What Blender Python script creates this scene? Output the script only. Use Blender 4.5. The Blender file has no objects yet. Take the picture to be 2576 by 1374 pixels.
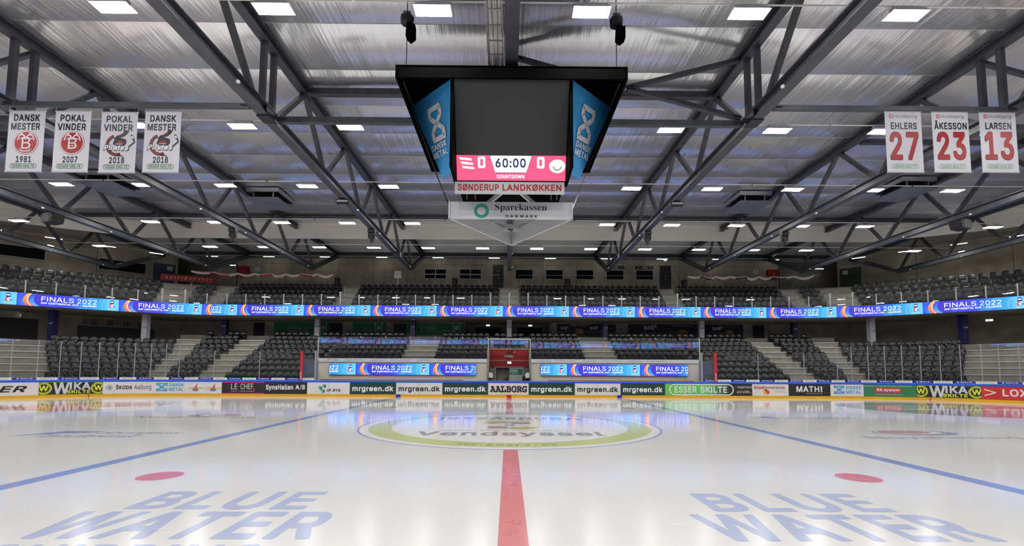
import bpy, math, random
from mathutils import Vector, Matrix
from mathutils.geometry import tessellate_polygon
random.seed(7)
PI = math.pi
S = bpy.context.scene
C = S.collection

# ------------------------------------------------------------------ camera, world, exposure
cam = bpy.data.cameras.new('camera')
camo = bpy.data.objects.new('camera', cam)
C.objects.link(camo)
S.camera = camo
cam.sensor_fit = 'HORIZONTAL'
cam.sensor_width = 36.0
cam.lens = 36.0 * 1151.35 / 2576.0
cam.shift_y = (858.5 - 687.0) / 2576.0
cam.clip_start, cam.clip_end = 0.05, 300
camo.matrix_world = (Matrix.Translation((-0.0543, 0.0, 1.653)) @ Matrix.Rotation(-0.0077, 4, 'Z')
                     @ Matrix.Rotation(PI / 2 + 0.0669, 4, 'X') @ Matrix.Rotation(0.0043, 4, 'Z'))
w = bpy.data.worlds.new('hall_air')
S.world = w
w.use_nodes = True
w.node_tree.nodes['Background'].inputs[0].default_value = (0.5, 0.52, 0.56, 1)
w.node_tree.nodes['Background'].inputs[1].default_value = 0.02
S.view_settings.view_transform = 'Standard'
S.view_settings.look = 'None'
S.view_settings.gamma = 1.0
S.view_settings.use_curve_mapping = False
S.view_settings.exposure = 0.0
LAMP = 87.0        # radiance of the high bay lamps
TUBE = 9.0         # radiance of the tube lights
LED = 1.45          # radiance scale of the LED screens

# ------------------------------------------------------------------ helpers
def lin(c):
    out = []
    for x in c[:3]:
        x = x / 255.0
        out.append(x / 12.92 if x <= 0.04045 else ((x + 0.055) / 1.055) ** 2.4)
    return tuple(out)

MATS = {}
def mat(name, col=(128, 128, 128), rough=0.5, metal=0.0, emit=None, strength=1.0, spec=0.5):
    if name in MATS: return MATS[name]
    m = bpy.data.materials.new(name); m.use_nodes = True
    b = m.node_tree.nodes['Principled BSDF']
    b.inputs['Base Color'].default_value = (*lin(col), 1)
    b.inputs['Roughness'].default_value = rough
    b.inputs['Metallic'].default_value = metal
    b.inputs['Specular IOR Level'].default_value = spec
    if emit:
        b.inputs['Emission Color'].default_value = (*lin(emit), 1)
        b.inputs['Emission Strength'].default_value = strength
    MATS[name] = m
    return m

def noisy(name, col, col2, scale=6.0, rough=0.7, bump=0.0, stretch=(1, 1, 1), detail=4.0, metal=0.0, lo=0.35, hi=0.65):
    """procedural material: two colours mixed by noise, optional bump"""
    if name in MATS: return MATS[name]
    m = mat(name, col, rough, metal)
    nt = m.node_tree; N = nt.nodes; L = nt.links
    b = N['Principled BSDF']
    tc = N.new('ShaderNodeTexCoord'); mp = N.new('ShaderNodeMapping')
    mp.inputs['Scale'].default_value = stretch
    nz = N.new('ShaderNodeTexNoise'); nz.inputs['Scale'].default_value = scale; nz.inputs['Detail'].default_value = detail
    rp = N.new('ShaderNodeValToRGB')
    rp.color_ramp.elements[0].position = lo; rp.color_ramp.elements[1].position = hi
    rp.color_ramp.elements[0].color = (*lin(col), 1); rp.color_ramp.elements[1].color = (*lin(col2), 1)
    L.new(tc.outputs['Object'], mp.inputs[0]); L.new(mp.outputs[0], nz.inputs[0])
    L.new(nz.outputs[0], rp.inputs[0]); L.new(rp.outputs[0], b.inputs['Base Color'])
    if bump:
        bp = N.new('ShaderNodeBump'); bp.inputs['Strength'].default_value = bump; bp.inputs['Distance'].default_value = 0.02
        L.new(nz.outputs[0], bp.inputs['Height']); L.new(bp.outputs[0], b.inputs['Normal'])
    return m

def attr_mat(name, rough=0.5, emit=0.0, spec=0.5):
    """flat print: the colour comes from the mesh's own colour attribute"""
    if name in MATS: return MATS[name]
    m = mat(name, (128, 128, 128), rough, spec=spec)
    nt = m.node_tree; b = nt.nodes['Principled BSDF']
    a = nt.nodes.new('ShaderNodeAttribute'); a.attribute_name = 'Col'
    if emit:
        b.inputs['Base Color'].default_value = (0.01, 0.01, 0.01, 1)
        nt.links.new(a.outputs['Color'], b.inputs['Emission Color'])
        b.inputs['Emission Strength'].default_value = emit
        m.cycles.emission_sampling = 'FRONT_BACK'
    else:
        nt.links.new(a.outputs['Color'], b.inputs['Base Color'])
    return m

def link(name, data, parent=None, loc=(0, 0, 0), rz=0.0):
    o = bpy.data.objects.new(name, data)
    o.location = loc
    o.rotation_euler = (0, 0, rz)
    if parent is not None: o.parent = parent
    C.objects.link(o)
    return o

def tag(o, label=None, cat=None, group=None, kind=None):
    if label: o['label'] = label
    if cat: o['category'] = cat
    if group: o['group'] = group
    if kind: o['kind'] = kind
    return o

def thing(name, label, cat, loc=(0, 0, 0), rz=0.0, group=None):
    return tag(link(name, None, None, loc, rz), label, cat, group)

class MB:
    """collects geometry, builds one mesh"""
    def __init__(s): s.v = []; s.f = []; s.m = []
    def add(s, vs, fs, m=0):
        n = len(s.v); s.v += [tuple(p) for p in vs]
        for f in fs: s.f.append([i + n for i in f]); s.m.append(m)
        return s
    def box(s, x0, x1, y0, y1, z0, z1, m=0):
        return s.add([(x0, y0, z0), (x1, y0, z0), (x1, y1, z0), (x0, y1, z0), (x0, y0, z1), (x1, y0, z1), (x1, y1, z1), (x0, y1, z1)],
                     [(0, 3, 2, 1), (4, 5, 6, 7), (0, 1, 5, 4), (1, 2, 6, 5), (2, 3, 7, 6), (3, 0, 4, 7)], m)
    def prof(s, p0, p1, pts, m=0, up=(0, 0, 1)):
        """extrude a 2D profile (side, up) from p0 to p1"""
        p0 = Vector(p0); p1 = Vector(p1); d = (p1 - p0).normalized(); u = Vector(up)
        if abs(d.dot(u)) > 0.98: u = Vector((0, 1, 0))
        r = d.cross(u).normalized(); u = r.cross(d).normalized(); n = len(pts)
        vs = [p0 + r * a + u * b for a, b in pts] + [p1 + r * a + u * b for a, b in pts]
        fs = [(i, (i + 1) % n, (i + 1) % n + n, i + n) for i in range(n)] + [tuple(range(n))[::-1], tuple(range(n, 2 * n))]
        return s.add(vs, fs, m)
    def bar(s, p0, p1, wd, h=None, m=0, up=(0, 0, 1)):
        h = wd if h is None else h
        a, b = wd / 2, h / 2
        return s.prof(p0, p1, [(-a, -b), (a, -b), (a, b), (-a, b)], m, up)
    def tube(s, p0, p1, r, n=6, m=0):
        return s.prof(p0, p1, [(r * math.cos(2 * PI * i / n), r * math.sin(2 * PI * i / n)) for i in range(n)], m)
    def ibeam(s, p0, p1, wd, h, t=0.03, tw=0.04, m=0):
        a, b = wd / 2, h / 2
        return s.prof(p0, p1, [(-a, -b), (a, -b), (a, -b + t), (tw / 2, -b + t), (tw / 2, b - t), (a, b - t), (a, b), (-a, b),
                               (-a, b - t), (-tw / 2, b - t), (-tw / 2, -b + t), (-a, -b + t)], m)
    def quad3(s, a, b, c, d, th, m=0):
        """thin slab on four corners"""
        a, b, c, d = map(Vector, (a, b, c, d)); n = (b - a).cross(d - a).normalized() * th
        vs = [a, b, c, d, a + n, b + n, c + n, d + n]
        return s.add(vs, [(0, 3, 2, 1), (4, 5, 6, 7), (0, 1, 5, 4), (1, 2, 6, 5), (2, 3, 7, 6), (3, 0, 4, 7)], m)
    def lathe(s, prof, n=10, c=(0, 0, 0), m=0):
        vs = []; k = len(prof)
        for i in range(n):
            a = 2 * PI * i / n
            vs += [(c[0] + r * math.cos(a), c[1] + r * math.sin(a), c[2] + z) for r, z in prof]
        fs = []
        for i in range(n):
            j = (i + 1) % n
            fs += [(i * k + q, j * k + q, j * k + q + 1, i * k + q + 1) for q in range(k - 1)]
        fs += [tuple(i * k + k - 1 for i in range(n)), tuple(i * k for i in range(n))[::-1]]
        return s.add(vs, fs, m)
    def mesh(s, name, mats, smooth=False):
        me = bpy.data.meshes.new(name)
        me.from_pydata(s.v, [], s.f)
        if not isinstance(mats, (list, tuple)): mats = [mats]
        for q in mats: me.materials.append(q)
        if len(mats) > 1: me.polygons.foreach_set('material_index', s.m)
        if smooth: me.polygons.foreach_set('use_smooth', [True] * len(s.f))
        me.update()
        return me
    def build(s, name, mats, parent=None, loc=(0, 0, 0), rz=0.0, smooth=False):
        return link(name, s.mesh(name, mats, smooth), parent, loc, rz)

TXT = {}
# letter outlines, 200 units to the em: advance width and contours; b bold, s serif, m slab forms carry a prefix
GLYPHS = {'!': (39, '19,-1 23,0 25,1 29,7 28,12 23,17 16,17 12,14 10,9 12,3 16,0|13,32 26,32 26,102 13,102'),
'b!': (48, '19,-6 25,-5 30,-3 33,1 34,7 33,16 31,19 28,21 23,22 16,22 9,20 7,17 5,9 6,3 8,-2 11,-4|13,27 26,27 30,28 31,32 31,102 30,106 26,107 13,107 9,106 8,102 8,32 9,28'),
'&': (90, '38,-1 48,-1 52,0 66,8 73,0 88,0 74,17 77,23 81,35 82,45 70,45 69,36 67,30 65,27 44,53 55,62 61,68 63,73 65,82 62,92 53,100 41,103 32,102 27,100 18,91 15,81 17,69 27,55 14,44 9,38 7,33 8,20 11,12 22,2|38,9 29,11 24,15 22,18 19,26 20,31 22,35 34,45 36,44 58,18 58,17 54,14 45,10|36,62 31,69 29,73 27,79 28,83 30,88 34,91 36,92 45,91 49,89 52,85 52,77 51,75 47,70 45,69 43,67'),
'b&': (99, '38,-6 48,-6 52,-5 59,-3 64,0 65,0 69,-4 71,-5 88,-5 92,-4 93,0 92,5 81,18 86,35 87,43 86,49 82,50 70,50 66,49 64,39 53,52 65,63 68,68 70,82 67,96 58,104 49,107 41,108 31,107 22,104 14,96 11,87 10,79 13,64 18,56 14,53 5,43 2,33 2,20 4,14 6,8 17,-2 29,-5|39,14 33,16 26,21 25,26 26,31 33,37 35,35 49,19 43,15|38,70 35,73 33,80 36,85 38,87 41,87 44,85 47,82 47,79 42,74 40,73'),
',': (38, '8,-24 17,-24 27,14 14,14'),
'-': (91, '23,38 67,38 67,49 23,49'),
'b-': (100, '23,33 67,33 71,34 72,38 72,49 71,53 67,54 23,54 19,53 18,49 18,36 19,34'),
'.': (38, '19,-1 23,0 28,5 28,12 23,17 16,17 12,14 11,11 10,8 11,5 14,1'),
'b.': (47, '19,-6 28,-4 32,0 33,5 33,14 31,19 28,21 23,22 16,22 11,21 8,19 6,16 5,8 7,0 11,-4'),
'/': (50, '3,-15 14,-15 14,-14 47,107 36,107 36,106'),
'0': (91, '43,-1 56,0 65,5 72,12 78,25 80,35 81,48 80,68 77,79 72,89 65,97 61,100 56,102 47,103 35,102 26,97 19,89 14,78 11,67 10,53 11,35 14,24 19,12 26,5 34,0|44,10 38,11 28,21 25,29 23,38 22,53 24,69 28,81 38,91 46,92 52,91 57,88 63,81 66,72 68,64 69,49 66,30 63,21 57,14 52,11'),
'b0': (100, '43,-6 54,-6 61,-4 70,1 76,7 81,18 83,23 85,35 86,48 85,70 81,84 76,94 69,102 61,106 47,108 37,108 30,106 22,102 15,94 9,80 6,67 5,53 6,34 9,19 14,8 22,0 30,-4|44,15 42,16 39,18 32,26 28,38 27,53 29,69 32,77 42,86 46,87 48,86 53,83 59,76 63,64 64,49 62,33 59,25 53,19 49,16'),
'1': (91, '15,0 78,0 78,11 55,11 55,102 40,102 17,85 17,72 42,90 42,11 15,11'),
'b1': (100, '15,-5 78,-5 82,-4 83,0 83,11 82,15 78,16 60,16 60,102 59,106 55,107 40,107 35,106 13,89 12,85 12,72 13,68 17,67 22,68 37,79 37,16 15,16 11,15 10,11 10,-2 11,-4'),
'2': (91, '13,0 78,0 78,11 31,11 31,12 67,52 71,58 76,69 75,81 72,89 66,96 60,100 54,102 47,103 36,102 22,95 16,87 14,81 13,72 25,72 26,78 28,83 34,89 44,92 55,90 62,83 64,75 64,70 60,61 52,51 13,9'),
'b2': (100, '13,-5 78,-5 82,-4 83,0 83,11 82,15 78,16 43,16 71,47 76,55 81,67 81,81 77,92 71,100 64,104 56,107 47,108 34,107 25,104 18,100 12,91 10,86 8,79 8,72 9,68 13,67 25,67 29,68 31,75 34,82 38,85 44,87 51,86 58,80 59,75 59,72 56,65 48,55 9,14 8,9 8,-2 9,-4'),
'3': (91, '35,-1 49,-1 62,2 68,6 74,13 77,22 79,30 77,38 73,45 69,51 62,55 54,58 44,58 74,92 74,102 14,102 14,90 58,90 31,60 31,50 41,50 49,49 55,47 59,44 63,39 66,30 65,23 63,19 55,12 45,10 38,10 29,14 25,17 23,21 22,26 9,26 10,18 14,11 21,5 27,2'),
'b3': (100, '35,-6 52,-6 67,-2 72,2 79,9 84,28 81,43 78,49 73,56 67,59 56,62 57,64 78,87 79,92 79,102 78,106 74,107 14,107 10,106 9,102 9,90 10,86 14,85 45,85 27,65 26,60 26,50 27,46 31,45 41,45 51,43 57,38 61,30 60,26 59,23 52,17 45,15 40,15 33,18 29,22 26,30 22,31 9,31 5,30 4,26 4,19 6,13 9,7 15,2 22,-2'),
'4': (91, '56,0 69,0 69,21 83,21 83,33 69,33 69,64 56,64 56,33 22,33 62,102 49,102 8,33 8,21 56,21'),
'b4': (100, '56,-5 69,-5 73,-4 74,0 74,16 83,16 87,17 88,21 88,33 87,37 83,38 74,38 74,64 73,68 69,69 56,69 52,68 51,64 51,38 32,38 66,97 67,100 66,106 62,107 49,107 45,106 44,105 4,37 3,32 3,21 4,17 8,16 51,16 51,0 52,-4'),
'5': (91, '43,-1 56,1 62,3 70,9 74,15 77,23 78,41 73,52 70,56 64,61 58,65 54,66 45,67 35,65 31,63 27,60 30,90 73,90 73,102 19,102 13,51 26,49 29,52 34,54 50,55 60,48 63,44 65,38 66,31 65,26 63,20 59,15 49,11 39,10 35,12 25,22 24,26 12,26 13,18 17,12 23,5 29,2'),
'b5': (100, '43,-6 52,-6 61,-4 67,-1 74,5 78,10 81,18 83,31 83,41 81,50 77,57 72,63 64,68 58,70 47,72 33,70 35,85 73,85 77,86 78,90 78,102 77,106 73,107 19,107 15,106 13,101 8,52 9,47 26,44 31,45 33,48 37,50 47,50 54,45 59,40 60,36 61,31 59,26 56,21 52,18 45,15 41,15 36,18 29,26 28,30 24,31 12,31 8,30 7,25 8,17 13,7 18,1 24,-3'),
'6': (91, '44,-1 54,0 62,3 68,7 74,15 77,23 78,33 77,40 74,48 67,56 62,60 56,62 52,63 46,63 35,59 64,102 50,102 49,101 20,57 16,48 14,41 13,33 14,23 17,15 21,9 28,3 36,0|40,10 32,15 28,20 25,31 26,38 28,43 35,50 44,53 51,52 59,48 63,43 65,37 65,24 63,20 61,17 51,10'),
'b6': (100, '44,-6 59,-4 67,-1 72,3 78,10 81,16 83,23 83,29 83,39 78,53 68,63 58,67 49,68 53,76 68,97 69,102 68,106 64,107 50,107 45,106 16,62 12,53 9,41 8,31 9,21 12,11 17,5 24,-2 34,-5|43,15 36,20 32,24 30,33 32,39 36,44 40,46 46,48 52,46 59,39 60,36 60,27 59,24 55,20 48,15'),
'7': (91, '19,0 33,0 78,90 78,102 12,102 12,90 65,90'),
'b7': (100, '19,-5 33,-5 38,-4 82,85 83,90 83,102 82,106 78,107 12,107 8,106 7,102 7,90 8,86 12,85 56,85 15,5 14,0 15,-4'),
'8': (91, '44,-1 56,0 63,2 76,12 79,19 80,26 79,34 77,39 74,44 69,49 60,53 60,53 67,56 69,58 72,62 75,68 76,77 75,83 73,89 61,100 55,102 47,103 38,102 29,100 17,89 15,83 14,77 15,68 24,56 31,53 25,51 16,44 13,39 10,28 11,19 15,12 21,6 28,2|39,10 33,12 26,18 23,29 26,38 29,42 35,45 46,47 57,45 62,41 67,33 67,23 65,18 57,12 52,10|40,58 36,60 29,66 27,70 27,80 30,85 35,90 44,92 55,90 62,83 64,76 63,70 59,63 55,60 50,58'),
'b8': (100, '44,-6 56,-5 67,-3 69,-1 81,8 83,14 85,26 84,35 82,43 78,49 73,53 73,54 76,57 79,63 81,75 80,84 77,93 66,104 56,107 47,108 36,107 24,104 13,94 10,85 9,75 11,63 18,54 12,49 9,44 5,28 7,14 10,8 17,2 23,-3|40,15 37,16 30,23 28,29 30,34 34,38 39,41 46,42 53,40 57,37 62,30 61,23 51,15|42,63 40,64 33,71 32,78 34,81 39,86 44,87 51,86 58,80 59,74 55,68 51,64 49,63'),
'9': (91, '26,0 40,0 41,1 64,35 75,55 77,63 78,71 77,79 74,87 68,95 62,99 54,102 43,103 36,102 29,99 21,93 17,87 14,79 13,71 14,61 17,53 22,46 27,43 35,40 48,39 54,42|40,49 34,52 28,59 25,69 26,76 31,86 35,89 44,92 51,91 59,87 63,82 65,76 65,64 63,59 56,51 51,49'),
'b9': (100, '26,-5 40,-5 45,-4 68,30 80,50 83,68 83,77 81,86 78,92 72,99 67,103 59,106 43,108 31,106 25,104 17,97 13,92 10,84 8,71 8,63 10,56 16,44 22,39 28,36 35,35 42,34 22,5 21,0 22,-4|42,54 38,56 32,63 31,67 30,71 32,76 35,81 40,85 46,87 52,85 56,81 60,75 60,65 57,60 52,55 50,54'),
':': (38, '19,-1 23,0 28,5 28,12 23,17 16,17 12,14 11,11 10,8 11,5 14,1|18,54 23,55 28,60 28,67 23,72 16,72 12,69 11,66 10,63 11,60 14,56'),
'b:': (47, '19,-6 28,-4 32,0 33,5 33,14 31,19 28,21 23,22 16,22 11,21 8,19 6,16 5,8 7,0 11,-4|18,49 28,51 32,55 33,60 33,69 31,74 28,76 23,77 14,77 9,75 7,72 5,64 7,55 11,51'),
'>': (91, '13,3 77,36 77,44 13,77 13,63 62,40 62,40 54,36 13,16'),
'A': (96, '3,0 17,0 27,28 69,28 79,0 93,0 55,102 40,102|31,40 40,67 44,76 48,90 56,64 64,40'),
'bA': (105, '3,-5 17,-5 22,-4 31,23 65,23 75,-4 79,-5 93,-5 97,-4 98,0 97,7 59,106 55,107 40,107 35,106 -1,5 -2,0 -1,-4|39,45 44,63 48,71 56,45'),
'B': (91, '12,0 51,0 61,1 69,4 75,8 80,13 83,20 84,26 83,35 80,41 74,49 67,51 63,52 63,53 71,57 75,60 79,69 80,74 79,82 76,88 73,93 66,98 58,101 50,102 12,102|25,11 25,46 56,46 61,44 68,37 70,31 71,26 70,21 66,16 59,13 50,11|25,57 25,90 53,90 57,89 64,85 66,80 67,70 65,65 58,59 49,57'),
'bB': (100, '12,-5 51,-5 61,-4 74,0 80,4 84,8 87,14 89,21 89,26 89,34 87,40 84,46 77,54 80,56 83,64 85,74 85,81 83,87 80,93 77,98 71,102 60,106 50,107 12,107 8,106 7,102 7,0 8,-4|31,16 30,41 55,41 60,38 64,32 66,28 65,25 61,20 50,16|31,62 30,85 54,84 58,82 61,78 62,71 61,70 54,63 49,62'),
'C': (102, '51,-1 62,-1 69,1 75,4 85,11 91,19 95,31 95,32 82,32 78,23 74,18 63,12 59,11 46,12 37,15 29,22 25,29 22,41 21,53 22,64 25,73 29,80 37,86 46,90 59,91 63,90 71,86 76,82 78,79 82,70 95,70 90,84 80,94 74,99 62,103 41,102 30,97 24,92 20,88 14,79 10,67 8,52 10,35 13,27 14,23 20,14 32,4 41,0'),
'bC': (111, '51,-6 62,-6 74,-3 80,0 89,7 95,15 100,31 99,36 97,37 82,37 78,36 74,27 70,22 59,16 52,16 47,17 41,19 34,26 29,33 27,41 26,49 27,61 29,69 35,78 48,85 59,86 67,82 74,75 78,66 82,65 95,65 99,66 100,72 94,89 80,102 74,105 62,108 51,108 36,106 25,101 19,96 16,93 10,84 5,68 3,52 5,35 8,22 10,18 16,9 25,1 34,-3 41,-5'),
'D': (100, '12,0 45,0 59,2 70,6 81,15 87,24 91,38 92,54 91,67 86,79 81,87 71,96 60,100 46,102 12,102|25,11 25,90 53,89 64,86 72,79 76,72 79,63 80,49 79,39 76,30 72,23 64,16 55,13 44,11'),
'bD': (109, '12,-5 45,-5 63,-2 75,2 85,10 91,19 95,31 97,38 97,54 96,67 91,83 85,92 76,100 61,105 46,107 12,107 8,106 7,102 7,0 8,-4|31,16 30,85 53,84 60,82 67,75 72,68 74,60 75,49 74,42 72,34 67,27 60,20 44,16'),
'E': (84, '12,0 75,0 75,11 25,11 25,46 71,46 71,57 25,57 25,90 74,90 74,102 12,102'),
'bE': (93, '12,-5 75,-5 79,-4 80,0 80,11 79,15 75,16 30,16 30,41 71,41 75,42 76,46 76,57 75,61 71,62 30,62 30,85 74,85 78,86 79,90 79,102 78,106 74,107 12,107 8,106 7,102 7,0 8,-4'),
'F': (82, '12,0 25,0 25,44 69,44 69,56 25,56 25,90 74,90 74,102 12,102'),
'bF': (91, '12,-5 25,-5 29,-4 30,0 30,39 69,39 73,40 74,42 74,56 73,60 69,61 30,61 30,85 74,85 78,86 79,90 79,102 78,106 74,107 12,107 8,106 7,102 7,0 8,-4'),
'G': (104, '52,-1 65,0 75,4 83,9 90,18 94,28 96,39 96,51 57,51 57,40 83,40 82,31 76,20 69,14 62,11 47,12 37,15 29,22 25,29 22,41 21,53 22,64 25,73 29,80 38,87 46,90 59,91 63,90 67,88 75,82 82,70 95,70 93,77 90,83 86,89 81,94 74,99 62,103 41,102 30,97 20,88 14,79 9,67 9,63 8,49 9,36 15,22 20,14 30,5 41,0'),
'bG': (113, '52,-6 63,-6 70,-4 80,0 88,5 95,14 98,23 101,39 101,51 100,55 96,56 57,56 53,55 52,53 52,40 53,36 57,35 77,35 75,29 69,22 65,18 60,16 47,17 41,19 36,23 34,26 29,33 27,41 26,49 27,61 29,69 35,78 47,85 59,86 63,84 71,77 78,66 82,65 95,65 99,66 100,71 98,80 94,88 90,94 86,98 80,102 74,105 62,108 41,107 36,106 25,101 16,93 10,84 5,71 3,63 3,49 4,36 5,29 10,17 16,9 25,1 36,-4'),
'H': (103, '12,0 25,0 25,46 78,46 78,0 91,0 91,102 78,102 78,58 25,58 25,102 12,102'),
'bH': (112, '12,-5 25,-5 29,-4 30,0 30,41 73,41 73,0 74,-4 78,-5 91,-5 95,-4 96,0 96,102 95,106 91,107 78,107 74,106 73,102 73,63 30,63 30,102 29,106 25,107 12,107 8,106 7,102 7,0 8,-4'),
'I': (36, '10,0 24,0 24,102 10,102'),
'bI': (45, '10,-5 24,-5 28,-4 29,0 29,102 28,106 24,107 10,107 6,106 5,102 5,0 6,-4'),
'J': (79, '36,-1 50,1 58,6 65,16 67,28 67,102 54,102 54,28 53,21 50,15 44,11 38,10 30,11 24,15 21,21 20,35 7,35 7,28 9,16 14,8 25,1'),
'K': (93, '12,0 25,0 25,33 40,49 74,0 90,0 49,58 90,102 73,102 42,69 39,64 36,62 26,49 25,49 25,102 12,102'),
'bK': (102, '12,-5 25,-5 29,-4 30,0 30,30 39,39 41,37 70,-4 74,-5 90,-5 94,-4 95,0 94,5 57,57 94,97 95,102 94,106 90,107 73,107 69,106 38,74 31,65 30,102 29,106 25,107 12,107 8,106 7,102 7,0 8,-4'),
'L': (79, '12,0 72,0 72,11 25,11 25,102 12,102'),
'bL': (88, '12,-5 72,-5 76,-4 77,0 77,11 76,15 72,16 30,16 30,102 29,106 25,107 12,107 8,106 7,102 7,0 8,-4'),
'M': (126, '12,0 24,0 24,86 26,82 30,68 33,62 57,0 68,0 95,67 96,73 100,82 101,86 101,0 114,0 114,102 95,102 70,38 70,35 68,32 65,21 63,15 59,29 30,102 12,102'),
'bM': (135, '12,-5 24,-5 28,-4 29,0 29,55 53,-4 57,-5 68,-5 73,-4 95,54 96,0 97,-4 101,-5 114,-5 118,-4 119,0 119,102 118,106 114,107 95,107 90,106 63,33 35,106 30,107 12,107 8,106 7,102 7,0 8,-4'),
'N': (105, '12,0 25,0 25,72 24,76 24,86 33,72 35,66 38,62 40,58 76,1 77,0 93,0 93,102 80,102 80,16 74,29 70,34 69,37 28,101 27,102 12,102'),
'bN': (114, '12,-5 25,-5 29,-4 30,0 30,62 34,58 37,51 73,-4 77,-5 93,-5 97,-4 98,0 98,102 97,106 93,107 80,107 76,106 75,102 75,38 72,44 32,106 27,107 12,107 8,106 7,102 7,0 8,-4'),
'O': (107, '51,-1 66,0 77,5 87,14 93,23 97,37 99,52 97,67 93,79 87,88 77,97 66,102 55,103 43,102 30,97 20,88 14,79 10,65 8,50 10,35 14,23 20,14 30,5 41,0|52,11 45,12 37,15 29,22 25,29 22,38 21,53 22,64 24,70 29,80 37,87 45,90 55,91 62,90 70,87 78,80 82,73 85,64 86,49 85,38 83,32 78,22 70,15 62,12'),
'bO': (116, '51,-6 64,-6 71,-4 82,1 91,9 97,18 99,22 102,34 104,50 102,67 99,80 97,84 91,93 82,101 72,106 66,107 55,108 43,108 36,106 25,101 16,93 10,84 8,80 5,68 3,52 5,35 8,22 10,18 16,9 25,1 34,-3 41,-5|52,16 47,17 41,19 34,26 29,33 27,39 26,53 28,66 34,76 42,83 47,85 55,86 60,85 66,83 73,76 78,69 80,63 81,49 79,36 73,26 65,19 60,17'),
'P': (89, '12,0 25,0 25,37 49,37 58,38 66,41 78,53 81,62 82,71 81,78 78,86 72,93 66,97 58,101 53,102 12,102|25,48 25,90 54,90 60,88 65,84 67,79 69,69 67,59 63,53 55,49 51,48'),
'bP': (98, '12,-5 25,-5 29,-4 30,0 30,32 49,32 63,34 71,37 82,48 87,62 87,71 86,80 82,91 76,97 71,101 63,105 49,107 12,107 8,106 7,102 7,0 8,-4|31,53 30,85 53,85 60,80 63,76 64,69 62,62 59,58 51,54'),
'R': (90, '12,0 25,0 25,40 49,40 49,40 71,0 86,0 63,41 63,42 67,43 71,46 78,54 81,62 82,69 81,79 78,87 75,91 67,98 59,101 49,102 12,102|25,51 25,90 55,90 60,88 65,84 67,81 69,69 67,60 63,55 60,53 48,51'),
'bR': (99, '12,-5 25,-5 29,-4 30,0 30,35 46,35 67,-4 71,-5 86,-5 90,-4 91,0 90,5 72,38 82,49 85,57 87,69 86,81 83,91 79,96 72,102 60,106 49,107 12,107 8,106 7,102 7,0 8,-4|31,56 30,85 53,85 59,82 62,78 64,71 63,64 57,58 48,56'),
'S': (89, '43,-2 57,-1 65,2 71,6 77,13 81,19 82,27 81,35 79,40 73,48 67,50 62,53 57,54 52,56 38,60 30,64 24,70 23,76 26,84 33,90 44,92 53,91 60,87 65,82 67,76 80,76 79,84 75,90 70,95 63,100 56,102 47,103 35,102 28,100 20,95 16,91 12,83 10,75 12,66 18,57 26,52 50,44 54,43 64,39 66,36 69,29 68,24 66,18 57,12 52,10 39,10 28,14 22,22 21,27 8,27 9,19 13,12 18,6 34,-1'),
'bS': (98, '43,-7 54,-7 61,-5 69,-3 75,2 81,8 85,15 87,27 86,36 84,44 77,52 71,54 67,57 42,64 34,68 30,72 28,74 30,79 37,85 46,87 50,86 56,83 61,78 63,72 67,71 80,71 84,72 85,77 83,88 79,95 75,99 67,105 56,107 47,108 35,107 24,105 15,99 10,94 8,89 5,73 8,60 13,53 22,47 45,39 52,38 58,35 62,32 64,28 62,23 52,16 40,15 33,18 31,19 27,26 25,31 21,32 8,32 4,31 3,27 5,14 9,7 14,1 29,-5'),
'T': (90, '39,0 51,0 51,90 83,90 83,102 6,102 6,90 39,90'),
'bT': (99, '39,-5 51,-5 55,-4 56,0 56,85 83,85 87,86 88,90 88,102 87,106 83,107 6,107 2,106 1,102 1,90 2,86 6,85 34,85 34,0 35,-4'),
'U': (103, '51,-2 64,0 73,3 80,8 87,16 90,24 91,33 91,102 79,102 79,35 78,29 75,23 71,17 60,11 53,10 44,11 37,14 32,17 28,23 25,35 25,102 12,102 12,33 13,25 17,16 24,8 31,3 40,0'),
'bU': (112, '51,-7 65,-5 78,-1 84,4 92,12 95,23 96,33 96,102 95,106 91,107 79,107 75,106 74,102 73,32 66,21 57,16 53,15 46,16 37,21 32,27 31,31 30,35 30,102 29,106 25,107 12,107 8,106 7,102 7,33 9,20 13,11 20,4 26,-1 39,-5'),
'V': (96, '41,0 56,0 93,102 79,102 58,41 53,27 49,11 41,35 38,41 17,102 3,102'),
'bV': (105, '41,-5 56,-5 61,-4 97,97 98,102 97,106 93,107 79,107 74,106 48,30 45,40 42,46 22,106 17,107 3,107 -1,106 -2,102 -1,95 36,-4'),
'W': (137, '31,0 46,0 46,1 64,64 68,88 70,77 74,66 91,1 91,0 106,0 134,102 121,102 121,101 105,40 103,33 99,11 94,33 92,40 76,102 61,102 61,101 44,35 42,28 39,11 16,101 16,102 3,102'),
'bW': (146, '31,-5 46,-5 50,-4 69,63 70,61 87,-4 91,-5 106,-5 110,-4 138,97 139,101 138,106 134,107 121,107 117,106 101,44 99,37 96,44 80,106 76,107 61,107 57,106 39,35 20,106 16,107 3,107 -1,106 -2,102 -1,97 26,-3 27,-4'),
'X': (95, '4,0 18,0 19,1 47,44 58,26 75,1 76,0 91,0 55,52 89,102 75,102 74,101 50,66 48,60 45,66 38,76 36,80 21,102 6,102 40,52'),
'bX': (104, '4,-5 18,-5 22,-4 39,19 47,32 54,20 72,-4 76,-5 91,-5 95,-4 96,0 95,5 62,52 93,97 94,102 93,106 89,107 75,107 71,106 48,73 25,106 21,107 6,107 2,106 1,102 2,97 32,52 0,5 -1,0 0,-4'),
'Y': (94, '41,0 54,0 54,42 91,102 76,102 75,101 55,68 47,53 44,58 42,64 37,70 19,101 18,102 3,102 41,42'),
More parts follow.
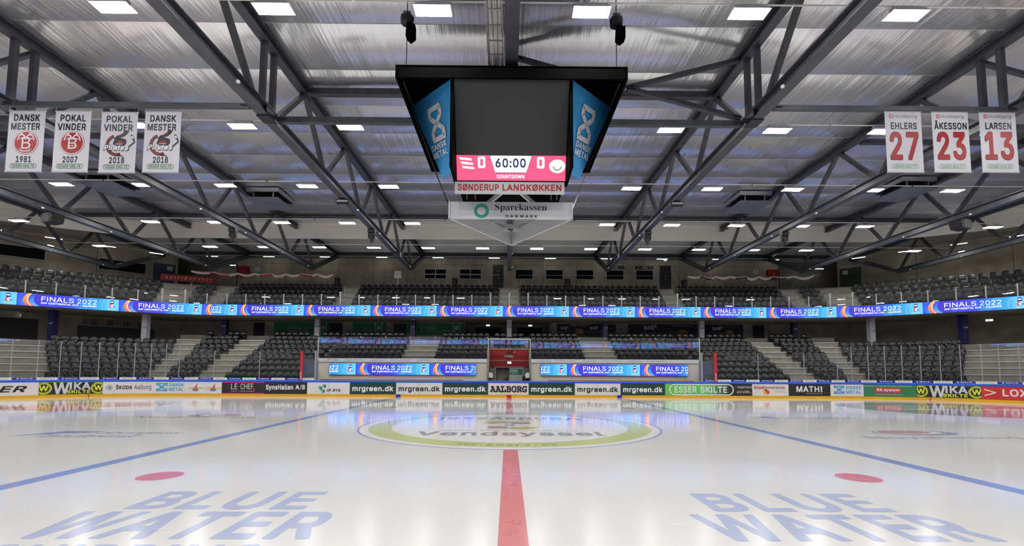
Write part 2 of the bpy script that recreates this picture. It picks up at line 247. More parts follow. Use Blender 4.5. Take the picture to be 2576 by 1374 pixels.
'bY': (103, '41,-5 54,-5 58,-4 59,0 59,40 95,97 96,102 95,106 91,107 76,107 72,106 48,66 42,74 22,106 18,107 3,107 -1,106 -2,102 -1,97 36,40 36,0 37,-4'),
'Z': (88, '8,0 80,0 80,11 23,11 27,16 30,21 34,26 79,92 79,102 8,102 8,90 58,90 65,91 8,9'),
'bZ': (97, '8,-5 80,-5 84,-4 85,0 85,11 84,15 80,16 34,16 83,87 84,92 84,102 83,106 79,107 8,107 4,106 3,102 3,90 4,86 8,85 53,85 4,14 3,9 3,-2 4,-4'),
'a': (78, '31,-2 42,0 47,2 53,7 54,10 55,10 55,0 67,0 67,58 60,70 50,75 44,77 38,77 28,75 21,73 12,65 8,58 20,55 21,58 23,59 27,63 30,64 34,66 44,66 51,62 55,56 55,49 53,47 47,45 41,45 20,41 13,37 9,32 7,28 6,23 7,16 10,9 14,4 19,1|30,9 26,10 20,15 18,22 19,25 22,29 28,32 34,34 40,34 43,35 52,36 55,38 55,27 53,19 51,16 46,12 41,10'),
'ba': (87, '31,-7 44,-5 50,-3 51,-4 55,-5 67,-5 71,-4 72,0 72,58 71,63 66,73 62,76 53,80 44,82 38,82 28,81 16,77 6,68 4,63 3,58 4,54 19,50 24,51 25,54 28,55 30,59 36,61 43,60 46,58 50,53 49,51 46,50 41,50 15,45 9,41 5,37 3,33 1,21 3,10 6,4 10,-1 14,-3 23,-6|30,14 25,18 24,20 24,21 28,26 35,29 40,29 50,31 49,23 45,18 38,15'),
'b': (85, '45,-2 54,0 63,3 69,9 74,17 77,26 78,36 77,50 75,56 74,59 70,65 63,72 53,76 45,77 34,75 27,69 24,64 23,64 23,102 11,102 11,0 22,0 22,12 24,12 25,9 32,2 40,-1|43,9 38,10 32,13 28,17 23,29 23,47 25,54 32,62 38,65 45,66 52,65 56,62 60,59 64,50 65,44 66,37 63,23 57,14 51,10'),
'bb': (94, '45,-7 59,-5 68,-1 73,4 78,12 82,25 83,36 82,50 78,64 73,71 68,76 60,80 45,82 33,80 28,78 28,102 27,106 23,107 11,107 7,106 6,102 6,0 7,-4 11,-5 22,-5 26,-4 26,-2 27,-2 29,-3 35,-5|43,14 36,17 32,22 29,27 28,30 28,46 31,52 36,58 41,60 45,61 48,60 52,58 56,53 60,44 61,37 59,27 56,22 51,17 48,15'),
'c': (79, '40,-2 52,0 61,4 68,11 73,20 61,23 60,20 53,12 49,10 40,9 35,10 29,13 22,23 19,36 20,46 22,53 29,62 36,65 46,66 53,63 60,55 61,52 72,55 71,60 64,69 57,74 52,75 47,77 32,76 23,72 15,65 12,60 8,47 7,35 8,26 11,17 15,10 23,3'),
'bc': (88, '40,-7 57,-4 66,0 72,6 77,15 78,20 77,24 61,28 57,27 56,24 49,17 47,15 40,14 34,17 26,27 24,36 25,44 26,48 32,56 38,60 44,61 49,58 56,51 57,48 62,47 76,51 77,56 76,64 70,71 62,78 47,82 39,82 27,80 18,76 14,72 11,70 7,63 3,51 2,39 4,22 7,12 11,5 18,-1 28,-5'),
'd': (85, '38,-2 45,-1 54,3 60,9 61,12 63,12 63,0 74,0 74,102 62,102 62,64 61,64 60,66 51,75 37,77 30,76 22,72 17,67 11,59 8,50 7,40 8,26 11,17 15,10 22,3|40,9 34,10 30,12 25,18 22,23 20,29 19,39 21,50 26,59 29,62 34,65 42,66 47,65 53,62 60,54 62,47 62,29 57,17 53,13 47,10'),
'bd': (94, '38,-7 50,-5 57,-2 58,-2 59,-4 63,-5 74,-5 78,-4 79,0 79,102 78,106 74,107 62,107 58,106 57,102 57,78 52,80 40,82 25,80 17,76 12,71 7,64 3,51 2,40 3,26 7,12 11,5 18,-2 26,-5|40,14 34,17 29,22 26,29 24,39 26,48 30,55 36,60 42,61 49,58 52,54 56,49 57,46 57,30 53,22 49,17 44,15'),
'e': (81, '41,-2 51,-1 57,1 62,4 71,13 73,18 61,21 54,12 43,9 36,10 30,12 22,21 20,27 19,34 74,34 74,48 68,63 63,69 53,75 39,77 31,76 23,72 15,65 11,58 8,49 7,35 8,26 11,17 15,10 23,3 33,0|20,44 20,47 22,54 26,60 29,63 40,66 48,65 53,63 57,60 60,54 61,46 61,44'),
'be': (90, '41,-7 51,-6 62,-3 70,2 75,8 77,12 78,18 77,22 63,26 59,26 56,25 50,16 41,14 34,16 26,25 25,29 74,29 78,30 79,34 79,48 73,67 67,74 58,79 39,82 26,80 18,76 11,70 7,63 4,53 2,46 2,35 4,21 7,12 11,5 18,-1 28,-5|27,49 26,50 29,54 33,59 40,61 49,59 55,51 55,49'),
'f': (51, '16,0 28,0 28,65 46,65 46,76 28,76 28,85 29,89 34,94 40,95 45,94 49,104 47,105 36,106 27,104 20,98 17,93 16,87 16,76 1,76 1,65 16,65'),
'bf': (60, '16,-5 28,-5 32,-4 33,0 33,60 46,60 50,61 51,65 51,76 50,80 46,81 33,81 33,85 35,87 38,89 40,90 45,89 50,90 54,104 53,108 52,109 42,111 36,111 22,108 14,101 11,91 11,81 1,81 -3,80 -4,76 -4,65 -3,61 1,60 11,60 11,0 12,-4'),
'g': (85, '33,-30 49,-29 58,-27 65,-23 70,-18 73,-12 74,-4 74,76 63,76 63,64 62,64 59,68 51,75 40,77 30,76 22,72 17,67 11,59 8,47 7,40 8,29 11,18 18,9 23,5 29,2 40,1 50,3 57,8 60,11 61,14 62,14 62,-2 61,-9 56,-15 50,-18 35,-19 27,-16 20,-8 10,-14 16,-22 27,-28|40,12 35,13 29,15 25,19 20,31 19,40 22,52 26,59 29,62 34,65 42,66 47,65 53,62 60,54 62,47 62,30 60,23 57,19 53,15 46,13'),
'bg': (94, '33,-35 49,-35 63,-31 70,-27 74,-23 77,-17 79,-4 79,76 78,80 74,81 63,81 59,80 59,78 57,77 56,79 40,82 28,81 17,76 12,71 7,64 3,50 2,36 4,22 7,13 11,7 18,1 24,-2 31,-4 40,-4 55,-1 57,0 56,-5 55,-7 51,-11 46,-13 34,-13 32,-12 24,-4 20,-3 15,-4 6,-10 5,-14 6,-19 12,-27 22,-32|40,17 34,19 29,23 25,33 24,40 26,48 30,55 36,60 42,61 49,58 55,50 57,46 57,31 53,24 49,19'),
'h': (82, '11,0 23,0 23,51 25,57 28,61 41,66 49,65 55,61 58,55 59,48 59,0 71,0 71,57 69,63 65,69 59,74 54,76 44,77 37,76 30,72 25,66 23,63 23,102 11,102'),
'bh': (91, '11,-5 23,-5 27,-4 28,0 28,50 29,53 33,57 41,61 45,60 50,57 53,51 54,0 55,-4 59,-5 71,-5 75,-4 76,0 76,57 73,67 69,74 64,78 55,81 44,82 32,80 28,78 28,102 27,106 23,107 11,107 7,106 6,102 6,0 7,-4'),
'i': (33, '11,0 23,0 23,76 11,76|13,89 20,89 25,94 25,100 20,104 18,105 13,104 9,99 8,97 9,94'),
'bi': (42, '11,-5 23,-5 27,-4 28,0 28,76 27,80 23,81 11,81 7,80 6,76 6,0 7,-4|13,84 20,84 25,85 29,89 30,94 30,102 29,104 25,108 18,110 15,110 8,108 4,104 3,97 5,89 9,85'),
'j': (33, '-2,-29 6,-28 13,-26 18,-22 22,-12 23,-7 23,76 11,76 11,-7 10,-11 5,-17 -2,-17|13,89 20,89 25,94 25,100 20,104 17,105 14,104 9,100 8,96 9,94'),
'k': (76, '11,0 23,0 23,28 31,36 59,0 74,0 40,43 40,44 72,76 57,76 35,53 24,42 23,42 23,102 11,102'),
'bk': (85, '11,-5 23,-5 27,-4 28,0 28,25 30,26 32,25 55,-4 59,-5 74,-5 78,-4 79,0 78,5 48,42 53,48 76,71 77,76 76,80 72,81 57,81 53,80 28,55 28,102 27,106 23,107 11,107 7,106 6,102 6,0 7,-4'),
'l': (38, '32,0 34,0 36,1 34,11 29,10 24,12 23,15 23,102 11,102 11,16 12,9 15,4 20,1'),
'bl': (47, '32,-5 40,-4 41,2 38,15 28,16 28,102 27,106 23,107 11,107 7,106 6,102 6,16 6,10 8,4 12,-1 18,-4'),
'm': (122, '11,0 23,0 23,53 25,58 32,64 36,66 46,65 50,63 54,58 55,53 55,0 67,0 67,50 69,58 75,64 79,66 85,66 94,64 96,62 98,58 99,52 99,0 111,0 111,59 108,66 103,72 94,77 81,77 76,75 68,70 63,62 62,66 56,73 51,76 39,77 30,73 27,70 24,65 22,59 22,76 11,76'),
'bm': (131, '11,-5 23,-5 27,-4 28,0 28,52 31,56 38,61 43,60 46,58 50,53 50,0 51,-4 55,-5 67,-5 71,-4 72,0 72,50 73,54 81,61 85,61 89,59 91,58 93,55 94,0 95,-4 99,-5 111,-5 115,-4 116,0 116,59 112,71 108,76 99,81 94,82 81,82 76,81 71,79 64,74 63,74 61,77 56,80 45,82 37,82 28,78 26,78 26,80 22,81 11,81 7,80 6,76 6,0 7,-4'),
'n': (82, '11,0 23,0 23,51 25,57 28,61 41,66 49,65 55,61 58,55 59,48 59,0 71,0 71,57 68,64 65,69 59,74 54,76 46,77 37,76 28,70 22,61 22,76 11,76'),
'bn': (91, '11,-5 23,-5 27,-4 28,0 28,50 29,53 33,57 41,61 45,60 50,57 53,51 54,0 55,-4 59,-5 71,-5 75,-4 76,0 76,57 72,69 69,74 64,78 55,81 46,82 32,80 28,77 26,78 26,80 22,81 11,81 7,80 6,76 6,0 7,-4'),
'o': (83, '40,-2 50,0 60,3 68,10 73,20 75,26 76,35 75,50 72,58 68,65 59,73 51,76 43,77 30,75 23,72 15,65 11,58 8,49 7,39 8,26 11,17 15,10 23,3|40,9 35,10 29,13 25,18 21,25 19,38 22,52 28,61 35,65 42,66 48,65 54,62 58,57 61,52 63,46 64,36 61,23 55,14 48,10'),
'bo': (92, '40,-7 52,-5 64,-2 72,5 77,15 80,25 81,35 81,47 79,54 77,62 72,70 65,76 57,80 43,82 27,80 18,76 11,70 7,63 4,54 2,39 4,22 7,12 11,5 18,-1 28,-5|40,14 34,17 29,22 26,29 24,38 26,48 32,56 38,60 42,61 49,58 54,52 58,44 59,36 57,27 51,19 45,15'),
'p': (85, '11,-29 23,-29 23,12 24,12 25,9 31,3 40,-1 47,-2 54,0 64,3 69,9 74,17 77,26 78,36 77,50 75,56 74,59 69,66 63,72 55,76 45,77 34,75 27,69 24,64 22,64 22,76 11,76|43,9 38,10 32,13 28,17 25,23 23,29 23,47 25,54 32,62 38,65 45,66 52,65 56,62 60,59 64,50 65,44 66,37 63,23 57,14 51,10'),
'bp': (94, '11,-34 23,-34 27,-33 28,-29 28,-2 35,-5 45,-7 59,-5 68,-1 73,4 78,12 82,25 83,36 83,47 81,54 78,64 73,71 68,76 60,80 45,82 29,79 28,77 26,78 26,80 22,81 11,81 7,80 6,76 6,-29 7,-33|43,14 37,17 34,19 32,21 29,27 28,30 28,46 31,52 36,58 41,60 45,61 48,60 52,58 56,53 60,44 61,37 59,27 56,22 51,17 48,15'),
'r': (52, '11,0 23,0 23,52 25,57 32,63 36,65 48,65 49,64 49,77 36,76 30,73 26,69 23,64 22,64 22,76 11,76'),
'br': (61, '11,-5 23,-5 27,-4 28,0 28,51 31,55 38,60 46,60 49,59 53,60 54,64 54,77 53,81 49,82 36,81 31,80 27,78 26,78 26,80 22,81 11,81 7,80 6,76 6,0 7,-4'),
's': (73, '35,-2 44,-1 50,0 58,5 62,9 65,15 66,20 65,28 62,33 55,39 45,42 29,46 22,52 22,56 24,61 31,66 36,67 44,66 48,64 52,60 54,55 65,58 61,67 56,72 45,76 38,77 29,76 17,71 10,61 9,54 11,47 13,43 21,37 31,34 41,31 51,27 54,22 52,16 49,12 44,10 35,9 25,12 21,16 19,21 7,19 9,13 11,9 17,4 24,0'),
'bs': (82, '35,-7 46,-6 55,-4 63,1 66,4 69,10 71,20 69,33 66,38 60,43 50,47 33,50 27,55 30,59 33,61 38,62 41,61 45,59 48,55 50,51 55,50 69,54 70,58 69,64 65,72 61,76 50,80 38,82 25,80 13,76 6,66 4,54 7,42 10,37 17,32 37,27 46,23 48,21 48,20 44,16 37,14 33,15 30,16 25,21 23,25 18,26 3,23 2,19 5,8 7,4 12,0 19,-4'),
't': (45, '36,-1 43,0 40,11 39,10 34,10 27,12 25,19 25,65 41,65 41,76 25,76 25,94 13,94 13,76 1,76 1,65 13,65 13,17 14,10 18,4 25,0'),
'bt': (54, '36,-6 47,-4 48,1 44,15 40,16 35,15 31,17 30,20 30,60 41,60 45,61 46,65 46,78 45,80 43,81 30,81 30,94 29,98 25,99 11,99 9,98 8,96 8,81 1,81 -3,80 -4,76 -4,63 -3,61 1,60 8,60 8,17 10,5 14,-1 20,-4'),
'u': (82, '35,-1 44,0 51,3 57,8 60,15 60,0 71,0 71,76 59,76 59,24 57,19 55,16 50,12 41,10 33,11 27,15 24,21 23,28 23,76 11,76 11,19 14,12 19,5 23,2'),
'bu': (91, '35,-6 46,-5 54,-2 55,-2 56,-4 60,-5 71,-5 75,-4 76,0 76,76 75,80 71,81 59,81 55,80 54,76 54,25 49,18 46,16 41,15 37,16 32,19 29,25 28,76 27,80 23,81 11,81 7,80 6,76 6,19 7,14 10,7 13,2 18,-2 28,-5'),
'v': (78, '33,0 45,0 74,76 61,76 44,28 39,11 39,11 34,28 17,76 3,76'),
'bv': (87, '33,-5 45,-5 50,-4 78,69 79,76 78,80 74,81 61,81 56,80 39,30 39,30 22,80 17,81 3,81 -1,80 -2,76 -1,70 28,-4'),
'w': (113, '28,0 40,0 40,1 50,33 51,39 53,45 55,55 57,61 57,61 59,50 61,45 62,39 74,1 74,0 86,0 109,76 96,76 96,75 80,19 79,14 63,75 63,76 50,76 41,42 34,13 31,28 17,75 17,76 5,76'),
'bw': (122, '28,-5 40,-5 44,-4 57,39 70,-4 74,-5 86,-5 90,-4 113,71 114,75 113,80 109,81 96,81 92,80 79,35 67,80 63,81 50,81 46,80 37,48 34,37 33,38 21,80 17,81 5,81 1,80 0,76 1,71 23,-2 24,-4'),
'x': (76, '4,0 18,0 31,18 36,26 37,31 39,29 57,0 72,0 45,38 70,76 56,76 48,62 43,56 39,47 33,56 29,61 20,76 6,76 31,39'),
'y': (78, '13,-29 23,-29 32,-25 41,-12 74,76 61,76 45,31 42,24 39,11 32,35 17,76 3,76 33,0 28,-12 24,-17 22,-18 12,-17 9,-28 11,-28'),
'by': (87, '13,-34 23,-34 36,-30 45,-17 78,69 79,76 78,80 74,81 61,81 56,80 39,31 22,80 17,81 3,81 -1,80 -2,76 -1,70 27,0 24,-8 20,-13 12,-12 7,-13 4,-27 5,-32'),
'z': (76, '8,0 68,0 68,11 25,11 26,14 67,66 67,76 10,76 10,65 51,65 51,64 8,9'),
'bz': (85, '8,-5 68,-5 72,-4 73,0 73,11 72,15 68,16 36,16 71,61 72,66 72,76 71,80 67,81 10,81 6,80 5,76 5,65 6,61 10,60 40,60 4,14 3,9 3,-2 4,-4'),
'Å': (96, '3,0 17,0 27,28 69,28 79,0 93,0 55,102 40,102|31,40 40,67 44,76 48,90 56,64 64,40|47,105 53,106 60,110 65,117 66,121 65,127 61,135 53,139 43,139 35,135 31,126 30,123 31,119 35,111 39,108|48,114 45,115 40,119 40,126 42,129 48,131 54,129 56,126 56,119 51,115'),
'bÅ': (105, '3,-5 17,-5 22,-4 31,23 65,23 75,-4 79,-5 93,-5 97,-4 98,0 97,7 61,102 61,104 66,107 70,114 71,121 70,131 66,139 58,143 53,144 43,144 38,143 31,140 27,132 25,123 26,114 30,107 35,103 -1,5 -2,0 -1,-4|39,45 44,63 48,71 56,45|48,121 45,122 45,123 47,125 48,125 50,124 51,122'),
'Æ': (139, '3,0 17,0 31,29 67,29 67,0 130,0 130,11 80,11 80,45 126,45 126,57 80,57 80,90 129,90 129,102 52,102|36,39 36,41 61,93 67,93 67,39'),
'Ø': (107, '22,-3 28,6 30,5 41,0 51,-1 66,0 77,5 87,14 93,23 97,35 99,52 97,67 93,79 87,88 87,89 94,99 85,105 79,96 77,97 66,102 55,103 41,102 30,97 20,88 14,79 10,67 8,50 10,35 14,23 20,14 20,13 13,3|52,11 43,13 37,15 36,17 79,78 82,73 85,64 86,53 85,38 82,29 78,22 70,15 62,12|28,24 25,29 22,38 21,53 22,64 24,70 29,80 37,87 46,90 52,91 60,90 70,87 71,86 71,84'),
'bØ': (116, '22,-8 26,-7 30,-2 39,-5 51,-6 64,-6 71,-4 82,1 91,9 97,18 102,34 104,52 101,71 97,84 94,88 98,94 99,99 98,103 90,109 85,110 81,109 77,104 68,107 55,108 43,108 36,106 25,101 16,93 10,84 5,68 3,52 6,31 10,18 13,14 9,8 8,3 9,-2 17,-7|52,16 47,17 44,18 45,19 77,64 79,66 80,61 81,49 80,41 78,33 73,26 66,19 60,17|29,36 27,41 26,49 27,61 29,69 34,76 41,83 47,85 55,86 63,84'),
'å': (78, '31,-2 42,0 47,2 53,7 54,10 55,10 55,0 67,0 67,58 60,70 50,75 44,77 38,77 28,75 21,73 12,65 8,58 20,55 21,58 23,59 27,63 30,64 34,66 44,66 51,62 55,56 55,49 53,47 47,45 41,45 20,41 13,37 9,32 7,28 6,23 7,16 10,9 14,4 19,1|30,9 26,10 20,15 18,22 19,25 22,29 28,32 34,34 40,34 43,35 52,36 55,38 55,27 53,19 51,16 46,12 41,10|33,81 43,81 47,83 53,88 55,93 56,97 55,102 53,106 46,113 39,115 30,113 26,111 22,106 20,99 22,90 29,83|38,89 35,90 31,93 29,98 31,103 35,106 41,106 46,101 46,95 43,91'),
'æ': (128, '31,-2 46,1 54,5 60,11 61,13 64,8 74,1 88,-2 98,-1 103,1 109,4 113,7 115,9 120,18 108,21 101,12 90,9 83,10 77,12 72,16 69,21 66,32 66,34 121,34 120,47 118,55 115,63 112,67 106,72 100,75 89,77 76,75 70,72 63,65 60,69 57,72 44,77 38,77 26,75 21,73 16,69 11,64 8,58 9,58 20,55 21,58 23,59 27,63 30,64 34,66 44,66 51,62 55,56 55,44 32,44 27,43 13,37 9,32 7,26 6,21 7,15 10,9 14,4 19,1|33,9 23,12 19,16 18,22 19,25 21,28 25,31 28,32 33,34 55,34 55,26 53,19 51,16 46,12 41,10|67,44 67,47 69,54 72,59 77,63 87,66 95,65 100,63 104,59 107,53 108,48 108,44'),
'ø': (83, '13,-3 20,5 25,2 42,-2 52,0 60,3 68,10 73,20 75,26 76,35 75,50 72,58 69,63 78,73 77,74 70,79 62,70 60,72 51,76 43,77 34,76 23,72 15,65 11,58 9,53 7,39 8,26 11,17 13,13 5,3|40,9 35,10 29,13 28,15 61,53 63,46 64,38 63,29 61,23 54,13 48,10|22,23 20,29 19,38 21,50 25,57 29,62 36,65 40,66 47,65 54,62 55,61 54,60'),
'Š': (89, '43,-2 57,-1 65,2 71,6 77,13 81,19 82,27 81,35 79,40 73,48 67,50 62,53 57,54 52,56 38,60 30,64 24,70 23,76 26,84 33,90 44,92 53,91 60,87 65,82 67,76 80,76 79,84 75,90 70,95 63,100 56,102 47,103 35,102 28,100 20,95 16,91 12,83 10,75 12,66 18,57 26,52 50,44 54,43 64,39 66,36 69,29 68,24 66,18 57,12 52,10 39,10 28,14 22,22 21,27 8,27 9,19 13,12 18,6 34,-1|39,113 50,113 66,131 66,132 54,132 45,120 43,122 35,132 23,132 23,131'),
'bŠ': (98, '43,-7 57,-6 70,-2 75,2 81,8 85,15 87,21 87,29 85,39 83,45 77,52 71,54 67,57 42,64 34,68 30,72 28,74 30,79 37,85 46,87 50,86 56,83 61,78 63,72 67,71 80,71 84,72 85,76 84,84 83,88 79,95 75,99 68,104 56,107 50,108 54,109 70,126 71,131 70,136 66,137 54,137 50,136 45,130 39,136 37,137 23,137 19,136 18,132 19,126 35,109 39,108 23,104 15,99 10,93 7,87 5,75 8,60 13,53 22,47 45,39 52,38 58,35 62,32 64,28 62,23 53,16 50,15 40,15 33,18 31,19 27,26 25,31 21,32 8,32 4,31 3,26 5,14 9,7 14,1 29,-5'),
'sS': (78, '10,-1 11,-1 12,1 15,3 21,3 32,-1 48,0 61,6 67,13 70,19 71,26 69,37 68,39 63,45 57,50 26,66 24,70 23,75 24,82 27,86 33,89 38,90 42,90 51,87 60,79 63,72 65,66 67,65 67,92 65,92 64,89 61,88 57,88 55,89 42,92 29,91 24,89 14,80 12,75 11,65 12,58 16,52 23,45 46,33 53,28 54,27 57,17 56,11 51,5 48,3 40,2 31,3 21,9 16,18 11,31 10,31'),
'sp': (74, '4,-27 38,-27 38,-26 32,-25 29,-20 29,7 31,7 38,1 44,-1 51,0 57,3 66,15 69,30 68,42 66,48 62,54 58,59 53,62 45,63 37,60 32,54 29,52 28,53 28,61 5,61 5,60 10,58 11,55 11,-20 9,-24 4,-26|39,5 32,7 29,14 29,47 33,54 40,57 46,55 49,51 51,43 52,29 51,19 49,11 45,6'),
'sa': (69, '18,-1 29,1 40,8 41,8 44,1 50,-1 58,1 64,6 60,6 58,8 58,43 56,51 52,57 44,61 31,63 20,61 12,56 8,52 9,44 11,41 15,39 21,41 23,44 23,48 20,54 20,56 22,59 29,60 35,59 40,54 41,49 41,37 25,32 14,26 7,20 5,14 6,7 10,2 13,0|30,6 24,8 23,10 23,17 27,29 39,35 41,35 41,12 36,7'),
'sr': (57, '5,1 38,1 37,2 31,4 29,7 29,44 31,49 34,52 38,53 41,52 44,49 45,47 50,45 52,46 55,48 57,52 56,56 53,61 48,63 43,62 38,59 33,54 31,50 29,49 28,49 28,50 28,61 5,61 5,60 10,58 11,55 11,7 10,4 5,2'),
'se': (60, '30,-1 45,3 55,14 54,15 48,10 40,7 27,15 22,32 22,34 55,34 54,46 49,55 41,61 32,63 23,61 18,59 14,55 9,48 7,41 5,32 6,23 8,15 12,9 18,3 23,0|23,37 22,37 22,38 22,42 24,56 32,60 37,59 40,57 41,51 41,37'),
'sk': (72, '4,1 35,1 35,2 30,4 29,8 29,27 30,29 33,30 34,30 36,27 49,7 49,6 48,3 43,2 43,1 74,1 74,2 71,3 67,7 43,42 43,43 54,53 61,58 67,60 68,61 42,61 42,60 48,59 50,58 50,55 49,52 31,33 29,33 29,90 5,90 6,89 9,88 11,84 11,7 10,4 5,2'),
'ss': (58, '8,-1 9,-1 11,2 15,3 19,2 29,-1 38,0 44,4 48,10 50,17 50,25 47,29 43,33 37,37 29,40 23,44 20,49 20,52 22,58 26,60 31,60 36,59 40,56 44,53 47,45 48,45 48,63 47,63 46,61 43,60 36,61 31,63 27,63 21,61 14,57 10,51 8,43 9,40 12,35 22,27 32,22 37,19 39,13 39,8 38,5 35,3 29,2 21,3 15,8 12,13 10,19 8,20'),
'sn': (76, '5,1 35,1 35,2 30,4 29,8 29,47 34,53 40,55 45,55 47,52 48,49 48,10 47,4 42,2 41,1 72,1 72,2 66,4 65,8 65,43 61,57 48,63 39,60 31,52 30,52 29,53 29,61 5,61 5,60 10,58 11,55 11,7 10,4 5,2'),
'mA': (81, '4,-5 28,-5 32,-4 35,-2 37,5 36,9 32,13 25,14 28,20 54,20 56,14 52,14 46,11 45,7 46,-2 50,-4 54,-5 78,-5 82,-4 85,-2 86,2 85,11 82,13 77,14 51,80 48,82 44,83 17,83 11,81 10,80 8,73 11,65 23,63 5,14 -1,13 -4,11 -5,9 -5,5 -3,-2 0,-4|35,39 35,41 40,54 46,39'),
'mL': (81, '8,-5 71,-5 77,-3 80,5 80,27 78,37 76,38 72,39 67,39 62,37 60,30 60,14 35,14 35,63 46,64 51,65 53,66 54,72 52,81 45,83 8,83 0,80 -1,71 1,66 5,64 15,63 15,14 6,14 2,13 0,11 -1,7 1,-3'),
'mB': (81, '10,-5 46,-5 56,-4 67,-1 76,7 79,16 80,23 75,38 69,42 71,44 75,58 72,70 67,76 56,81 42,83 10,83 3,81 1,72 2,67 4,65 11,64 11,14 3,12 1,6 3,-3|31,14 31,31 50,30 55,29 58,26 58,20 54,16 43,14|31,49 31,63 43,63 50,61 53,54 50,51 41,49'),
'mO': (81, '39,-7 54,-5 63,-1 71,6 75,13 79,23 81,37 80,48 79,54 75,64 70,73 63,79 56,82 50,84 42,85 27,83 18,79 11,73 6,64 2,55 0,41 1,30 2,24 6,14 10,7 19,-2 29,-6|40,12 34,13 27,19 23,27 22,41 23,51 27,59 34,65 41,66 47,65 54,59 58,50 59,38 57,27 54,19 47,13'),
'mR': (81, '8,-5 34,-5 38,-4 41,-2 42,7 41,12 35,14 31,14 31,29 37,28 40,25 48,14 52,7 55,4 59,-3 65,-5 75,-5 82,-3 84,4 82,11 80,13 73,15 61,33 69,38 72,44 74,54 73,61 72,67 70,71 65,77 54,82 38,83 8,83 1,81 -1,74 1,66 7,64 11,64 11,14 3,13 0,11 -1,7 1,-3|31,47 31,64 41,64 49,62 52,56 49,50 39,47'),
'mG': (81, '46,-7 63,-5 66,-4 69,-2 73,-1 75,1 76,5 76,23 78,23 81,25 82,29 80,38 74,40 42,40 38,39 36,35 36,31 38,24 45,22 56,22 56,14 46,12 39,13 34,15 30,18 24,26 22,31 23,50 29,60 35,65 43,66 50,64 54,60 59,50 63,49 72,50 74,53 75,57 75,77 74,81 72,83 70,84 64,84 57,82 52,84 40,85 30,84 20,80 10,71 5,64 1,52 0,41 1,26 5,13 10,6 19,-1 28,-5 33,-6'),
' ': (38, ''),
'b ': (42, '')}
def area2(L): return sum(a[0] * b[1] - b[0] * a[1] for a, b in zip(L, L[1:] + L[:1]))
def inside(p, L):
    c = False
    for a, b in zip(L, L[-1:] + L[:-1]):
        if (a[1] > p[1]) != (b[1] > p[1]) and p[0] < (b[0] - a[0]) * (p[1] - a[1]) / (b[1] - a[1]) + a[0]: c = not c
    return c
def txt2d(body, bold=0.0, res=2, pre=''):
    """text outline as triangles, scaled to the unit square"""
    if not pre and bold >= .012: pre = 'b'
    k = (body, pre)
    if k in TXT: return TXT[k]
    vs = []; fs = []; x = 0.0
    for ch in body:
        adv, con = GLYPHS.get(pre + ch) or GLYPHS.get(ch) or GLYPHS['-']
        loops = [[tuple(map(float, p.split(','))) for p in q.split(' ')] for q in con.split('|')] if con else []
        for O in [L for L in loops if area2(L) > 0]:
            grp = [O] + [H for H in loops if area2(H) <= 0 and inside(H[0], O)]
            n = len(vs); vs += [(p[0] + x, p[1]) for L in grp for p in L]
            fs += [tuple(q + n for q in t) for t in tessellate_polygon([[Vector((p[0], p[1], 0)) for p in L] for L in grp])]
        x += adv
    x0 = min(v[0] for v in vs); x1 = max(v[0] for v in vs); y0 = min(v[1] for v in vs); y1 = max(v[1] for v in vs)
    vs = [((p - x0) / (x1 - x0), (q - y0) / (y1 - y0)) for p, q in vs]
    TXT[k] = (vs, fs)
    return TXT[k]

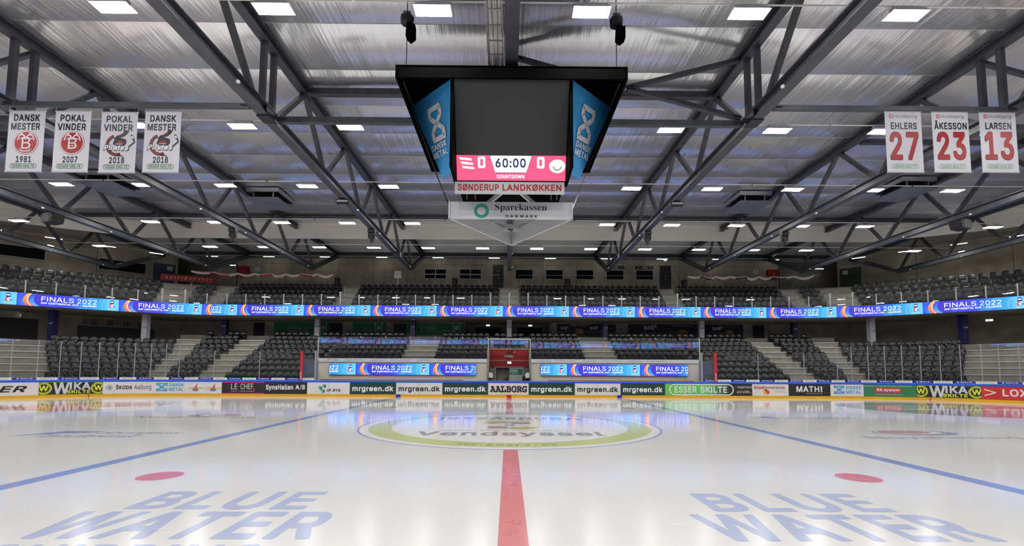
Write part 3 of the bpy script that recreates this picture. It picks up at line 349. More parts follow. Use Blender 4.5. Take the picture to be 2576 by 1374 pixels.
class Art:
    """flat print: coloured polygons in layers, built as one mesh on any surface map f(x, y, d)"""
    def __init__(s, clip=None): s.P = []; s.clip = clip
    def poly(s, pts, col, l=1):
        cols = col if isinstance(col, list) else [col] * len(pts)
        P = [(p[0], p[1], c) for p, c in zip(pts, cols)]
        if s.clip:
            for lim, sg in ((s.clip[0], 1), (s.clip[1], -1)):
                Q = []
                for i in range(len(P)):
                    a, b = P[i], P[(i + 1) % len(P)]
                    ia, ib = sg * (a[0] - lim) >= 0, sg * (b[0] - lim) >= 0
                    if ia: Q.append(a)
                    if ia != ib:
                        t = (lim - a[0]) / (b[0] - a[0])
                        Q.append((lim, a[1] + t * (b[1] - a[1]), tuple(p + t * (q - p) for p, q in zip(a[2], b[2]))))
                P = Q
                if len(P) < 3: return s
        s.P.append((P, l)); return s
    def rect(s, x0, y0, x1, y1, col, l=1, n=1):
        for i in range(n):
            a = x0 + (x1 - x0) * i / n; b = x0 + (x1 - x0) * (i + 1) / n
            s.poly([(a, y0), (b, y0), (b, y1), (a, y1)], col, l)
        return s
    def grad(s, stops, y0, y1, l=1, sub=4):
        for (xa, ca), (xb, cb) in zip(stops, stops[1:]):
            for i in range(sub):
                t0, t1 = i / sub, (i + 1) / sub
                m0 = tuple(p + (q - p) * t0 for p, q in zip(ca, cb)); m1 = tuple(p + (q - p) * t1 for p, q in zip(ca, cb))
                a, b = xa + (xb - xa) * t0, xa + (xb - xa) * t1
                s.poly([(a, y0), (b, y0), (b, y1), (a, y1)], [m0, m1, m1, m0], l)
        return s
    def text(s, body, x0, y0, x1, y1, col, l=2, bold=0.0, shear=0.0, res=2, rot=0.0, pre=''):
        vs, fs = txt2d(body, bold, res, pre)
        ca, sa = math.cos(rot), math.sin(rot); cx, cy = (x0 + x1) / 2, (y0 + y1) / 2
        q = []
        for u, v in vs:
            x = x0 + (x1 - x0) * u + shear * (y1 - y0) * (v - 0.5); y = y0 + (y1 - y0) * v
            if rot: x, y = cx + (x - cx) * ca - (y - cy) * sa, cy + (x - cx) * sa + (y - cy) * ca
            q.append((x, y))
        for f in fs: s.poly([q[i] for i in f], col, l)
        return s
    def disc(s, cx, cy, rx, ry, col, l=1, n=20, a0=0.0, a1=2 * PI):
        return s.poly([(cx + rx * math.cos(a0 + (a1 - a0) * i / n), cy + ry * math.sin(a0 + (a1 - a0) * i / n)) for i in range(n)], col, l)
    def ring(s, cx, cy, r0, r1, col, l=1, n=28, a0=0.0, a1=2 * PI, k=1.0):
        for i in range(n):
            a = a0 + (a1 - a0) * i / n; b = a0 + (a1 - a0) * (i + 1) / n
            s.poly([(cx + r0 * math.cos(a), cy + k * r0 * math.sin(a)), (cx + r1 * math.cos(a), cy + k * r1 * math.sin(a)),
                    (cx + r1 * math.cos(b), cy + k * r1 * math.sin(b)), (cx + r0 * math.cos(b), cy + k * r0 * math.sin(b))], col, l)
        return s
    def line(s, pts, wd, col, l=2):
        for a, b in zip(pts, pts[1:]):
            dx, dy = b[0] - a[0], b[1] - a[1]; d = math.hypot(dx, dy) or 1; nx, ny = -dy / d * wd / 2, dx / d * wd / 2
            s.poly([(a[0] + nx, a[1] + ny), (a[0] - nx, a[1] - ny), (b[0] - nx, b[1] - ny), (b[0] + nx, b[1] + ny)], col, l)
        return s
    def pill(s, x0, y0, x1, y1, wd, col, l=2, k=8):
        r = (y1 - y0) / 2; P = []
        for i in range(k + 1): a = PI / 2 + PI * i / k; P.append((x0 + r + r * math.cos(a), y0 + r + r * math.sin(a)))
        for i in range(k + 1): a = -PI / 2 + PI * i / k; P.append((x1 - r + r * math.cos(a), y0 + r + r * math.sin(a)))
        return s.line(P + [P[0]], wd, col, l)
    def split(s, xs):
        """cut the polygons where the surface bends"""
        for lim in xs:
            out = []
            for P, l in s.P:
                lo = min(p[0] for p in P); hi = max(p[0] for p in P)
                if hi <= lim + 1e-6 or lo >= lim - 1e-6: out.append((P, l)); continue
                for sg in (1, -1):
                    b = Art((lim, 1e9) if sg > 0 else (-1e9, lim)); b.poly([(p[0], p[1]) for p in P], [p[2] for p in P], l); out += b.P
            s.P = out
        return s
    def mesh(s, name, fmap, material, eps=0.004):
        me = bpy.data.meshes.new(name); V = []; F = []; K = []
        for P, l in s.P:
            if area2(P) < 0: P = P[::-1]                # all faces turned to the viewer
            n = len(V)
            V += [fmap(x, y, l * eps) for x, y, c in P]; F.append(list(range(n, n + len(P))))
            K += [(*lin(c), 1.0) for x, y, c in P]
        me.from_pydata(V, [], F)
        ca = me.color_attributes.new('Col', 'FLOAT_COLOR', 'CORNER')
        ca.data.foreach_set('color', [q for k in K for q in k])
        me.materials.append(material); me.update()
        return me
    def build(s, name, fmap, material, parent=None, eps=0.004):
        return link(name, s.mesh(name, fmap, material, eps), parent)

def plane(O, U=(1, 0, 0), V=(0, 0, 1)):
    O = Vector(O); U = Vector(U).normalized(); V = Vector(V).normalized(); N = U.cross(V).normalized()
    return lambda x, y, d: tuple(O + U * x + V * y + N * d)

WORDS = ['zeroth', 'first', 'second', 'third', 'fourth', 'fifth', 'sixth', 'seventh', 'eighth', 'ninth', 'tenth', 'eleventh', 'twelfth',
         'thirteenth', 'fourteenth', 'fifteenth', 'sixteenth', 'seventeenth', 'eighteenth', 'nineteenth', 'twentieth']
def nth(i):
    if i <= 20: return WORDS[i]
    t = {2: 'twenty', 3: 'thirty', 4: 'forty', 5: 'fifty', 6: 'sixty'}
    if i % 10 == 0: return t[i // 10].replace('ty', 'tieth')
    return t[i // 10] + '-' + WORDS[i % 10]

# ------------------------------------------------------------------ materials
STEEL = noisy('painted_steel', (58, 60, 66), (72, 74, 80), 3.0, 0.42, 0.05)
CONC = noisy('concrete', (112, 109, 102), (134, 131, 123), 1.3, 0.8, 0.15)
CONC_D = noisy('wall_concrete', (146, 138, 121), (174, 165, 147), 0.9, 0.85, 0.1)
CONC_L = noisy('terrace_concrete', (136, 132, 121), (152, 148, 137), 2.5, 0.75, 0.1)
NOSE = noisy('step_nosing', (188, 185, 176), (206, 203, 194), 3.0, 0.6)
WHITE = mat('white_paint', (225, 222, 216), 0.45)
OFFW = noisy('offwhite_fabric', (236, 231, 221), (240, 236, 227), 0.6, 0.8)
GREY = mat('light_grey', (178, 178, 182), 0.5)
ALU = mat('aluminium', (176, 178, 182), 0.35, 0.7)
DKMET = mat('dark_metal', (40, 42, 46), 0.45, 0.3)
BLACK = mat('black_plastic', (14, 14, 15), 0.5)
FABRIC = mat('black_fabric', (5, 5, 6), 0.9, spec=0.05)
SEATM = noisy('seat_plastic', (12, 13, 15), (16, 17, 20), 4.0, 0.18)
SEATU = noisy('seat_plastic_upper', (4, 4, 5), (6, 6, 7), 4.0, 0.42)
NAVY = mat('navy_paint', (34, 36, 84), 0.45)
BLUE = mat('cap_blue', (38, 88, 205), 0.3)
YEL = noisy('kick_yellow', (232, 178, 22), (226, 168, 14), 1.0, 0.4)
BOARDW = noisy('board_white', (222, 214, 211), (214, 205, 202), 1.5, 0.35)
RED = mat('red_paint', (196, 28, 30), 0.45)
REDD = mat('red_fabric', (112, 26, 22), 0.8)
WOOD = noisy('bench_wood', (176, 126, 62), (156, 106, 48), 5.0, 0.5, 0.0, (0.3, 4, 4))
DARKGL = mat('dark_window', (10, 11, 13), 0.08)
LAMPM = mat('lamp_panel', (255, 255, 255), 0.5, 0, (255, 254, 251), LAMP)
TUBEM = mat('lamp_tube', (255, 255, 255), 0.5, 0, (255, 253, 248), TUBE)
EXITM = mat('exit_panel', (255, 255, 255), 0.5, 0, (226, 245, 236), 1.4)
PRINT = attr_mat('print', 0.5)
PRINTG = attr_mat('print_gloss', 0.3)
LEDM = attr_mat('led_screen', 0.5, LED)
LEDN = attr_mat('led_screen_near', 0.5, LED * 1.5)

def make_glass(name, tint, haze, ior=1.5):
    m = bpy.data.materials.new(name); m.use_nodes = True; nt = m.node_tree; N = nt.nodes; L = nt.links
    N.remove(N['Principled BSDF'])
    out = N['Material Output']; tr = N.new('ShaderNodeBsdfTransparent'); gl = N.new('ShaderNodeBsdfGlossy'); fr = N.new('ShaderNodeFresnel')
    df = N.new('ShaderNodeBsdfDiffuse'); m1 = N.new('ShaderNodeMixShader'); m2 = N.new('ShaderNodeMixShader')
    tr.inputs[0].default_value = (*tint, 1); gl.inputs['Roughness'].default_value = 0.015; fr.inputs['IOR'].default_value = ior
    gl.inputs[0].default_value = (1, 1, 1, 1); df.inputs[0].default_value = (0.8, 0.85, 0.85, 1)
    m1.inputs[0].default_value = haze
    L.new(tr.outputs[0], m1.inputs[1]); L.new(df.outputs[0], m1.inputs[2])
    L.new(fr.outputs[0], m2.inputs[0]); L.new(m1.outputs[0], m2.inputs[1]); L.new(gl.outputs[0], m2.inputs[2])
    L.new(m2.outputs[0], out.inputs[0])
    return m
GLASS = make_glass('pane_glass', (0.97, 0.985, 0.985), 0.015)
GLASSP = make_glass('scuffed_pane', (0.93, 0.955, 0.95), 0.16, 1.12)
GLASSR = make_glass('reflective_pane', (0.97, 0.985, 0.985), 0.01, 1.8)

# foil: aluminium faced insulation, creased along the span; a bright mirror lobe over a broad crumpled one
FOIL = bpy.data.materials.new('foil'); FOIL.use_nodes = True
nt = FOIL.node_tree; N = nt.nodes; L = nt.links; N.remove(N['Principled BSDF'])
tc = N.new('ShaderNodeTexCoord'); mp = N.new('ShaderNodeMapping'); mp.inputs['Scale'].default_value = (4.5, 0.10, 1)
n1 = N.new('ShaderNodeTexNoise'); n1.inputs['Scale'].default_value = 1.0; n1.inputs['Detail'].default_value = 4.0; n1.inputs['Roughness'].default_value = 0.6
mp2 = N.new('ShaderNodeMapping'); mp2.inputs['Scale'].default_value = (0.8, 0.12, 1)
n2 = N.new('ShaderNodeTexNoise'); n2.inputs['Scale'].default_value = 1.0; n2.inputs['Detail'].default_value = 2.0
ad = N.new('ShaderNodeMath'); ad.operation = 'MULTIPLY_ADD'; ad.inputs[1].default_value = 1.5
bp = N.new('ShaderNodeBump'); bp.inputs['Strength'].default_value = 1.0; bp.inputs['Distance'].default_value = 0.028
L.new(tc.outputs['Object'], mp.inputs[0]); L.new(mp.outputs[0], n1.inputs[0]); L.new(tc.outputs['Object'], mp2.inputs[0]); L.new(mp2.outputs[0], n2.inputs[0])
L.new(n2.outputs[0], ad.inputs[0]); L.new(n1.outputs[0], ad.inputs[2]); L.new(ad.outputs[0], bp.inputs['Height'])
g1_ = N.new('ShaderNodeBsdfGlossy'); g2_ = N.new('ShaderNodeBsdfGlossy'); mx_ = N.new('ShaderNodeMixShader')
g1_.inputs[0].default_value = g2_.inputs[0].default_value = (*lin((246, 246, 248)), 1)
g1_.inputs['Roughness'].default_value = 0.16; g2_.inputs['Roughness'].default_value = 0.55; mx_.inputs[0].default_value = 0.36
L.new(bp.outputs[0], g1_.inputs['Normal']); L.new(bp.outputs[0], g2_.inputs['Normal'])
L.new(g1_.outputs[0], mx_.inputs[1]); L.new(g2_.outputs[0], mx_.inputs[2]); L.new(mx_.outputs[0], N['Material Output'].inputs[0])

def ice_nodes(m):
    nt = m.node_tree; N = nt.nodes; L = nt.links; b = N['Principled BSDF']
    b.inputs['IOR'].default_value = 1.31; b.inputs['Specular IOR Level'].default_value = 0.5
    tc = N.new('ShaderNodeTexCoord'); mp = N.new('ShaderNodeMapping'); mp.inputs['Scale'].default_value = (1, 1, 1)
    n1 = N.new('ShaderNodeTexNoise'); n1.inputs['Scale'].default_value = 1.2; n1.inputs['Detail'].default_value = 6.0
    rg = N.new('ShaderNodeMapRange'); rg.inputs['To Min'].default_value = 0.05; rg.inputs['To Max'].default_value = 0.085
    n2 = N.new('ShaderNodeTexNoise'); n2.inputs['Scale'].default_value = 60.0; n2.inputs['Detail'].default_value = 3.0
    bp = N.new('ShaderNodeBump'); bp.inputs['Strength'].default_value = 0.012; bp.inputs['Distance'].default_value = 0.005
    # skated ice is a mirror at grazing angles only: the scratches scatter steeper light
    lw = N.new('ShaderNodeLayerWeight'); lw.inputs['Blend'].default_value = 0.5
    gz = N.new('ShaderNodeMapRange'); gz.inputs['From Min'].default_value = 0.66; gz.inputs['From Max'].default_value = 0.93
    gz.inputs['To Min'].default_value = 0.14; gz.inputs['To Max'].default_value = 0.0
    sm = N.new('ShaderNodeMath'); sm.operation = 'ADD'
    L.new(tc.outputs['Object'], n1.inputs[0]); L.new(n1.outputs[0], rg.inputs['Value'])
    L.new(lw.outputs['Facing'], gz.inputs['Value']); L.new(gz.outputs[0], sm.inputs[0]); L.new(rg.outputs[0], sm.inputs[1]); L.new(sm.outputs[0], b.inputs['Roughness'])
    L.new(tc.outputs['Object'], n2.inputs[0]); L.new(n2.outputs[0], bp.inputs['Height']); L.new(bp.outputs[0], b.inputs['Normal'])
ICE = noisy('ice', (219, 218, 215), (213, 212, 209), 0.35, 0.14)
ice_nodes(ICE)
ICEP = attr_mat('ice_paint', 0.14)
ice_nodes(ICEP)
nt = ICEP.node_tree; b = nt.nodes['Principled BSDF']       # the paint lies under a skin of milky ice
mx = nt.nodes.new('ShaderNodeMix'); mx.data_type = 'RGBA'; mx.inputs[0].default_value = 0.2
at_ = [q for q in nt.nodes if q.type == 'ATTRIBUTE'][0]
nt.links.new(at_.outputs['Color'], mx.inputs[6]); mx.inputs[7].default_value = (*lin((220, 220, 218)), 1); nt.links.new(mx.outputs[2], b.inputs['Base Color'])
# ------------------------------------------------------------------ rink geometry
NF = 26
D = 29.81; CY = 14.34; RC = 8.5; SX = 21.5
YN = 2 * CY - D                                   # near boards
def bpath(s, off=0.0):
    """far boards line: straight, then quarter circles; off is outwards"""
    a = abs(s); g = 1 if s >= 0 else -1
    if a <= SX: return (s, D + off)
    t = (a - SX) / RC
    if t <= PI / 2:                                     # the arc is built of flat facets
        k = t / (PI / 2) * NF; i = min(NF - 1, int(k)); f = k - i; t0, t1 = PI / 2 * i / NF, PI / 2 * (i + 1) / NF
        sn = math.sin(t0) + f * (math.sin(t1) - math.sin(t0)); cs = math.cos(t0) + f * (math.cos(t1) - math.cos(t0))
        return (g * (SX + (RC + off) * sn), D - RC + (RC + off) * cs)
    if t <= PI / 2: return (g * (SX + (RC + off) * math.sin(t)), D - RC + (RC + off) * math.cos(t))
    e = a - SX - RC * PI / 2
    return (g * (SX + RC + off), D - RC - e)
def bnorm(s):
    p, q = bpath(s, 0), bpath(s, 1); return (q[0] - p[0], q[1] - p[1])
def ssteps(s0, s1, stp=0.55):
    """sample positions: only the ends on the straight, dense on the arcs"""
    out = [s0]
    for lo, hi in ((-SX - RC * PI / 2, -SX), (SX, SX + RC * PI / 2)):
        a, b = max(s0, lo), min(s1, hi)
        if b > a:
            out += [a, b] + [q for q in (lo + (hi - lo) * i / NF for i in range(NF + 1)) if a < q < b]
    out += [s1]; out = sorted(set(round(x, 4) for x in out))
    return out
def sweep(mb, path, s_list, prof, m=0):
    """closed profile [(off, z)] along path(s, off)"""
    n = len(prof); vs = []
    for s in s_list:
        for o, z in prof: x, y = path(s, o); vs.append((x, y, z))
    fs = []
    for i in range(len(s_list) - 1):
        for k in range(n):
            j = (k + 1) % n; fs.append((i * n + k, (i + 1) * n + k, (i + 1) * n + j, i * n + j))
    e = (len(s_list) - 1) * n
    fs += [tuple(range(n)), tuple(e + k for k in range(n))[::-1]]
    return mb.add(vs, fs, m)

# ------------------------------------------------------------------ floor: ice sheet with its paint, hall slab
pts = []
for sx, sy, a0 in ((1, 1, 0), (-1, 1, 90), (-1, -1, 180), (1, -1, 270)):
    for i in range(13):
        a = math.radians(a0 + 90 * i / 12)
        pts.append((sx * SX + (RC + .05) * math.cos(a), CY + sy * (D - RC - CY) + (RC + .05) * math.sin(a), 0.0))
mb = MB(); n = len(pts); mb.add(pts + [(x, y, -0.1) for x, y, z in pts], [tuple(range(n))] + [(i, i + n, (i + 1) % n + n, (i + 1) % n) for i in range(n)])
floor = tag(mb.build('floor', ICE), kind='structure')
mb = MB(); mb.box(-48, 48, -16, 47, -0.3, -0.1)
tag(mb.build('floor', CONC), kind='structure')
G = lambda x, y, d: (x, y, d)
IB, IR = (106, 132, 196), (204, 72, 72)
a = Art().rect(-.15, YN + .1, .15, CY - 4.5, (205, 86, 88)).rect(-.15, CY + 4.5, .15, D, IR)
for k in range(420):                               # worn, streaky paint
    y = .6 + 9.2 * random.random() ** 1.6; x = random.uniform(-.145, .1); ww = random.uniform(.01, .045)
    a.rect(x, y, x + ww, y + random.uniform(.002, .005) * (1 + .25 * y), random.choice([(212, 104, 104), (198, 78, 80), (216, 116, 114)]), 2 + .02 * k)
a.build('centre_line', G, ICEP, floor, 0.0012)
for g in (-1, 1):
    a = Art().rect(g * 7.163 - .15, YN + .1, g * 7.163 + .15, D, IB); a.build('blue_line', G, ICEP, floor, 0.0012)
for x in (-21.3, 21.3):
    pass
for x in (-5.5, 5.5):
    for y in (CY - 7, CY + 7):
        Art().disc(x, y, .36, .36, (226, 206, 206), 1, 28).disc(x, y, .31, .31, (200, 72, 78), 2, 28).build('face_off_dot', G, ICEP, floor, 0.0012)
# centre circle with its advert
GR = (190, 200, 108); INK = (128, 130, 136)
a = Art().disc(0, CY, 4.5, 4.5, (124, 140, 198), 1, 72).disc(0, CY, 4.44, 4.44, (232, 231, 227), 2, 72).disc(0, CY, 4.2, 4.2, GR, 3, 72).disc(0, CY, 3.55, 3.55, (231, 230, 227), 4, 72)
a.rect(-.15, CY + 3.55, .15, CY + 4.44, (204, 120, 112), 5)
a.text('Vendsyssel', -2.5, CY - 2.55, 2.5, CY - 1.55, INK, 6, 0.02)
a.text('Vendsyssel', 2.5, CY + 2.55, -2.5, CY + 1.55, (140, 142, 158), 6, 0.02)
a.text('SPAREKASSEN', -1.9, CY - 1.42, 1.9, CY - 1.25, (176, 176, 180), 6).text('SPAREKASSEN', 1.9, CY + 1.42, -1.9, CY + 1.25, (180, 180, 184), 6)
for g in (1, -1):                                  # the emblem: two waves, dark and olive, seen from both sides
    f = lambda L: [(g * x, CY + g * y) for x, y in L]
    a.poly(f([(-.66, -.75), (-.05, -.75), (.25, -.55), (-.1, -.35), (-.66, -.35)]), (150, 138, 136), 6)
    a.poly(f([(-.1, -1.0), (.66, -1.0), (.9, -.5), (.5, -.4), (.2, -.65), (-.1, -.85)]), (178, 184, 92), 7)
    a.poly(f([(-.66, -1.0), (-.1, -1.0), (-.1, -.86), (-.66, -.9)]), (186, 190, 110), 7)
a.disc(0, CY, .16, .16, (96, 104, 150), 8, 16)
for cx, ch in zip([-1.05, -.9, -.75, -.6, -.42, -.2, -.02, .16, .34, .5, .7, .9], 'www.sparv.dk'):
    ang = -PI / 2 + cx * 0.29; r = 3.88; px, py = r * math.cos(ang), CY + r * math.sin(ang)
    hh = {'.': .05}.get(ch, .26); ww = {'.': .05}.get(ch, .15)
    a.text(ch, px - ww / 2, py - hh / 2, px + ww / 2, py + hh / 2, (140, 150, 100), 5, 0.02, rot=ang + PI / 2)
a.build('centre_circle', G, ICEP, floor, 0.0006)
# end circles: advert discs
a = Art()
a.disc(-20.9, 21.35, 4.5, 4.5, (206, 120, 122), 1, 60).disc(-20.9, 21.35, 4.44, 4.44, (228, 222, 221), 2, 60).disc(-19.6, 22.3, 3.0, 1.9, (212, 150, 152), 3, 40)
a.poly([(-25.2, 20.2), (-20, 19.0), (-18.2, 18.4), (-17, 19.4), (-19.2, 20.6), (-25.2, 21.2)], (206, 116, 118), 3.6).disc(-20.9, 21.35, .3, .3, (198, 66, 70), 4, 20)
a.build('face_off_circle', G, ICEP, floor, 0.0012)
a = Art()
a.disc(20.9, 21.35, 4.6, 4.6, (120, 100, 120), 1, 60).disc(21.6, 21.5, 3.4, 3.2, (138, 128, 146), 2, 40).poly([(18, 21), (25, 20.6), (25, 21.2), (18, 21.4)], (222, 214, 218), 3)
a.poly([(17.5, 22.8), (24.5, 22.6), (24.5, 23.1), (17.5, 23.2)], (206, 190, 196), 3).disc(20.9, 21.35, .3, .3, (186, 70, 80), 4, 20)
a.build('face_off_circle', G, ICEP, floor, 0.0012)
BW = (160, 170, 206)
a = Art().text('BLUE', -4.66, 5.6, -2.5, 6.42, BW, 1, 0.05).text('WATER', -5.0, 4.64, -2.02, 5.52, BW, 1, 0.05).text('SHIPPING', -4.9, 3.7, -2.3, 4.5, BW, 1, 0.05)
a.build('ice_lettering', G, ICEP, floor, 0.0012)
a = Art().text('BLUE', 2.42, 5.54, 4.62, 6.37, BW, 1, 0.05).text('WATER', 2.05, 4.6, 4.9, 5.45, BW, 1, 0.05).text('SHIPPING', 2.2, 3.7, 4.8, 4.45, BW, 1, 0.05)
a.build('ice_lettering', G, ICEP, floor, 0.0012)
a = Art().poly([(-12.55, 11.6), (-12.0, 12.62), (-10.9, 12.6), (-11.9, 12.0)], (104, 124, 190)).text('Lundborgens', -11.7, 12.05, -8.7, 12.5, (136, 140, 158), 2, .01, .3).text('Tandteknik', -11.9, 11.45, -9.3, 11.95, (136, 140, 158), 2, .01, .3)
a.build('ice_lettering', G, ICEP, floor, 0.0012)
a = Art().text('Nova', -13.2, 16.2, -11.6, 16.65, (140, 138, 150), 2, .01).text('Racking', -11.4, 16.2, -9.0, 16.65, (140, 138, 150), 2, .01)
a.disc(-10.9, 17.2, .95, .55, (140, 138, 150), 1, 28).disc(-10.7, 17.25, .78, .42, (228, 225, 224), 2, 28).disc(-10.6, 17.3, .6, .3, (196, 130, 138), 3, 28)
a.build('ice_lettering', G, ICEP, floor, 0.0012)
a = Art().text('Nova', 9.2, 11.65, 10.9, 12.1, (150, 150, 160), 2, .01).text('Racking', 11.0, 11.65, 13.2, 12.1, (150, 150, 160), 2, .01)
a.disc(11.3, 12.85, 1.15, .55, (146, 146, 160), 1, 28).disc(11.2, 12.95, .92, .4, (230, 228, 226), 2, 28).disc(11.1, 12.98, .75, .3, (194, 126, 132), 3, 28)
a.build('ice_lettering', G, ICEP, floor, 0.0012)
a = Art().poly([(9.0, 17.4), (9.75, 16.55), (9.75, 17.35)], (116, 132, 196)).text('Lundborgens', 9.9, 16.95, 12.7, 17.3, (150, 150, 160), 2, .01).text('Tandteknik', 10.1, 16.5, 12.4, 16.85, (150, 150, 160), 2, .01)
a.build('ice_lettering', G, ICEP, floor, 0.0012)
a = Art()
for x in (-4.55, 1.85): a.ring(x, 24.25, .4, .55, (150, 152, 160), 1, 24)
a.text('Synoptik', -3.6, 24.0, -1.3, 24.5, (150, 152, 160), 1).text('Synoptik', 2.6, 24.0, 5.0, 24.5, (150, 152, 160), 1)
a.build('ice_lettering', G, ICEP, floor, 0.0012)
a = Art()
for k in range(420):                                # skate scratches
    x = random.uniform(-14, 14); y = random.uniform(2.2, 20); t = random.uniform(0, PI); l = random.uniform(.04, .35)
    a.line([(x, y), (x + l * math.cos(t), y + l * math.sin(t) * .5)], .004 + .0004 * y, (244, 244, 242), 12 + .02 * k)
tag(a.build('scratches', G, ICEP, floor, 0.0006), kind='stuff')

# ------------------------------------------------------------------ rink boards
boards = thing('rink_boards', 'white rink boards with yellow kick plate, blue cap rail and printed adverts', 'rink boards')
FULL = ssteps(-34.0, 34.0)
mb = MB(); sweep(mb, bpath, FULL, [(0, .155), (0, .0), (.1, 0), (.1, .155)]); mb.build('kick_plate', YEL, boards)
mb = MB(); sweep(mb, bpath, FULL, [(-.02, .93), (.13, .93), (.13, 1.02), (.11, 1.06), (0, 1.06), (-.02, 1.02)]); mb.build('cap_rail', BLUE, boards)
mb = MB(); sweep(mb, bpath, FULL, [(.03, .155), (.03, .93), (.1, .93), (.1, .155)]); mb.build('back_frame', GREY, boards)
def bmap(s0):
    def f(x, y, d):
        p = bpath(s0 + x, -.002 - d); return (p[0], p[1], y)
    return f
MARK = MB()
def mark(s, wd, m, name):
    mb = MB(); sweep(mb, bpath, ssteps(s - wd / 2, s + wd / 2), [(-.004, .003), (-.004, .155), (.002, .155), (.002, .003)]); mb.build(name, m, boards)
mark(0, .3, RED, 'red_mark'); mark(-7.163, .3, mat('mark_blue', (28, 52, 160), .4), 'blue_mark'); mark(7.163, .3, MATS['mark_blue'], 'blue_mark')
mark(-26.14, .06, RED, 'red_mark'); mark(26.45, .06, RED, 'red_mark')

W0 = (226, 218, 216); DKG = (38, 68, 64); DK = (48, 46, 46); WT = (240, 238, 236)
Z0, Z1 = .165, .925
def advert(s0, s1, base, draw=None, seams=0):
    """one advert panel: a board set a hair proud of the frame, its print as a sub-part; draw(a, w) works in metres, x from the left end"""
    m = base if not isinstance(base, tuple) else None
    if m is None:
        nm = 'board_%d_%d_%d' % base; m = noisy(nm, base, tuple(max(0, c - 8) for c in base), 1.4, .35)
    mb = MB(); st = ssteps(s0 + .008, s1 - .008)
    sweep(mb, bpath, st, [(.0, Z0), (.0, Z1), (.03, Z1), (.03, Z0)])
    p = mb.build('advert_panel', m, boards)
    a = Art((.01, s1 - s0 - .01))
    if draw: draw(a, s1 - s0)
    for k in range(1, seams + 1):
        x = (s1 - s0) * k / (seams + 1); a.rect(x - .006, Z0, x + .006, Z1, (120, 116, 114), 1)
    for k in range(int((s1 - s0) * 3)):             # puck marks
        x = random.uniform(.05, s1 - s0 - .05); y = random.uniform(.2, .88); l = random.uniform(.01, .05); c = random.choice([(150, 146, 144), (120, 116, 114)])
        a.rect(x, y, x + l, y + .012, c, 4)
    if a.P: a.split([q - s0 for q in st[1:-1]]).build('lettering', bmap(s0), PRINTG, p, .003)
    return p
def white_edge(a, w): pass
def mrgreen(fg):
    def f(a, w):
        k = w / 3.0
        a.text('mrgreen.dk', .17 * k, .28, w - .17 * k, .70, fg, 2, .03)
    return f
def wika(a, w):
    Y = (226, 226, 62)
    for x, sg in ((.2, 1), (w - .2, -1)):
        a.ring(x, .55, .30, .345, Y, 2, 24).ring(x, .55, .25, .275, Y, 2, 24).text('W', x - .2, .4, x + .2, .72, Y, 3, .06)
    x0, x1 = w * .21, w * .80
    a.text('W', x0, .205, x0 + (x1 - x0) * .43, .90, (206, 204, 208), 3, .06).text('IKA', x0 + (x1 - x0) * .43, .46, x1, .90, (206, 204, 208), 3, .06)
    a.text('SKILTE', x0 + (x1 - x0) * .36, .235, x1, .43, Y, 4, .05)
    a.rect(0, Z0, w, Z0 + .03, (150, 156, 60), 1).rect(0, Z1 - .03, w, Z1, (150, 156, 60), 1)
LB = (88, 166, 208)
def metal(a, x, h0, h1, c, l=2):
    """hourglass emblem of six strokes and its two line wordmark"""
    W = (h1 - h0) * 1.25; t = .09
    a.poly([(x, h1), (x + W, h1), (x + W, h1 - t), (x, h1 - t)], c, l).poly([(x, h0), (x + W, h0), (x + W, h0 + t), (x, h0 + t)], c, l)
    mid = (h0 + h1) / 2
    a.line([(x + .04, h1 - .05), (x + W - .04, h0 + .05)], t, c, l + 1).line([(x + W - .04, h1 - .05), (x + .04, h0 + .05)], t, c, l + 1)
    a.line([(x + .04, h1), (x + .04, h1 - .17)], .08, c, l).line([(x + W - .04, h1), (x + W - .04, h1 - .17)], .08, c, l)
    a.line([(x + .04, h0), (x + .04, h0 + .17)], .08, c, l).line([(x + W - .04, h0), (x + W - .04, h0 + .17)], .08, c, l)
    a.text('DANSK', x + W + .12, mid + .035, x + W + 1.06, h1 - .01, c, l, .015).text('METAL', x + W + .12, h0 + .01, x + W + 1.04, mid - .035, c, l, .015)
def a_uer(a, w):
    a.text('BAUER', w - 3.3, .36, w - .5, .72, (44, 44, 46), 2, .04, .5)
def a_skoda(a, w):
    a.ring(.33, .56, .13, .155, (110, 130, 116), 2, 20).disc(.33, .56, .115, .115, (205, 205, 203), 2, 20).poly([(.24, .53), (.4, .5), (.42, .58), (.33, .65), (.3, .57)], (70, 160, 90), 3)
    a.text('ŠKODA', .66, .44, 1.5, .74, (52, 52, 54), 2, .03).text('Aalborg', 1.6, .36, 2.55, .72, (70, 70, 72), 2)
    metal(a, 2.83, .32, .84, LB)
    for x in (4.86, 6.0):
        a.text('FAXE', x, .46, x + .38, .58, (206, 196, 60), 3, .05).text('KONDI', x + .42, .46, x + .95, .58, (206, 196, 60), 3, .05)
        a.poly([(x + .34, .5), (x + .56, .84), (x + .5, .56)], (200, 40, 60), 4).poly([(x + .22, .44), (x + .3, .34), (x + .55, .34), (x + .64, .44)], (80, 120, 180), 4).poly([(x + .24, .44), (x + .62, .44), (x + .56, .5), (x + .3, .5)], (220, 90, 50), 4)
def a_chef(a, w):
    a.rect(0, Z1 - .05, w, Z1, (222, 74, 116), 2).rect(0, Z0, w, Z0 + .05, (222, 74, 116), 2)
    a.text('LE', .6, .46, 1.0, .82, (226, 224, 222), 2).rect(1.04, .62, 1.16, .65, (210, 50, 60), 2).text('CHEF', 1.2, .46, 2.02, .82, (226, 224, 222), 2).disc(2.08, .46, .1, .06, (170, 40, 50), 3, 12)
    a.text('Diner Transportable', .6, .28, 2.1, .38, (190, 188, 186), 2)
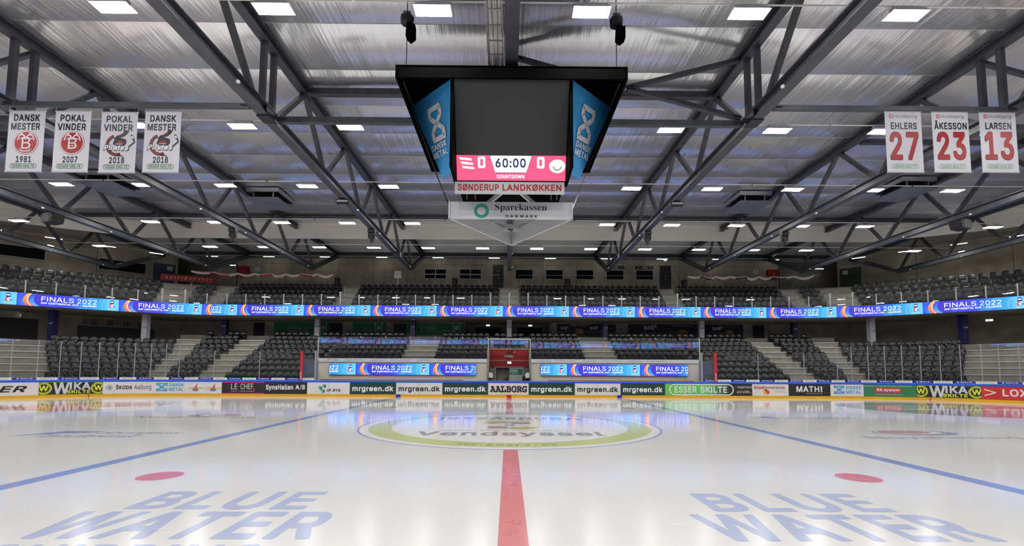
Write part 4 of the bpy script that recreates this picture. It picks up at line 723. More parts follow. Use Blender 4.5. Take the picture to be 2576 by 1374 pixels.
def a_syns(a, w):
    a.text('SynsHallen', .1, .36, 1.85, .76, WT, 2, .03).text('A/S', 2.0, .44, 2.62, .75, WT, 2, .03)
def a_hp(a, w):
    g = [(72, 150, 120), (150, 190, 172), (40, 128, 96)]
    for x, y in ((.72, .62), (.98, .74), (.9, .42)):
        a.poly([(x, y), (x + .13, y + .07), (x + .26, y), (x + .13, y - .07)], g[0], 2).poly([(x, y), (x + .13, y - .07), (x + .13, y - .2), (x, y - .13)], g[1], 2).poly([(x + .26, y), (x + .13, y - .07), (x + .13, y - .2), (x + .26, y - .13)], g[2], 2)
    a.text('HP', 1.28, .32, 1.56, .5, (40, 44, 44), 2, .04).text('BYG', 1.68, .32, 2.16, .5, (40, 44, 44), 2, .04)
def a_aal(a, w):
    c = (44, 36, 38)
    a.text('AALBORG', .12, .32, w - .09, .74, c, 2, .05, pre='m')
def a_esser(a, w):
    a.grad([(0, (104, 196, 92)), (2.9, (104, 196, 92)), (4.3, DK), (w, DK)], Z0, Z1, 1, 8)
    a.pill(.3, .21, 4.45, .88, .075, (226, 224, 226), 3, 10)
    a.text('ESSER', .62, .34, 2.05, .76, (226, 224, 226), 4, .05).text('SKILTE', 2.3, .34, 4.05, .76, (226, 224, 226), 4, .05)
    a.line([(1.28, .34), (1.28, .19), (1.5, .19)], .075, (226, 224, 226), 4)
    a.text('- meget mere', 4.58, .60, 5.65, .80, (214, 212, 210), 4, 0, .35).text('end skilte...', 4.7, .33, 5.65, .52, (214, 212, 210), 4, 0, .35)
def a_blod(a, w):
    a.text('blod', .13, .60, .75, .82, (176, 60, 56), 2, .03).text('donorerne', .78, .60, 2.15, .82, (160, 128, 108), 2, .015)
    a.text('Aalborg', 1.5, .36, 2.16, .52, (196, 184, 176), 2).disc(.86, .42, .16, .15, (222, 176, 70), 2, 16).disc(1.02, .40, .13, .13, (216, 84, 70), 3, 16).disc(.9, .52, .09, .07, (150, 60, 40), 3, 10)
def a_math(a, w):
    a.text('MATH', .5, .42, 2.0, .80, (228, 224, 226), 2, .06).text('!', 2.08, .42, 2.2, .80, (228, 224, 226), 2, .04)
    a.text('www.mathpartner.dk', 1.1, .28, 2.2, .36, (200, 196, 196), 2)
def a_rs(a, w):
    a.text('Det handler om mig, når det gælder jobbet på isen', .05, .78, w - .2, .89, (206, 224, 212), 2)
    a.rect(.62, .42, 2.02, .72, (206, 62, 56), 2).text('RS system', .74, .47, 1.94, .68, (240, 226, 222), 3, .03)
    a.text('Dansk branding that lasts', .6, .24, 2.1, .35, (196, 216, 204), 2)
def a_lox(a, w):
    a.text('>', .12, .34, .6, .78, (232, 206, 206), 2, .02).text('LOX', .85, .36, 1.85, .78, (236, 214, 214), 2, .06).text('AM', 1.95, .36, 2.7, .78, (236, 214, 214), 2, .06)
def a_metal2(a, w): metal(a, .25, .32, .84, LB)
LIST = [(-34, -28.32, W0, lambda a, w: a_uer(a, w)), (-28.32, -25.51, (46, 44, 44), wika), (-25.51, -18.53, W0, a_skoda), (-18.53, -15.8, DK, a_chef), (-15.8, -13.06, DK, a_syns),
        (-13.06, -10.3, W0, a_hp), (-10.3, -7.32, DKG, mrgreen(WT)), (-7.32, -4.32, W0, mrgreen((36, 60, 58))), (-4.32, -1.36, DKG, mrgreen(WT)), (-1.36, 1.27, W0, a_aal),
        (1.27, 4.26, DKG, mrgreen(WT)), (4.26, 7.24, W0, mrgreen((36, 60, 58))), (7.24, 10.13, DKG, mrgreen(WT)), (10.13, 15.82, DK, a_esser), (15.82, 18.21, W0, a_blod),
        (18.21, 20.94, DK, a_math), (20.94, 23.03, W0, a_metal2), (23.03, 25.82, (62, 128, 88), a_rs), (25.82, 28.71, (46, 44, 44), wika), (28.71, 34, (206, 56, 60), a_lox)]
for s0, s1, base, dr in LIST: advert(s0, s1, base, dr, 0 if s1 - s0 < 2.5 else (2 if dr is a_aal else 1))

# ------------------------------------------------------------------ glass above the boards, with the small plates at its foot
def glass_run(label, joints, tops, cat='glass'):
    t = thing('rink_glass', label, cat)
    for (s0, s1), top in zip(zip(joints, joints[1:]), tops):
        mb = MB(); sweep(mb, bpath, ssteps(s0 + .012, s1 - .012), [(.045, 1.06), (.045, top), (.057, top), (.057, 1.06)]); mb.build('glass_pane', GLASSR if abs(s0 + s1) > 48 else GLASS, t)
    for i, s in enumerate(joints):
        top = max(tops[max(0, i - 1):i + 1])
        x, y = bpath(s, .05); nx, ny = bnorm(s)
        mb = MB(); mb.bar((x, y, 1.06), (x, y, top), .035, .05, 0, (nx, ny, 0)); mb.build('joint_strip', mat('joint_strip', (150, 152, 160), .35), t)
    return t
def plates(t, a, b, first):
    n = int(round((b - a) / .945)); wd = (b - a) / n
    for i in range(n):
        s0 = a + i * wd; wh = (i + first) % 2 == 0
        p = MB(); sweep(p, bpath, ssteps(s0 + .03, s0 + wd - .03), [(.02, 1.062), (.02, 1.20), (.04, 1.20), (.04, 1.062)])
        q = p.build('name_plate', mat('plate_white', (226, 224, 224), .4) if wh else mat('plate_blue', (44, 42, 150), .4), t)
        a_ = Art()
        if wh: a_.text('INDUFLEX', .16, .05, wd - .16, .105, (70, 70, 74), 1, .01)
        else: a_.disc(.2, .08, .05, .05, (150, 190, 240), 1, 12).text('Spiinu.dk', .3, .035, wd - .12, .115, (232, 232, 240), 1, .03)
        f = bmap(s0); a_.split([q - s0 for q in ssteps(s0, s0 + wd)[1:-1]]).build('lettering', lambda x, y, d, f=f: f(x, 1.06 + y, d - .018), PRINTG, q, .003)
JL = [-32.2, -31.3, -30.5, -29.5, -28.45, -27.52, -26.61, -25.77, -24.84, -23.98, -23.09, -22.21, -21.37, -19.12, -16.19, -13.45, -12.6]
gl = glass_run('clear rink glass along the left end of the far boards', JL, [3.4] * 12 + [2.9] * 4)
plates(gl, -32.2, -12.62, 0)
JR = [12.62, 13.48, 16.28, 19.3, 21.49, 22.39, 23.37, 24.29, 25.18, 26.09, 27.01, 27.9, 28.79, 29.5, 30.3, 31.2, 32.2]
gr = glass_run('clear rink glass along the right end of the far boards', JR, [2.9] * 4 + [3.4] * 12)
plates(gr, 12.64, 32.2, 1)
for g, word in ((-1, 'left'), (1, 'right')):
    # padded red posts, the return pane and its silver post at the end of the players' bench
    o = thing('padded_post', 'tall red padded post on the boards beside the %s bench' % word, 'post', (g * 13.46, D + .05, 1.06))
    MB().box(-.07, .07, -.1, .07, 0, 1.85).build('pad', RED, o)
    a = Art()
    for q in (.06, .16, .25, .37, .47): a.rect(-.05, q, .05, q + .03, (240, 230, 230)).rect(-.015, q, .015, q + .07, (240, 230, 230))
    a.build('lettering', plane((0, -.101, 0)), PRINT, o)
    o = thing('padded_post', 'short dark red padded post behind the %s bench glass' % word, 'post', (g * 13.6, D + .6, .6))
    MB().box(-.09, .09, -.12, .12, 0, 1.75).build('pad', mat('red_pad', (176, 30, 36), .5), o)
    t = thing('bench_glass', 'clear side pane with silver post closing the %s bench' % word, 'glass', (g * 12.58, D, 0))
    MB().box(g * .86 - .006, g * .86 + .006, .15, 2.5, 1.06, 2.46).build('glass_pane', GLASSP, t)
    MB().box(-.045, .045, .02, .12, 1.06, 2.95).build('post', ALU, t)
    MB().box(g * .86 - .03, g * .86 + .03, 2.45, 2.52, .5, 2.46).build('post', ALU, t)
# ------------------------------------------------------------------ lower stand
DOFF = 1.75; TR = 0.8; RI = 0.42; ZT = 0.78
SEG = [(-36, -24.2, 0, 6), (-24.2, -13.9, 0, 8), (-13.9, -1.46, 3, 8), (-1.46, 1.46, 5, 8), (1.46, 13.9, 3, 8), (13.9, 24.2, 0, 8), (24.2, 36, 0, 6)]
AISLE = [(-24.0, -23.2), (-21.65, -19.65), (-7.95, -5.7), (5.9, 8.15), (19.6, 21.6), (23.2, 24.0)]
ls = thing('lower_stand', 'lower concrete seating terrace curving round the rink behind the boards', 'stand')
for s0, s1, r0, r1 in SEG:
    for r in range(r0, r1 + 1):
        mb = MB(); o0, o1 = DOFF + TR * r - .5, DOFF + TR * r + .3
        z = ZT + RI * r
        sweep(mb, bpath, ssteps(s0, s1, .9), [(o0, 0), (o0, z - .05), (o0 - .03, z - .05), (o0 - .03, z), (o1 + .02, z), (o1 + .02, 0)])
        mb.build('terrace_step', CONC_L, ls)
        mb = MB(); sweep(mb, bpath, ssteps(s0, s1, .9), [(o0 - .045, z - .06), (o0 - .045, z + .004), (o0 + .06, z + .004), (o0 - .02, z - .06)]); mb.build('step_nosing', NOSE, ls)
    mb = MB(); o1 = DOFF + TR * r1 + .3; z = ZT + RI * (r1 + 1)
    sweep(mb, bpath, ssteps(s0, s1, .9), [(o1, 0), (o1, z), (16, z), (16, 0)]); mb.build('concourse_slab', CONC, ls)
for (a0, a1) in AISLE:
    for r in range(0 if abs(a0) > 14 else 3, 8):
        mb = MB(); o = DOFF + TR * (r + 1) - .5; z = ZT + RI * r
        sweep(mb, bpath, ssteps(a0 + .04, a1 - .04), [(o - .36, z), (o - .36, z + .21), (o - .03, z + .21), (o - .03, z)]); mb.build('stair_step', CONC_L, ls)

def seat_meshes(pre, m):
    """tip-up shell seat facing -Y: backrest shell and raised pan"""
    xs = [-.215, -.19, -.12, 0, .12, .19, .215]
    V = []; F = []
    def top(x): return .82 - .13 * abs(x / .215) ** 3.2
    rows = [(.40, -.02, 0), (.55, .0, 0), (.70, .025, 0), (1.0, .05, -.028), (1.0, .075, 0), (1.0, .1, -.035), (.70, .085, 0), (.40, .045, 0)]
    for zz, y, dz in rows:
        for x in xs:
            z = top(x) + dz if zz == 1.0 else zz - (.03 * abs(x / .215) ** 3 if zz == .40 else 0)
            V.append((x, y + .06 - .05 * (x / .215) ** 2, z))
    n = len(xs); R = len(rows)
    for j in range(R):
        for i in range(n - 1):
            k = (j + 1) % R; F.append((j * n + i, j * n + i + 1, k * n + i + 1, k * n + i))
    F.append(tuple(j * n for j in range(R))); F.append(tuple(j * n + n - 1 for j in range(R))[::-1])
    b = MB().add(V, F)
    p = MB()
    prof = [(-.2, .25), (-.185, .22), (.185, .22), (.2, .25), (.2, .44), (.17, .49), (-.17, .49), (-.2, .44)]
    f = [(x, -.06 - .06 * (z - .22), z) for x, z in prof]; k = [(x, -.0 - .02 * (z - .22), z) for x, z in prof]; q = len(prof)
    p.add(f + k, [tuple(range(q)), tuple(range(q, 2 * q))[::-1]] + [(i, i + q, (i + 1) % q + q, (i + 1) % q) for i in range(q)])
    p.box(-.24, -.21, -.03, .06, 0, .46).box(.21, .24, -.03, .06, 0, .46)
    return b, p
SB_, SP_ = seat_meshes('seat', SEATM)
ME_B = SB_.mesh('backrest', SEATM, True); ME_P = SP_.mesh('seat_pan', SEATM)
def merge_into(mb, src, loc, rz):
    c, s = math.cos(rz), math.sin(rz)
    return mb.add([(x * c - y * s + loc[0], x * s + y * c + loc[1], z + loc[2]) for x, y, z in src.v], src.f)

BLK = [(-28.2, -24.0, 'left corner block'), (-23.2, -21.65, 'narrow block left of the left stairs'), (-19.65, -13.9, 'block between left stairs and bench'),
       (-13.9, -7.95, 'block above the left bench'), (-5.7, -1.5, 'block left of the red gate'), (-1.4, 1.4, 'block above the red gate'), (1.5, 5.9, 'block right of the red gate'),
       (8.15, 13.9, 'block above the right bench'), (13.9, 19.6, 'block between right bench and stairs'), (21.6, 23.2, 'narrow block right of the right stairs'), (24.0, 28.2, 'right corner block')]
spots = []
for (a0, a1, word) in BLK:
    rr = [q for q in SEG if q[0] - .01 <= (a0 + a1) / 2 <= q[1] + .01][0]
    for r in range(rr[2], rr[3] + 1):
        o = DOFF + TR * r
        pitch = .5 * RC / (RC + o) if abs(a0 + a1) / 2 > SX else .5
        n = int((a1 - a0 + .02) / pitch); st = a0 + ((a1 - a0) - n * pitch) / 2
        for i in range(n):
            s = st + (i + .5) * pitch
            x, y = bpath(s, o + .1); nx, ny = bnorm(s)
            rz = math.atan2(-nx, ny)
            if abs(x) < .3 + 32 and any(abs(x - cx) < .45 for cx in (-24, -16, -8, 0, 8, 16, 24)) and r == 8: continue
            spots.append((math.hypot(x, y), (x, y, ZT + RI * r), rz, word, r - rr[2] + 1, i + 1))
spots.sort(key=lambda q: q[0])
stuff = MB(); first = None
for i, (d, loc, rz, word, rw, sn) in enumerate(spots):
    if i < 300:
        t = thing('stadium_seat', 'black seat, %s row, %s from left, %s' % (nth(rw), nth(sn), word), 'seat', loc, rz, 'tip-up seats of the lower stand')
        link('backrest', ME_B, t); link('seat_pan', ME_P, t)
    else:
        merge_into(stuff, SB_, loc, rz); merge_into(stuff, SP_, loc, rz)
o = stuff.build('stadium_seats', SEATM, smooth=False)
o.data.polygons.foreach_set('use_smooth', [True] * len(o.data.polygons))
tag(o, 'remaining rows of black tip-up seats filling the lower stand', 'seats', 'tip-up seats of the lower stand', 'stuff')

# ------------------------------------------------------------------ players' benches, bench wall, gate
for g, word in ((-1, 'left'), (1, 'right')):
    X0, X1 = (-13.85, -1.5) if g < 0 else (1.48, 13.85)
    t = thing('bench_wall', 'off-white wall behind the %s players bench with white printed top band' % word, 'wall')
    MB().box(X0, X1, 33.3, 33.42, 0, 2.32).build('wall_panel', noisy('bench_wall', (214, 207, 196), (206, 198, 187), .8, .6), t)
    q = MB().box(X0 - .02, X1 + .02, 33.22, 33.45, 2.32, 2.58).build('top_band', mat('band_white', (214, 214, 218), .4), t)
    a = Art(); x = .5
    while x < X1 - X0 - 2.6:
        a.text('Tommers Telte.dk', x, .06, x + 1.05, .14, (120, 120, 126), 1).line([(x + .1, .16), (x + .5, .2), (x + .9, .16)], .012, (130, 130, 136), 1)
        a.text('VI HAR ALT TIL FESTEN', x + 1.4, .08, x + 2.85, .16, (120, 120, 126), 1); x += 3.3
    a.build('lettering', plane((X0, 33.22, 2.34)), PRINT, q)
    for k in range(6): MB().box(X0 + 1 + k * 2.1, X0 + 1.04 + k * 2.1, 33.28, 33.3, 2.2, 2.24).build('bolt', DKMET, t)
    t = thing('players_bench', 'long wooden players bench in front of the %s white wall' % word, 'bench')
    a0, a1 = (-13.3, -3.25) if g < 0 else (2.75, 13.1)
    MB().box(a0, a1, 32.5, 32.56, .94, 1.08).build('back_plank', WOOD, t)
    MB().box(a0, a1, 32.1, 32.5, .6, .65).build('seat_plank', WOOD, t)
    for k in range(6):
        x = a0 + .3 + (a1 - a0 - .6) * k / 5
        MB().box(x - .03, x + .03, 32.2, 32.56, 0, .6).box(x - .03, x + .03, 32.56, 32.6, 0, 1.05).build('leg', DKMET, t)

def finals(a, x0, W, H, z=0.0):
    """one panel of the LED message, W wide and H high"""
    X = lambda u: x0 + u * W
    Yv = lambda v: z + (1 - v) * H
    IN, MD, BR, CY_ = (54, 44, 186), (40, 92, 232), (44, 146, 252), (92, 176, 252)
    a.grad([(X(0), (38, 60, 190)), (X(.05), (36, 100, 236)), (X(.12), (50, 40, 170)), (X(.2), IN), (X(.45), (52, 56, 212)), (X(.6), MD), (X(.78), BR), (X(.87), (70, 164, 252))], z, z + H, 1, 3)
    a.poly([(X(.86), z), (X(1), z), (X(1), z + H), (X(.86), z + H)], [(84, 172, 252), (98, 184, 254), (98, 184, 254), (84, 172, 252)], 1)
    a.poly([(X(.30), z + H), (X(.42), z + H), (X(.33), z), (X(.24), z)], [(40, 34, 160), (60, 62, 220), (60, 70, 226), (44, 40, 176)], 2)
    a.poly([(X(.55), z), (X(.66), z), (X(.74), z + H), (X(.69), z + H)], [(46, 110, 240), (56, 140, 250), (70, 156, 252), (50, 120, 242)], 2)
    def band(c0, c1, off, wd, l, bend=.075):
        n = 10
        for i in range(n):
            P = []
            for k in (i, i + 1):
                t = k / n; u = .055 + off + bend * ((t - .42) / .58) ** 2 * (1 if t < .42 else .55)
                P.append((t, u, u + wd * (.55 + .6 * (1 - t))))
            c = lambda t: tuple(p + (q - p) * t for p, q in zip(c0, c1))
            a.poly([(X(P[0][1]), z + H * P[0][0]), (X(P[0][2]), z + H * P[0][0]), (X(P[1][2]), z + H * P[1][0]), (X(P[1][1]), z + H * P[1][0])], [c(P[0][0]), c(P[0][0]), c(P[1][0]), c(P[1][0])], l)
    band((30, 120, 250), (60, 60, 200), -.035, .05, 3)
    band((70, 170, 255), (44, 60, 200), .055, .05, 3)
    band((250, 70, 44), (248, 176, 80), .0, .058, 4)
    band((255, 236, 224), (250, 210, 180), .034, .010, 5)
    a.text('FINALS', X(.222), Yv(.56), X(.533), Yv(.18), (244, 248, 255), 6, .004).text('2022', X(.568), Yv(.56), X(.765), Yv(.18), (244, 248, 255), 6, .004)
    a.text('IIHF CONTINENTAL CUP - AALBORG', X(.222), Yv(.79), X(.765), Yv(.64), (226, 236, 252), 6, .03)
    a.ring(X(.98), Yv(.7), H * .98, H * 1.0, (150, 206, 255), 2, 12, PI * .80, PI * 1.07)
    cx = X(.925); h = H
    a.poly([(cx - .11 * h, Yv(.62)), (cx - .11 * h, Yv(.16)), (cx - .07 * h, Yv(.1)), (cx + .1 * h, Yv(.1)), (cx + .14 * h, Yv(.16)), (cx + .14 * h, Yv(.4)), (cx - .0 * h, Yv(.5))], (26, 38, 112), 6)
    a.rect(cx - .08 * h, Yv(.30), cx + .11 * h, Yv(.2), (220, 228, 244), 7)
    a.ring(cx + .04 * h, Yv(.62), .1 * h, .2 * h, (232, 44, 52), 7, 10, PI * .45, PI * 1.35).ring(cx + .08 * h, Yv(.62), .04 * h, .09 * h, (250, 196, 90), 8, 8, PI * .4, PI * 1.4)
    a.ring(cx + .1 * h, Yv(.6), .14 * h, .17 * h, (250, 250, 250), 8, 8, PI * .4, PI * 1.2)
    a.disc(cx + .17 * h, Yv(.64), .06 * h, .035 * h, (20, 24, 60), 8, 10)
    a.text('CONTINENTAL CUP', X(.885), Yv(.9), X(.965), Yv(.84), (226, 238, 252), 6)

for g, word, X0, X1 in ((-1, 'left', -12.97, -2.41), (1, 'right', 2.29, 12.98)):
    t = thing('led_board', 'wide blue LED screen on the white wall behind the %s bench' % word, 'screen', (X0, 33.22, 1.39))
    MB().box(0, X1 - X0, -.05, .06, 0, .83).build('casing', BLACK, t)
    a = Art((.01, X1 - X0 - .01)); P = 5.3
    # the message starts part way through a panel
    st = -3.4
    for k in range(3): finals(a, st + k * P, P, .81, .01)
    a.build('screen', plane((0, -.052, 0)), LEDM, t, .0012)

gt = thing('tunnel_gate', 'red panelled tunnel mouth with club emblem between the two benches', 'gate')
MB().box(-1.6, -1.46, 33.2, 36.2, 0, 3.34).build('side_wall', CONC_L, gt); MB().box(1.46, 1.6, 33.2, 36.2, 0, 3.34).build('side_wall', CONC_L, gt)
MB().box(-1.46, 1.46, 34.3, 34.36, 2.5, 3.32).build('red_panel', RED_ := noisy('red_banner', (168, 34, 34), (156, 28, 30), 8, .7), gt)
MB().box(-1.46, 1.46, 34.3, 34.36, 2.05, 2.46).build('red_panel', RED_, gt)
MB().box(-1.46, 1.46, 34.24, 34.3, 2.46, 2.5).build('rail', ALU, gt)
MB().box(-1.46, 1.46, 34.3, 36.2, 3.32, 3.42).build('lintel', CONC_L, gt)
MB().box(-1.46, -1.05, 34.4, 34.5, 0, 2.05).box(1.1, 1.46, 34.4, 34.5, 0, 2.05).build('jamb_wall', CONC, gt)
q = MB().box(-1.05, -.99, 34.36, 34.46, 0, 2.05).box(1.04, 1.1, 34.36, 34.46, 0, 2.05).box(-.99, 1.04, 34.36, 34.46, 1.98, 2.05).build('door_frame', ALU, gt)
MB().box(0.02, 1.03, 34.42, 34.46, 0, 1.97).build('door_leaf', mat('door_grey', (168, 170, 176), .4), gt)
q = MB().box(.04, 1.0, 34.40, 34.42, 1.45, 1.85).build('notice', mat('sign_green', (22, 112, 78), .5), gt)
Art().text('OGANG', .02, .16, .62, .36, (232, 238, 234), 1, .01).rect(.1, .06, .6, .09, (200, 220, 208)).build('lettering', plane((.04, 34.4, 1.45)), PRINT, q)
MB().box(-.99, 0, 35.9, 36, 0, 2).build('passage_shade', BLACK, gt)  # black panel, stands for the shade beyond the open half of the door
MB().box(-.42, -.12, 35.0, 35.4, 0, 1.15).box(-.45, -.1, 34.98, 35.4, .9, .96).build('locker', mat('locker', (92, 70, 62), .5), gt)
def club(a, cx, cy, w, l=1, paper=(226, 226, 226)):
    """club emblem: hat, coat sweep, stick and wordmark, plain shapes"""
    k = w; X = lambda u: cx + u * k; Y = lambda v: cy + v * k
    B, R_, W_ = (26, 18, 20), (128, 34, 34), (228, 226, 228)
    n = 14
    a.ring(X(-.06), Y(-.02), .30 * k, .42 * k, B, l, n, PI * .62, PI * 1.62).ring(X(-.06), Y(-.02), .32 * k, .395 * k, R_, l + 1, n, PI * .66, PI * 1.58)
    a.poly([(X(-.05), Y(-.44)), (X(.22), Y(-.45)), (X(-.02), Y(-.34))], B, l).poly([(X(-.03), Y(-.42)), (X(.14), Y(-.435)), (X(-.02), Y(-.36))], R_, l + 1)
    a.poly([(X(-.22), Y(.02)), (X(-.16), Y(.2)), (X(-.08), Y(.30)), (X(.26), Y(.2)), (X(.28), Y(.06)), (X(.2), Y(-.04)), (X(-.1), Y(-.04))], B, l + 1)
    a.poly([(X(-.14), Y(.0)), (X(.0), Y(.16)), (X(.1), Y(.14)), (X(.22), Y(.04)), (X(.16), Y(-.02))], R_, l + 2)
    a.poly([(X(-.2), Y(.2)), (X(-.08), Y(.34)), (X(.06), Y(.38)), (X(.2), Y(.52)), (X(.36), Y(.52)), (X(.28), Y(.4)), (X(.2), Y(.32)), (X(.0), Y(.26))], B, l + 2)
    a.poly([(X(-.08), Y(.31)), (X(.08), Y(.4)), (X(.18), Y(.48)), (X(.2), Y(.4)), (X(.06), Y(.33))], R_, l + 3)
    a.line([(X(.3), Y(-.14)), (X(.58), Y(.1)), (X(.44), Y(.38))], .05 * k, B, l + 1).line([(X(.45), Y(.36)), (X(.53), Y(.2))], .09 * k, B, l + 2).line([(X(.465), Y(.33)), (X(.515), Y(.23))], .06 * k, W_, l + 3)
    a.text('Pirates', X(-.52), Y(-.24), X(.40), Y(-.0), B, l + 4, .09, .25).text('Pirates', X(-.5), Y(-.22), X(.38), Y(-.02), W_, l + 5, .02, .25)
    a.text('AALBORG', X(-.12), Y(-.005), X(.14), Y(.03), W_, l + 5, .02)
a = Art(); club(a, .05, .41, .78); a.build('emblem', plane((0, 34.296, 2.5)), PRINT, gt, .003)
def exit_sign(name_label, loc, rz=0.0, parent=None, w_=.3):
    t = thing('exit_sign', name_label, 'sign', loc, rz)
    MB().box(-w_ / 2, w_ / 2, -.02, .03, -.09, .09).build('box', ALU, t)
    Art().rect(-w_ / 2 + .01, -.08, w_ / 2 - .01, .08, (240, 255, 248)).poly([(-.05, -.05), (.02, -.05), (.03, .06), (-.03, .05)], (60, 160, 110), 2).build('lit_face', plane((0, -.021, 0)), attr_mat('lit_sign', .5, 1.4), t)
    return t
exit_sign('small lit exit sign hanging on the red tunnel panel', (0.02, 34.2, 2.33))
t = thing('glass_screen', 'white framed glass screen standing above the red tunnel panel', 'glass')
MB().box(-1.53, -1.48, 33.25, 33.3, 2.3, 4.06).build('post', WHITE, t); MB().box(1.5, 1.55, 33.25, 33.3, 2.3, 4.06).build('post', WHITE, t)
MB().box(-1.48, 1.5, 33.25, 33.3, 4.0, 4.06).build('top_rail', WHITE, t); MB().box(-1.4, 1.42, 33.27, 33.285, 3.36, 3.98).build('glass_pane', GLASSR, t)
MB().box(-1.48, -1.38, 33.26, 33.3, 3.34, 4.0).box(1.4, 1.5, 33.26, 33.3, 3.34, 4.0).build('side_strip', BLACK, t)
# glass along the tops of the bench walls
for word, xs in (('left', [-13.85, -10.8, -9.0, -7.2, -5.4, -3.4, -1.55]), ('right', [1.57, 3.3, 5.1, 7.0, 8.9, 10.7, 12.5, 13.9])):
    t = thing('bench_back_glass', 'row of clear panes standing on the wall behind the %s bench' % word, 'glass')
    for x0, x1 in zip(xs, xs[1:]):
        tilt = .0 if word == 'left' else .0061
        MB().add([(x0 + .01, 33.34, 2.58), (x1 - .01, 33.34, 2.58), (x1 - .01, 33.35, 2.58), (x0 + .01, 33.35, 2.58), (x0 + .01, 33.34 - 1.5 * -tilt, 4.1), (x1 - .01, 33.34 + 1.5 * tilt, 4.1), (x1 - .01, 33.35 + 1.5 * tilt, 4.1), (x0 + .01, 33.35 + 1.5 * tilt, 4.1)],
                 [(0, 3, 2, 1), (4, 5, 6, 7), (0, 1, 5, 4), (1, 2, 6, 5), (2, 3, 7, 6), (3, 0, 4, 7)]).build('glass_pane', GLASSR, t)
        MB().box(x1 - .03, x1 + .03, 33.31, 33.36, 4.06, 4.2).build('clamp', ALU, t)
    MB().box(*((-13.9, -13.86) if word == 'left' else (13.9, 13.94)), 33.3, 33.36, 2.58, 4.1).build('post', WHITE, t)
for g, word in ((-1, 'left'), (1, 'right')):
    t = thing('official_stool', 'white backed stool with black base at the %s edge of the tunnel' % word, 'stool', (g * 1.32, 33.0, 0))
    m = MB()
    P = [(-.13, 1.25), (.13, 1.2), (.16, 1.35), (.15, 1.5), (.08, 1.58), (-.12, 1.6)]
    m.add([(-g * x, 0, z) for x, z in P] + [(-g * x, .06, z) for x, z in P], [tuple(range(6)), tuple(range(6, 12))] + [(i, (i + 1) % 6, (i + 1) % 6 + 6, i + 6) for i in range(6)])
    m.build('backrest', WHITE, t)
    MB().box(-.2, .2, -.15, .2, 1.14, 1.2).build('seat', BLACK, t); MB().tube((0, .05, .3), (0, .05, 1.14), .03).build('column', DKMET, t)
    MB().box(-.25, .25, .0, .1, .24, .3).box(-.05, .05, -.2, .3, .24, .3).build('base', DKMET, t)
    MB().box(-.3, .3, 0, .5, 0, .24).build('plinth', CONC, t)
t = thing('bag', 'black bag standing by the right tunnel jamb', 'bag', (1.2, 34.0, 0))
MB().box(-.2, .2, -.12, .12, 0, 1.3).box(-.12, .12, -.06, .06, 1.3, 1.36).build('bag_body', BLACK, t)
# ------------------------------------------------------------------ upper tier: path of its front edge
RIGHT = [(0, 36.3), (23.3, 36.3), (24.9, 35.95), (26.4, 35.45), (27.9, 34.85), (29.4, 34.0), (30.7, 33.2), (32.0, 32.2), (33.3, 31.2), (34.6, 30.1), (36.2, 28.4), (37.8, 26.2), (39.2, 23.4), (40.2, 20.2), (40.8, 16.5), (41, CY)]
UP = [(-x, y) for x, y in RIGHT[::-1]][:-1] + RIGHT
ULEN = [0.0]
for p, q in zip(UP, UP[1:]): ULEN.append(ULEN[-1] + math.hypot(q[0] - p[0], q[1] - p[1]))
mid = ULEN[len(RIGHT) - 1]; ULEN = [q - mid for q in ULEN]
UNR = []
for i in range(len(UP)):
    a, b = UP[max(0, i - 1)], UP[min(len(UP) - 1, i + 1)]
    dx, dy = b[0] - a[0], b[1] - a[1]; l = math.hypot(dx, dy); UNR.append((-dy / l, dx / l))
i0 = len(RIGHT) - 1
UNR[i0] = (0, 1); UNR[i0 + 1] = (.09, 1.0); UNR[i0 - 1] = (-.09, 1.0)
def upath(s, off=0.0):
    s = max(ULEN[0], min(ULEN[-1], s))
    for i in range(len(UP) - 1):
        if s <= ULEN[i + 1] + 1e-9:
            t = (s - ULEN[i]) / (ULEN[i + 1] - ULEN[i])
            x = UP[i][0] + t * (UP[i + 1][0] - UP[i][0]); y = UP[i][1] + t * (UP[i + 1][1] - UP[i][1])
            nx = UNR[i][0] + t * (UNR[i + 1][0] - UNR[i][0]); ny = UNR[i][1] + t * (UNR[i + 1][1] - UNR[i][1])
            return (x + nx * off, y + ny * off)
def unorm(s):
    p, q = upath(s, 0), upath(s, 1); l = math.hypot(q[0] - p[0], q[1] - p[1]); return ((q[0] - p[0]) / l, (q[1] - p[1]) / l)
def usteps(s0, s1): return sorted(set([round(s0, 4), round(s1, 4)] + [round(q, 4) for q in ULEN if s0 < q < s1]))
SE = ULEN[-1]; UST = usteps(-SE, SE)
us = thing('upper_stand', 'upper seating tier on a concrete slab behind the blue LED ribbon', 'stand')
mb = MB(); sweep(mb, upath, UST, [(.12, 6.04), (.12, 6.72), (1.2, 6.72), (4.9, 8.3), (6.2, 8.3), (6.2, 6.04)]); mb.build('floor_slab', CONC_D, us)
for k in range(1, 4):
    mb = MB(); z = 6.73 + .57 * k; sweep(mb, upath, UST, [(.4 + .8 * k, z - .57), (.4 + .8 * k, z), (1.22 + .8 * k, z), (1.22 + .8 * k, z - .57)]); mb.build('terrace_step', CONC, us)
mb = MB(); sweep(mb, upath, UST, [(3.6, 8.3), (3.6, 9.0), (6.2, 9.0), (6.2, 8.3)]); mb.build('walkway', CONC, us)
UA = [(-27.7, -25.8), (-24.3, -23.5), (-14.2, -13.0), (-.78, .78), (13.0, 14.2), (23.5, 24.3), (25.8, 27.7)]
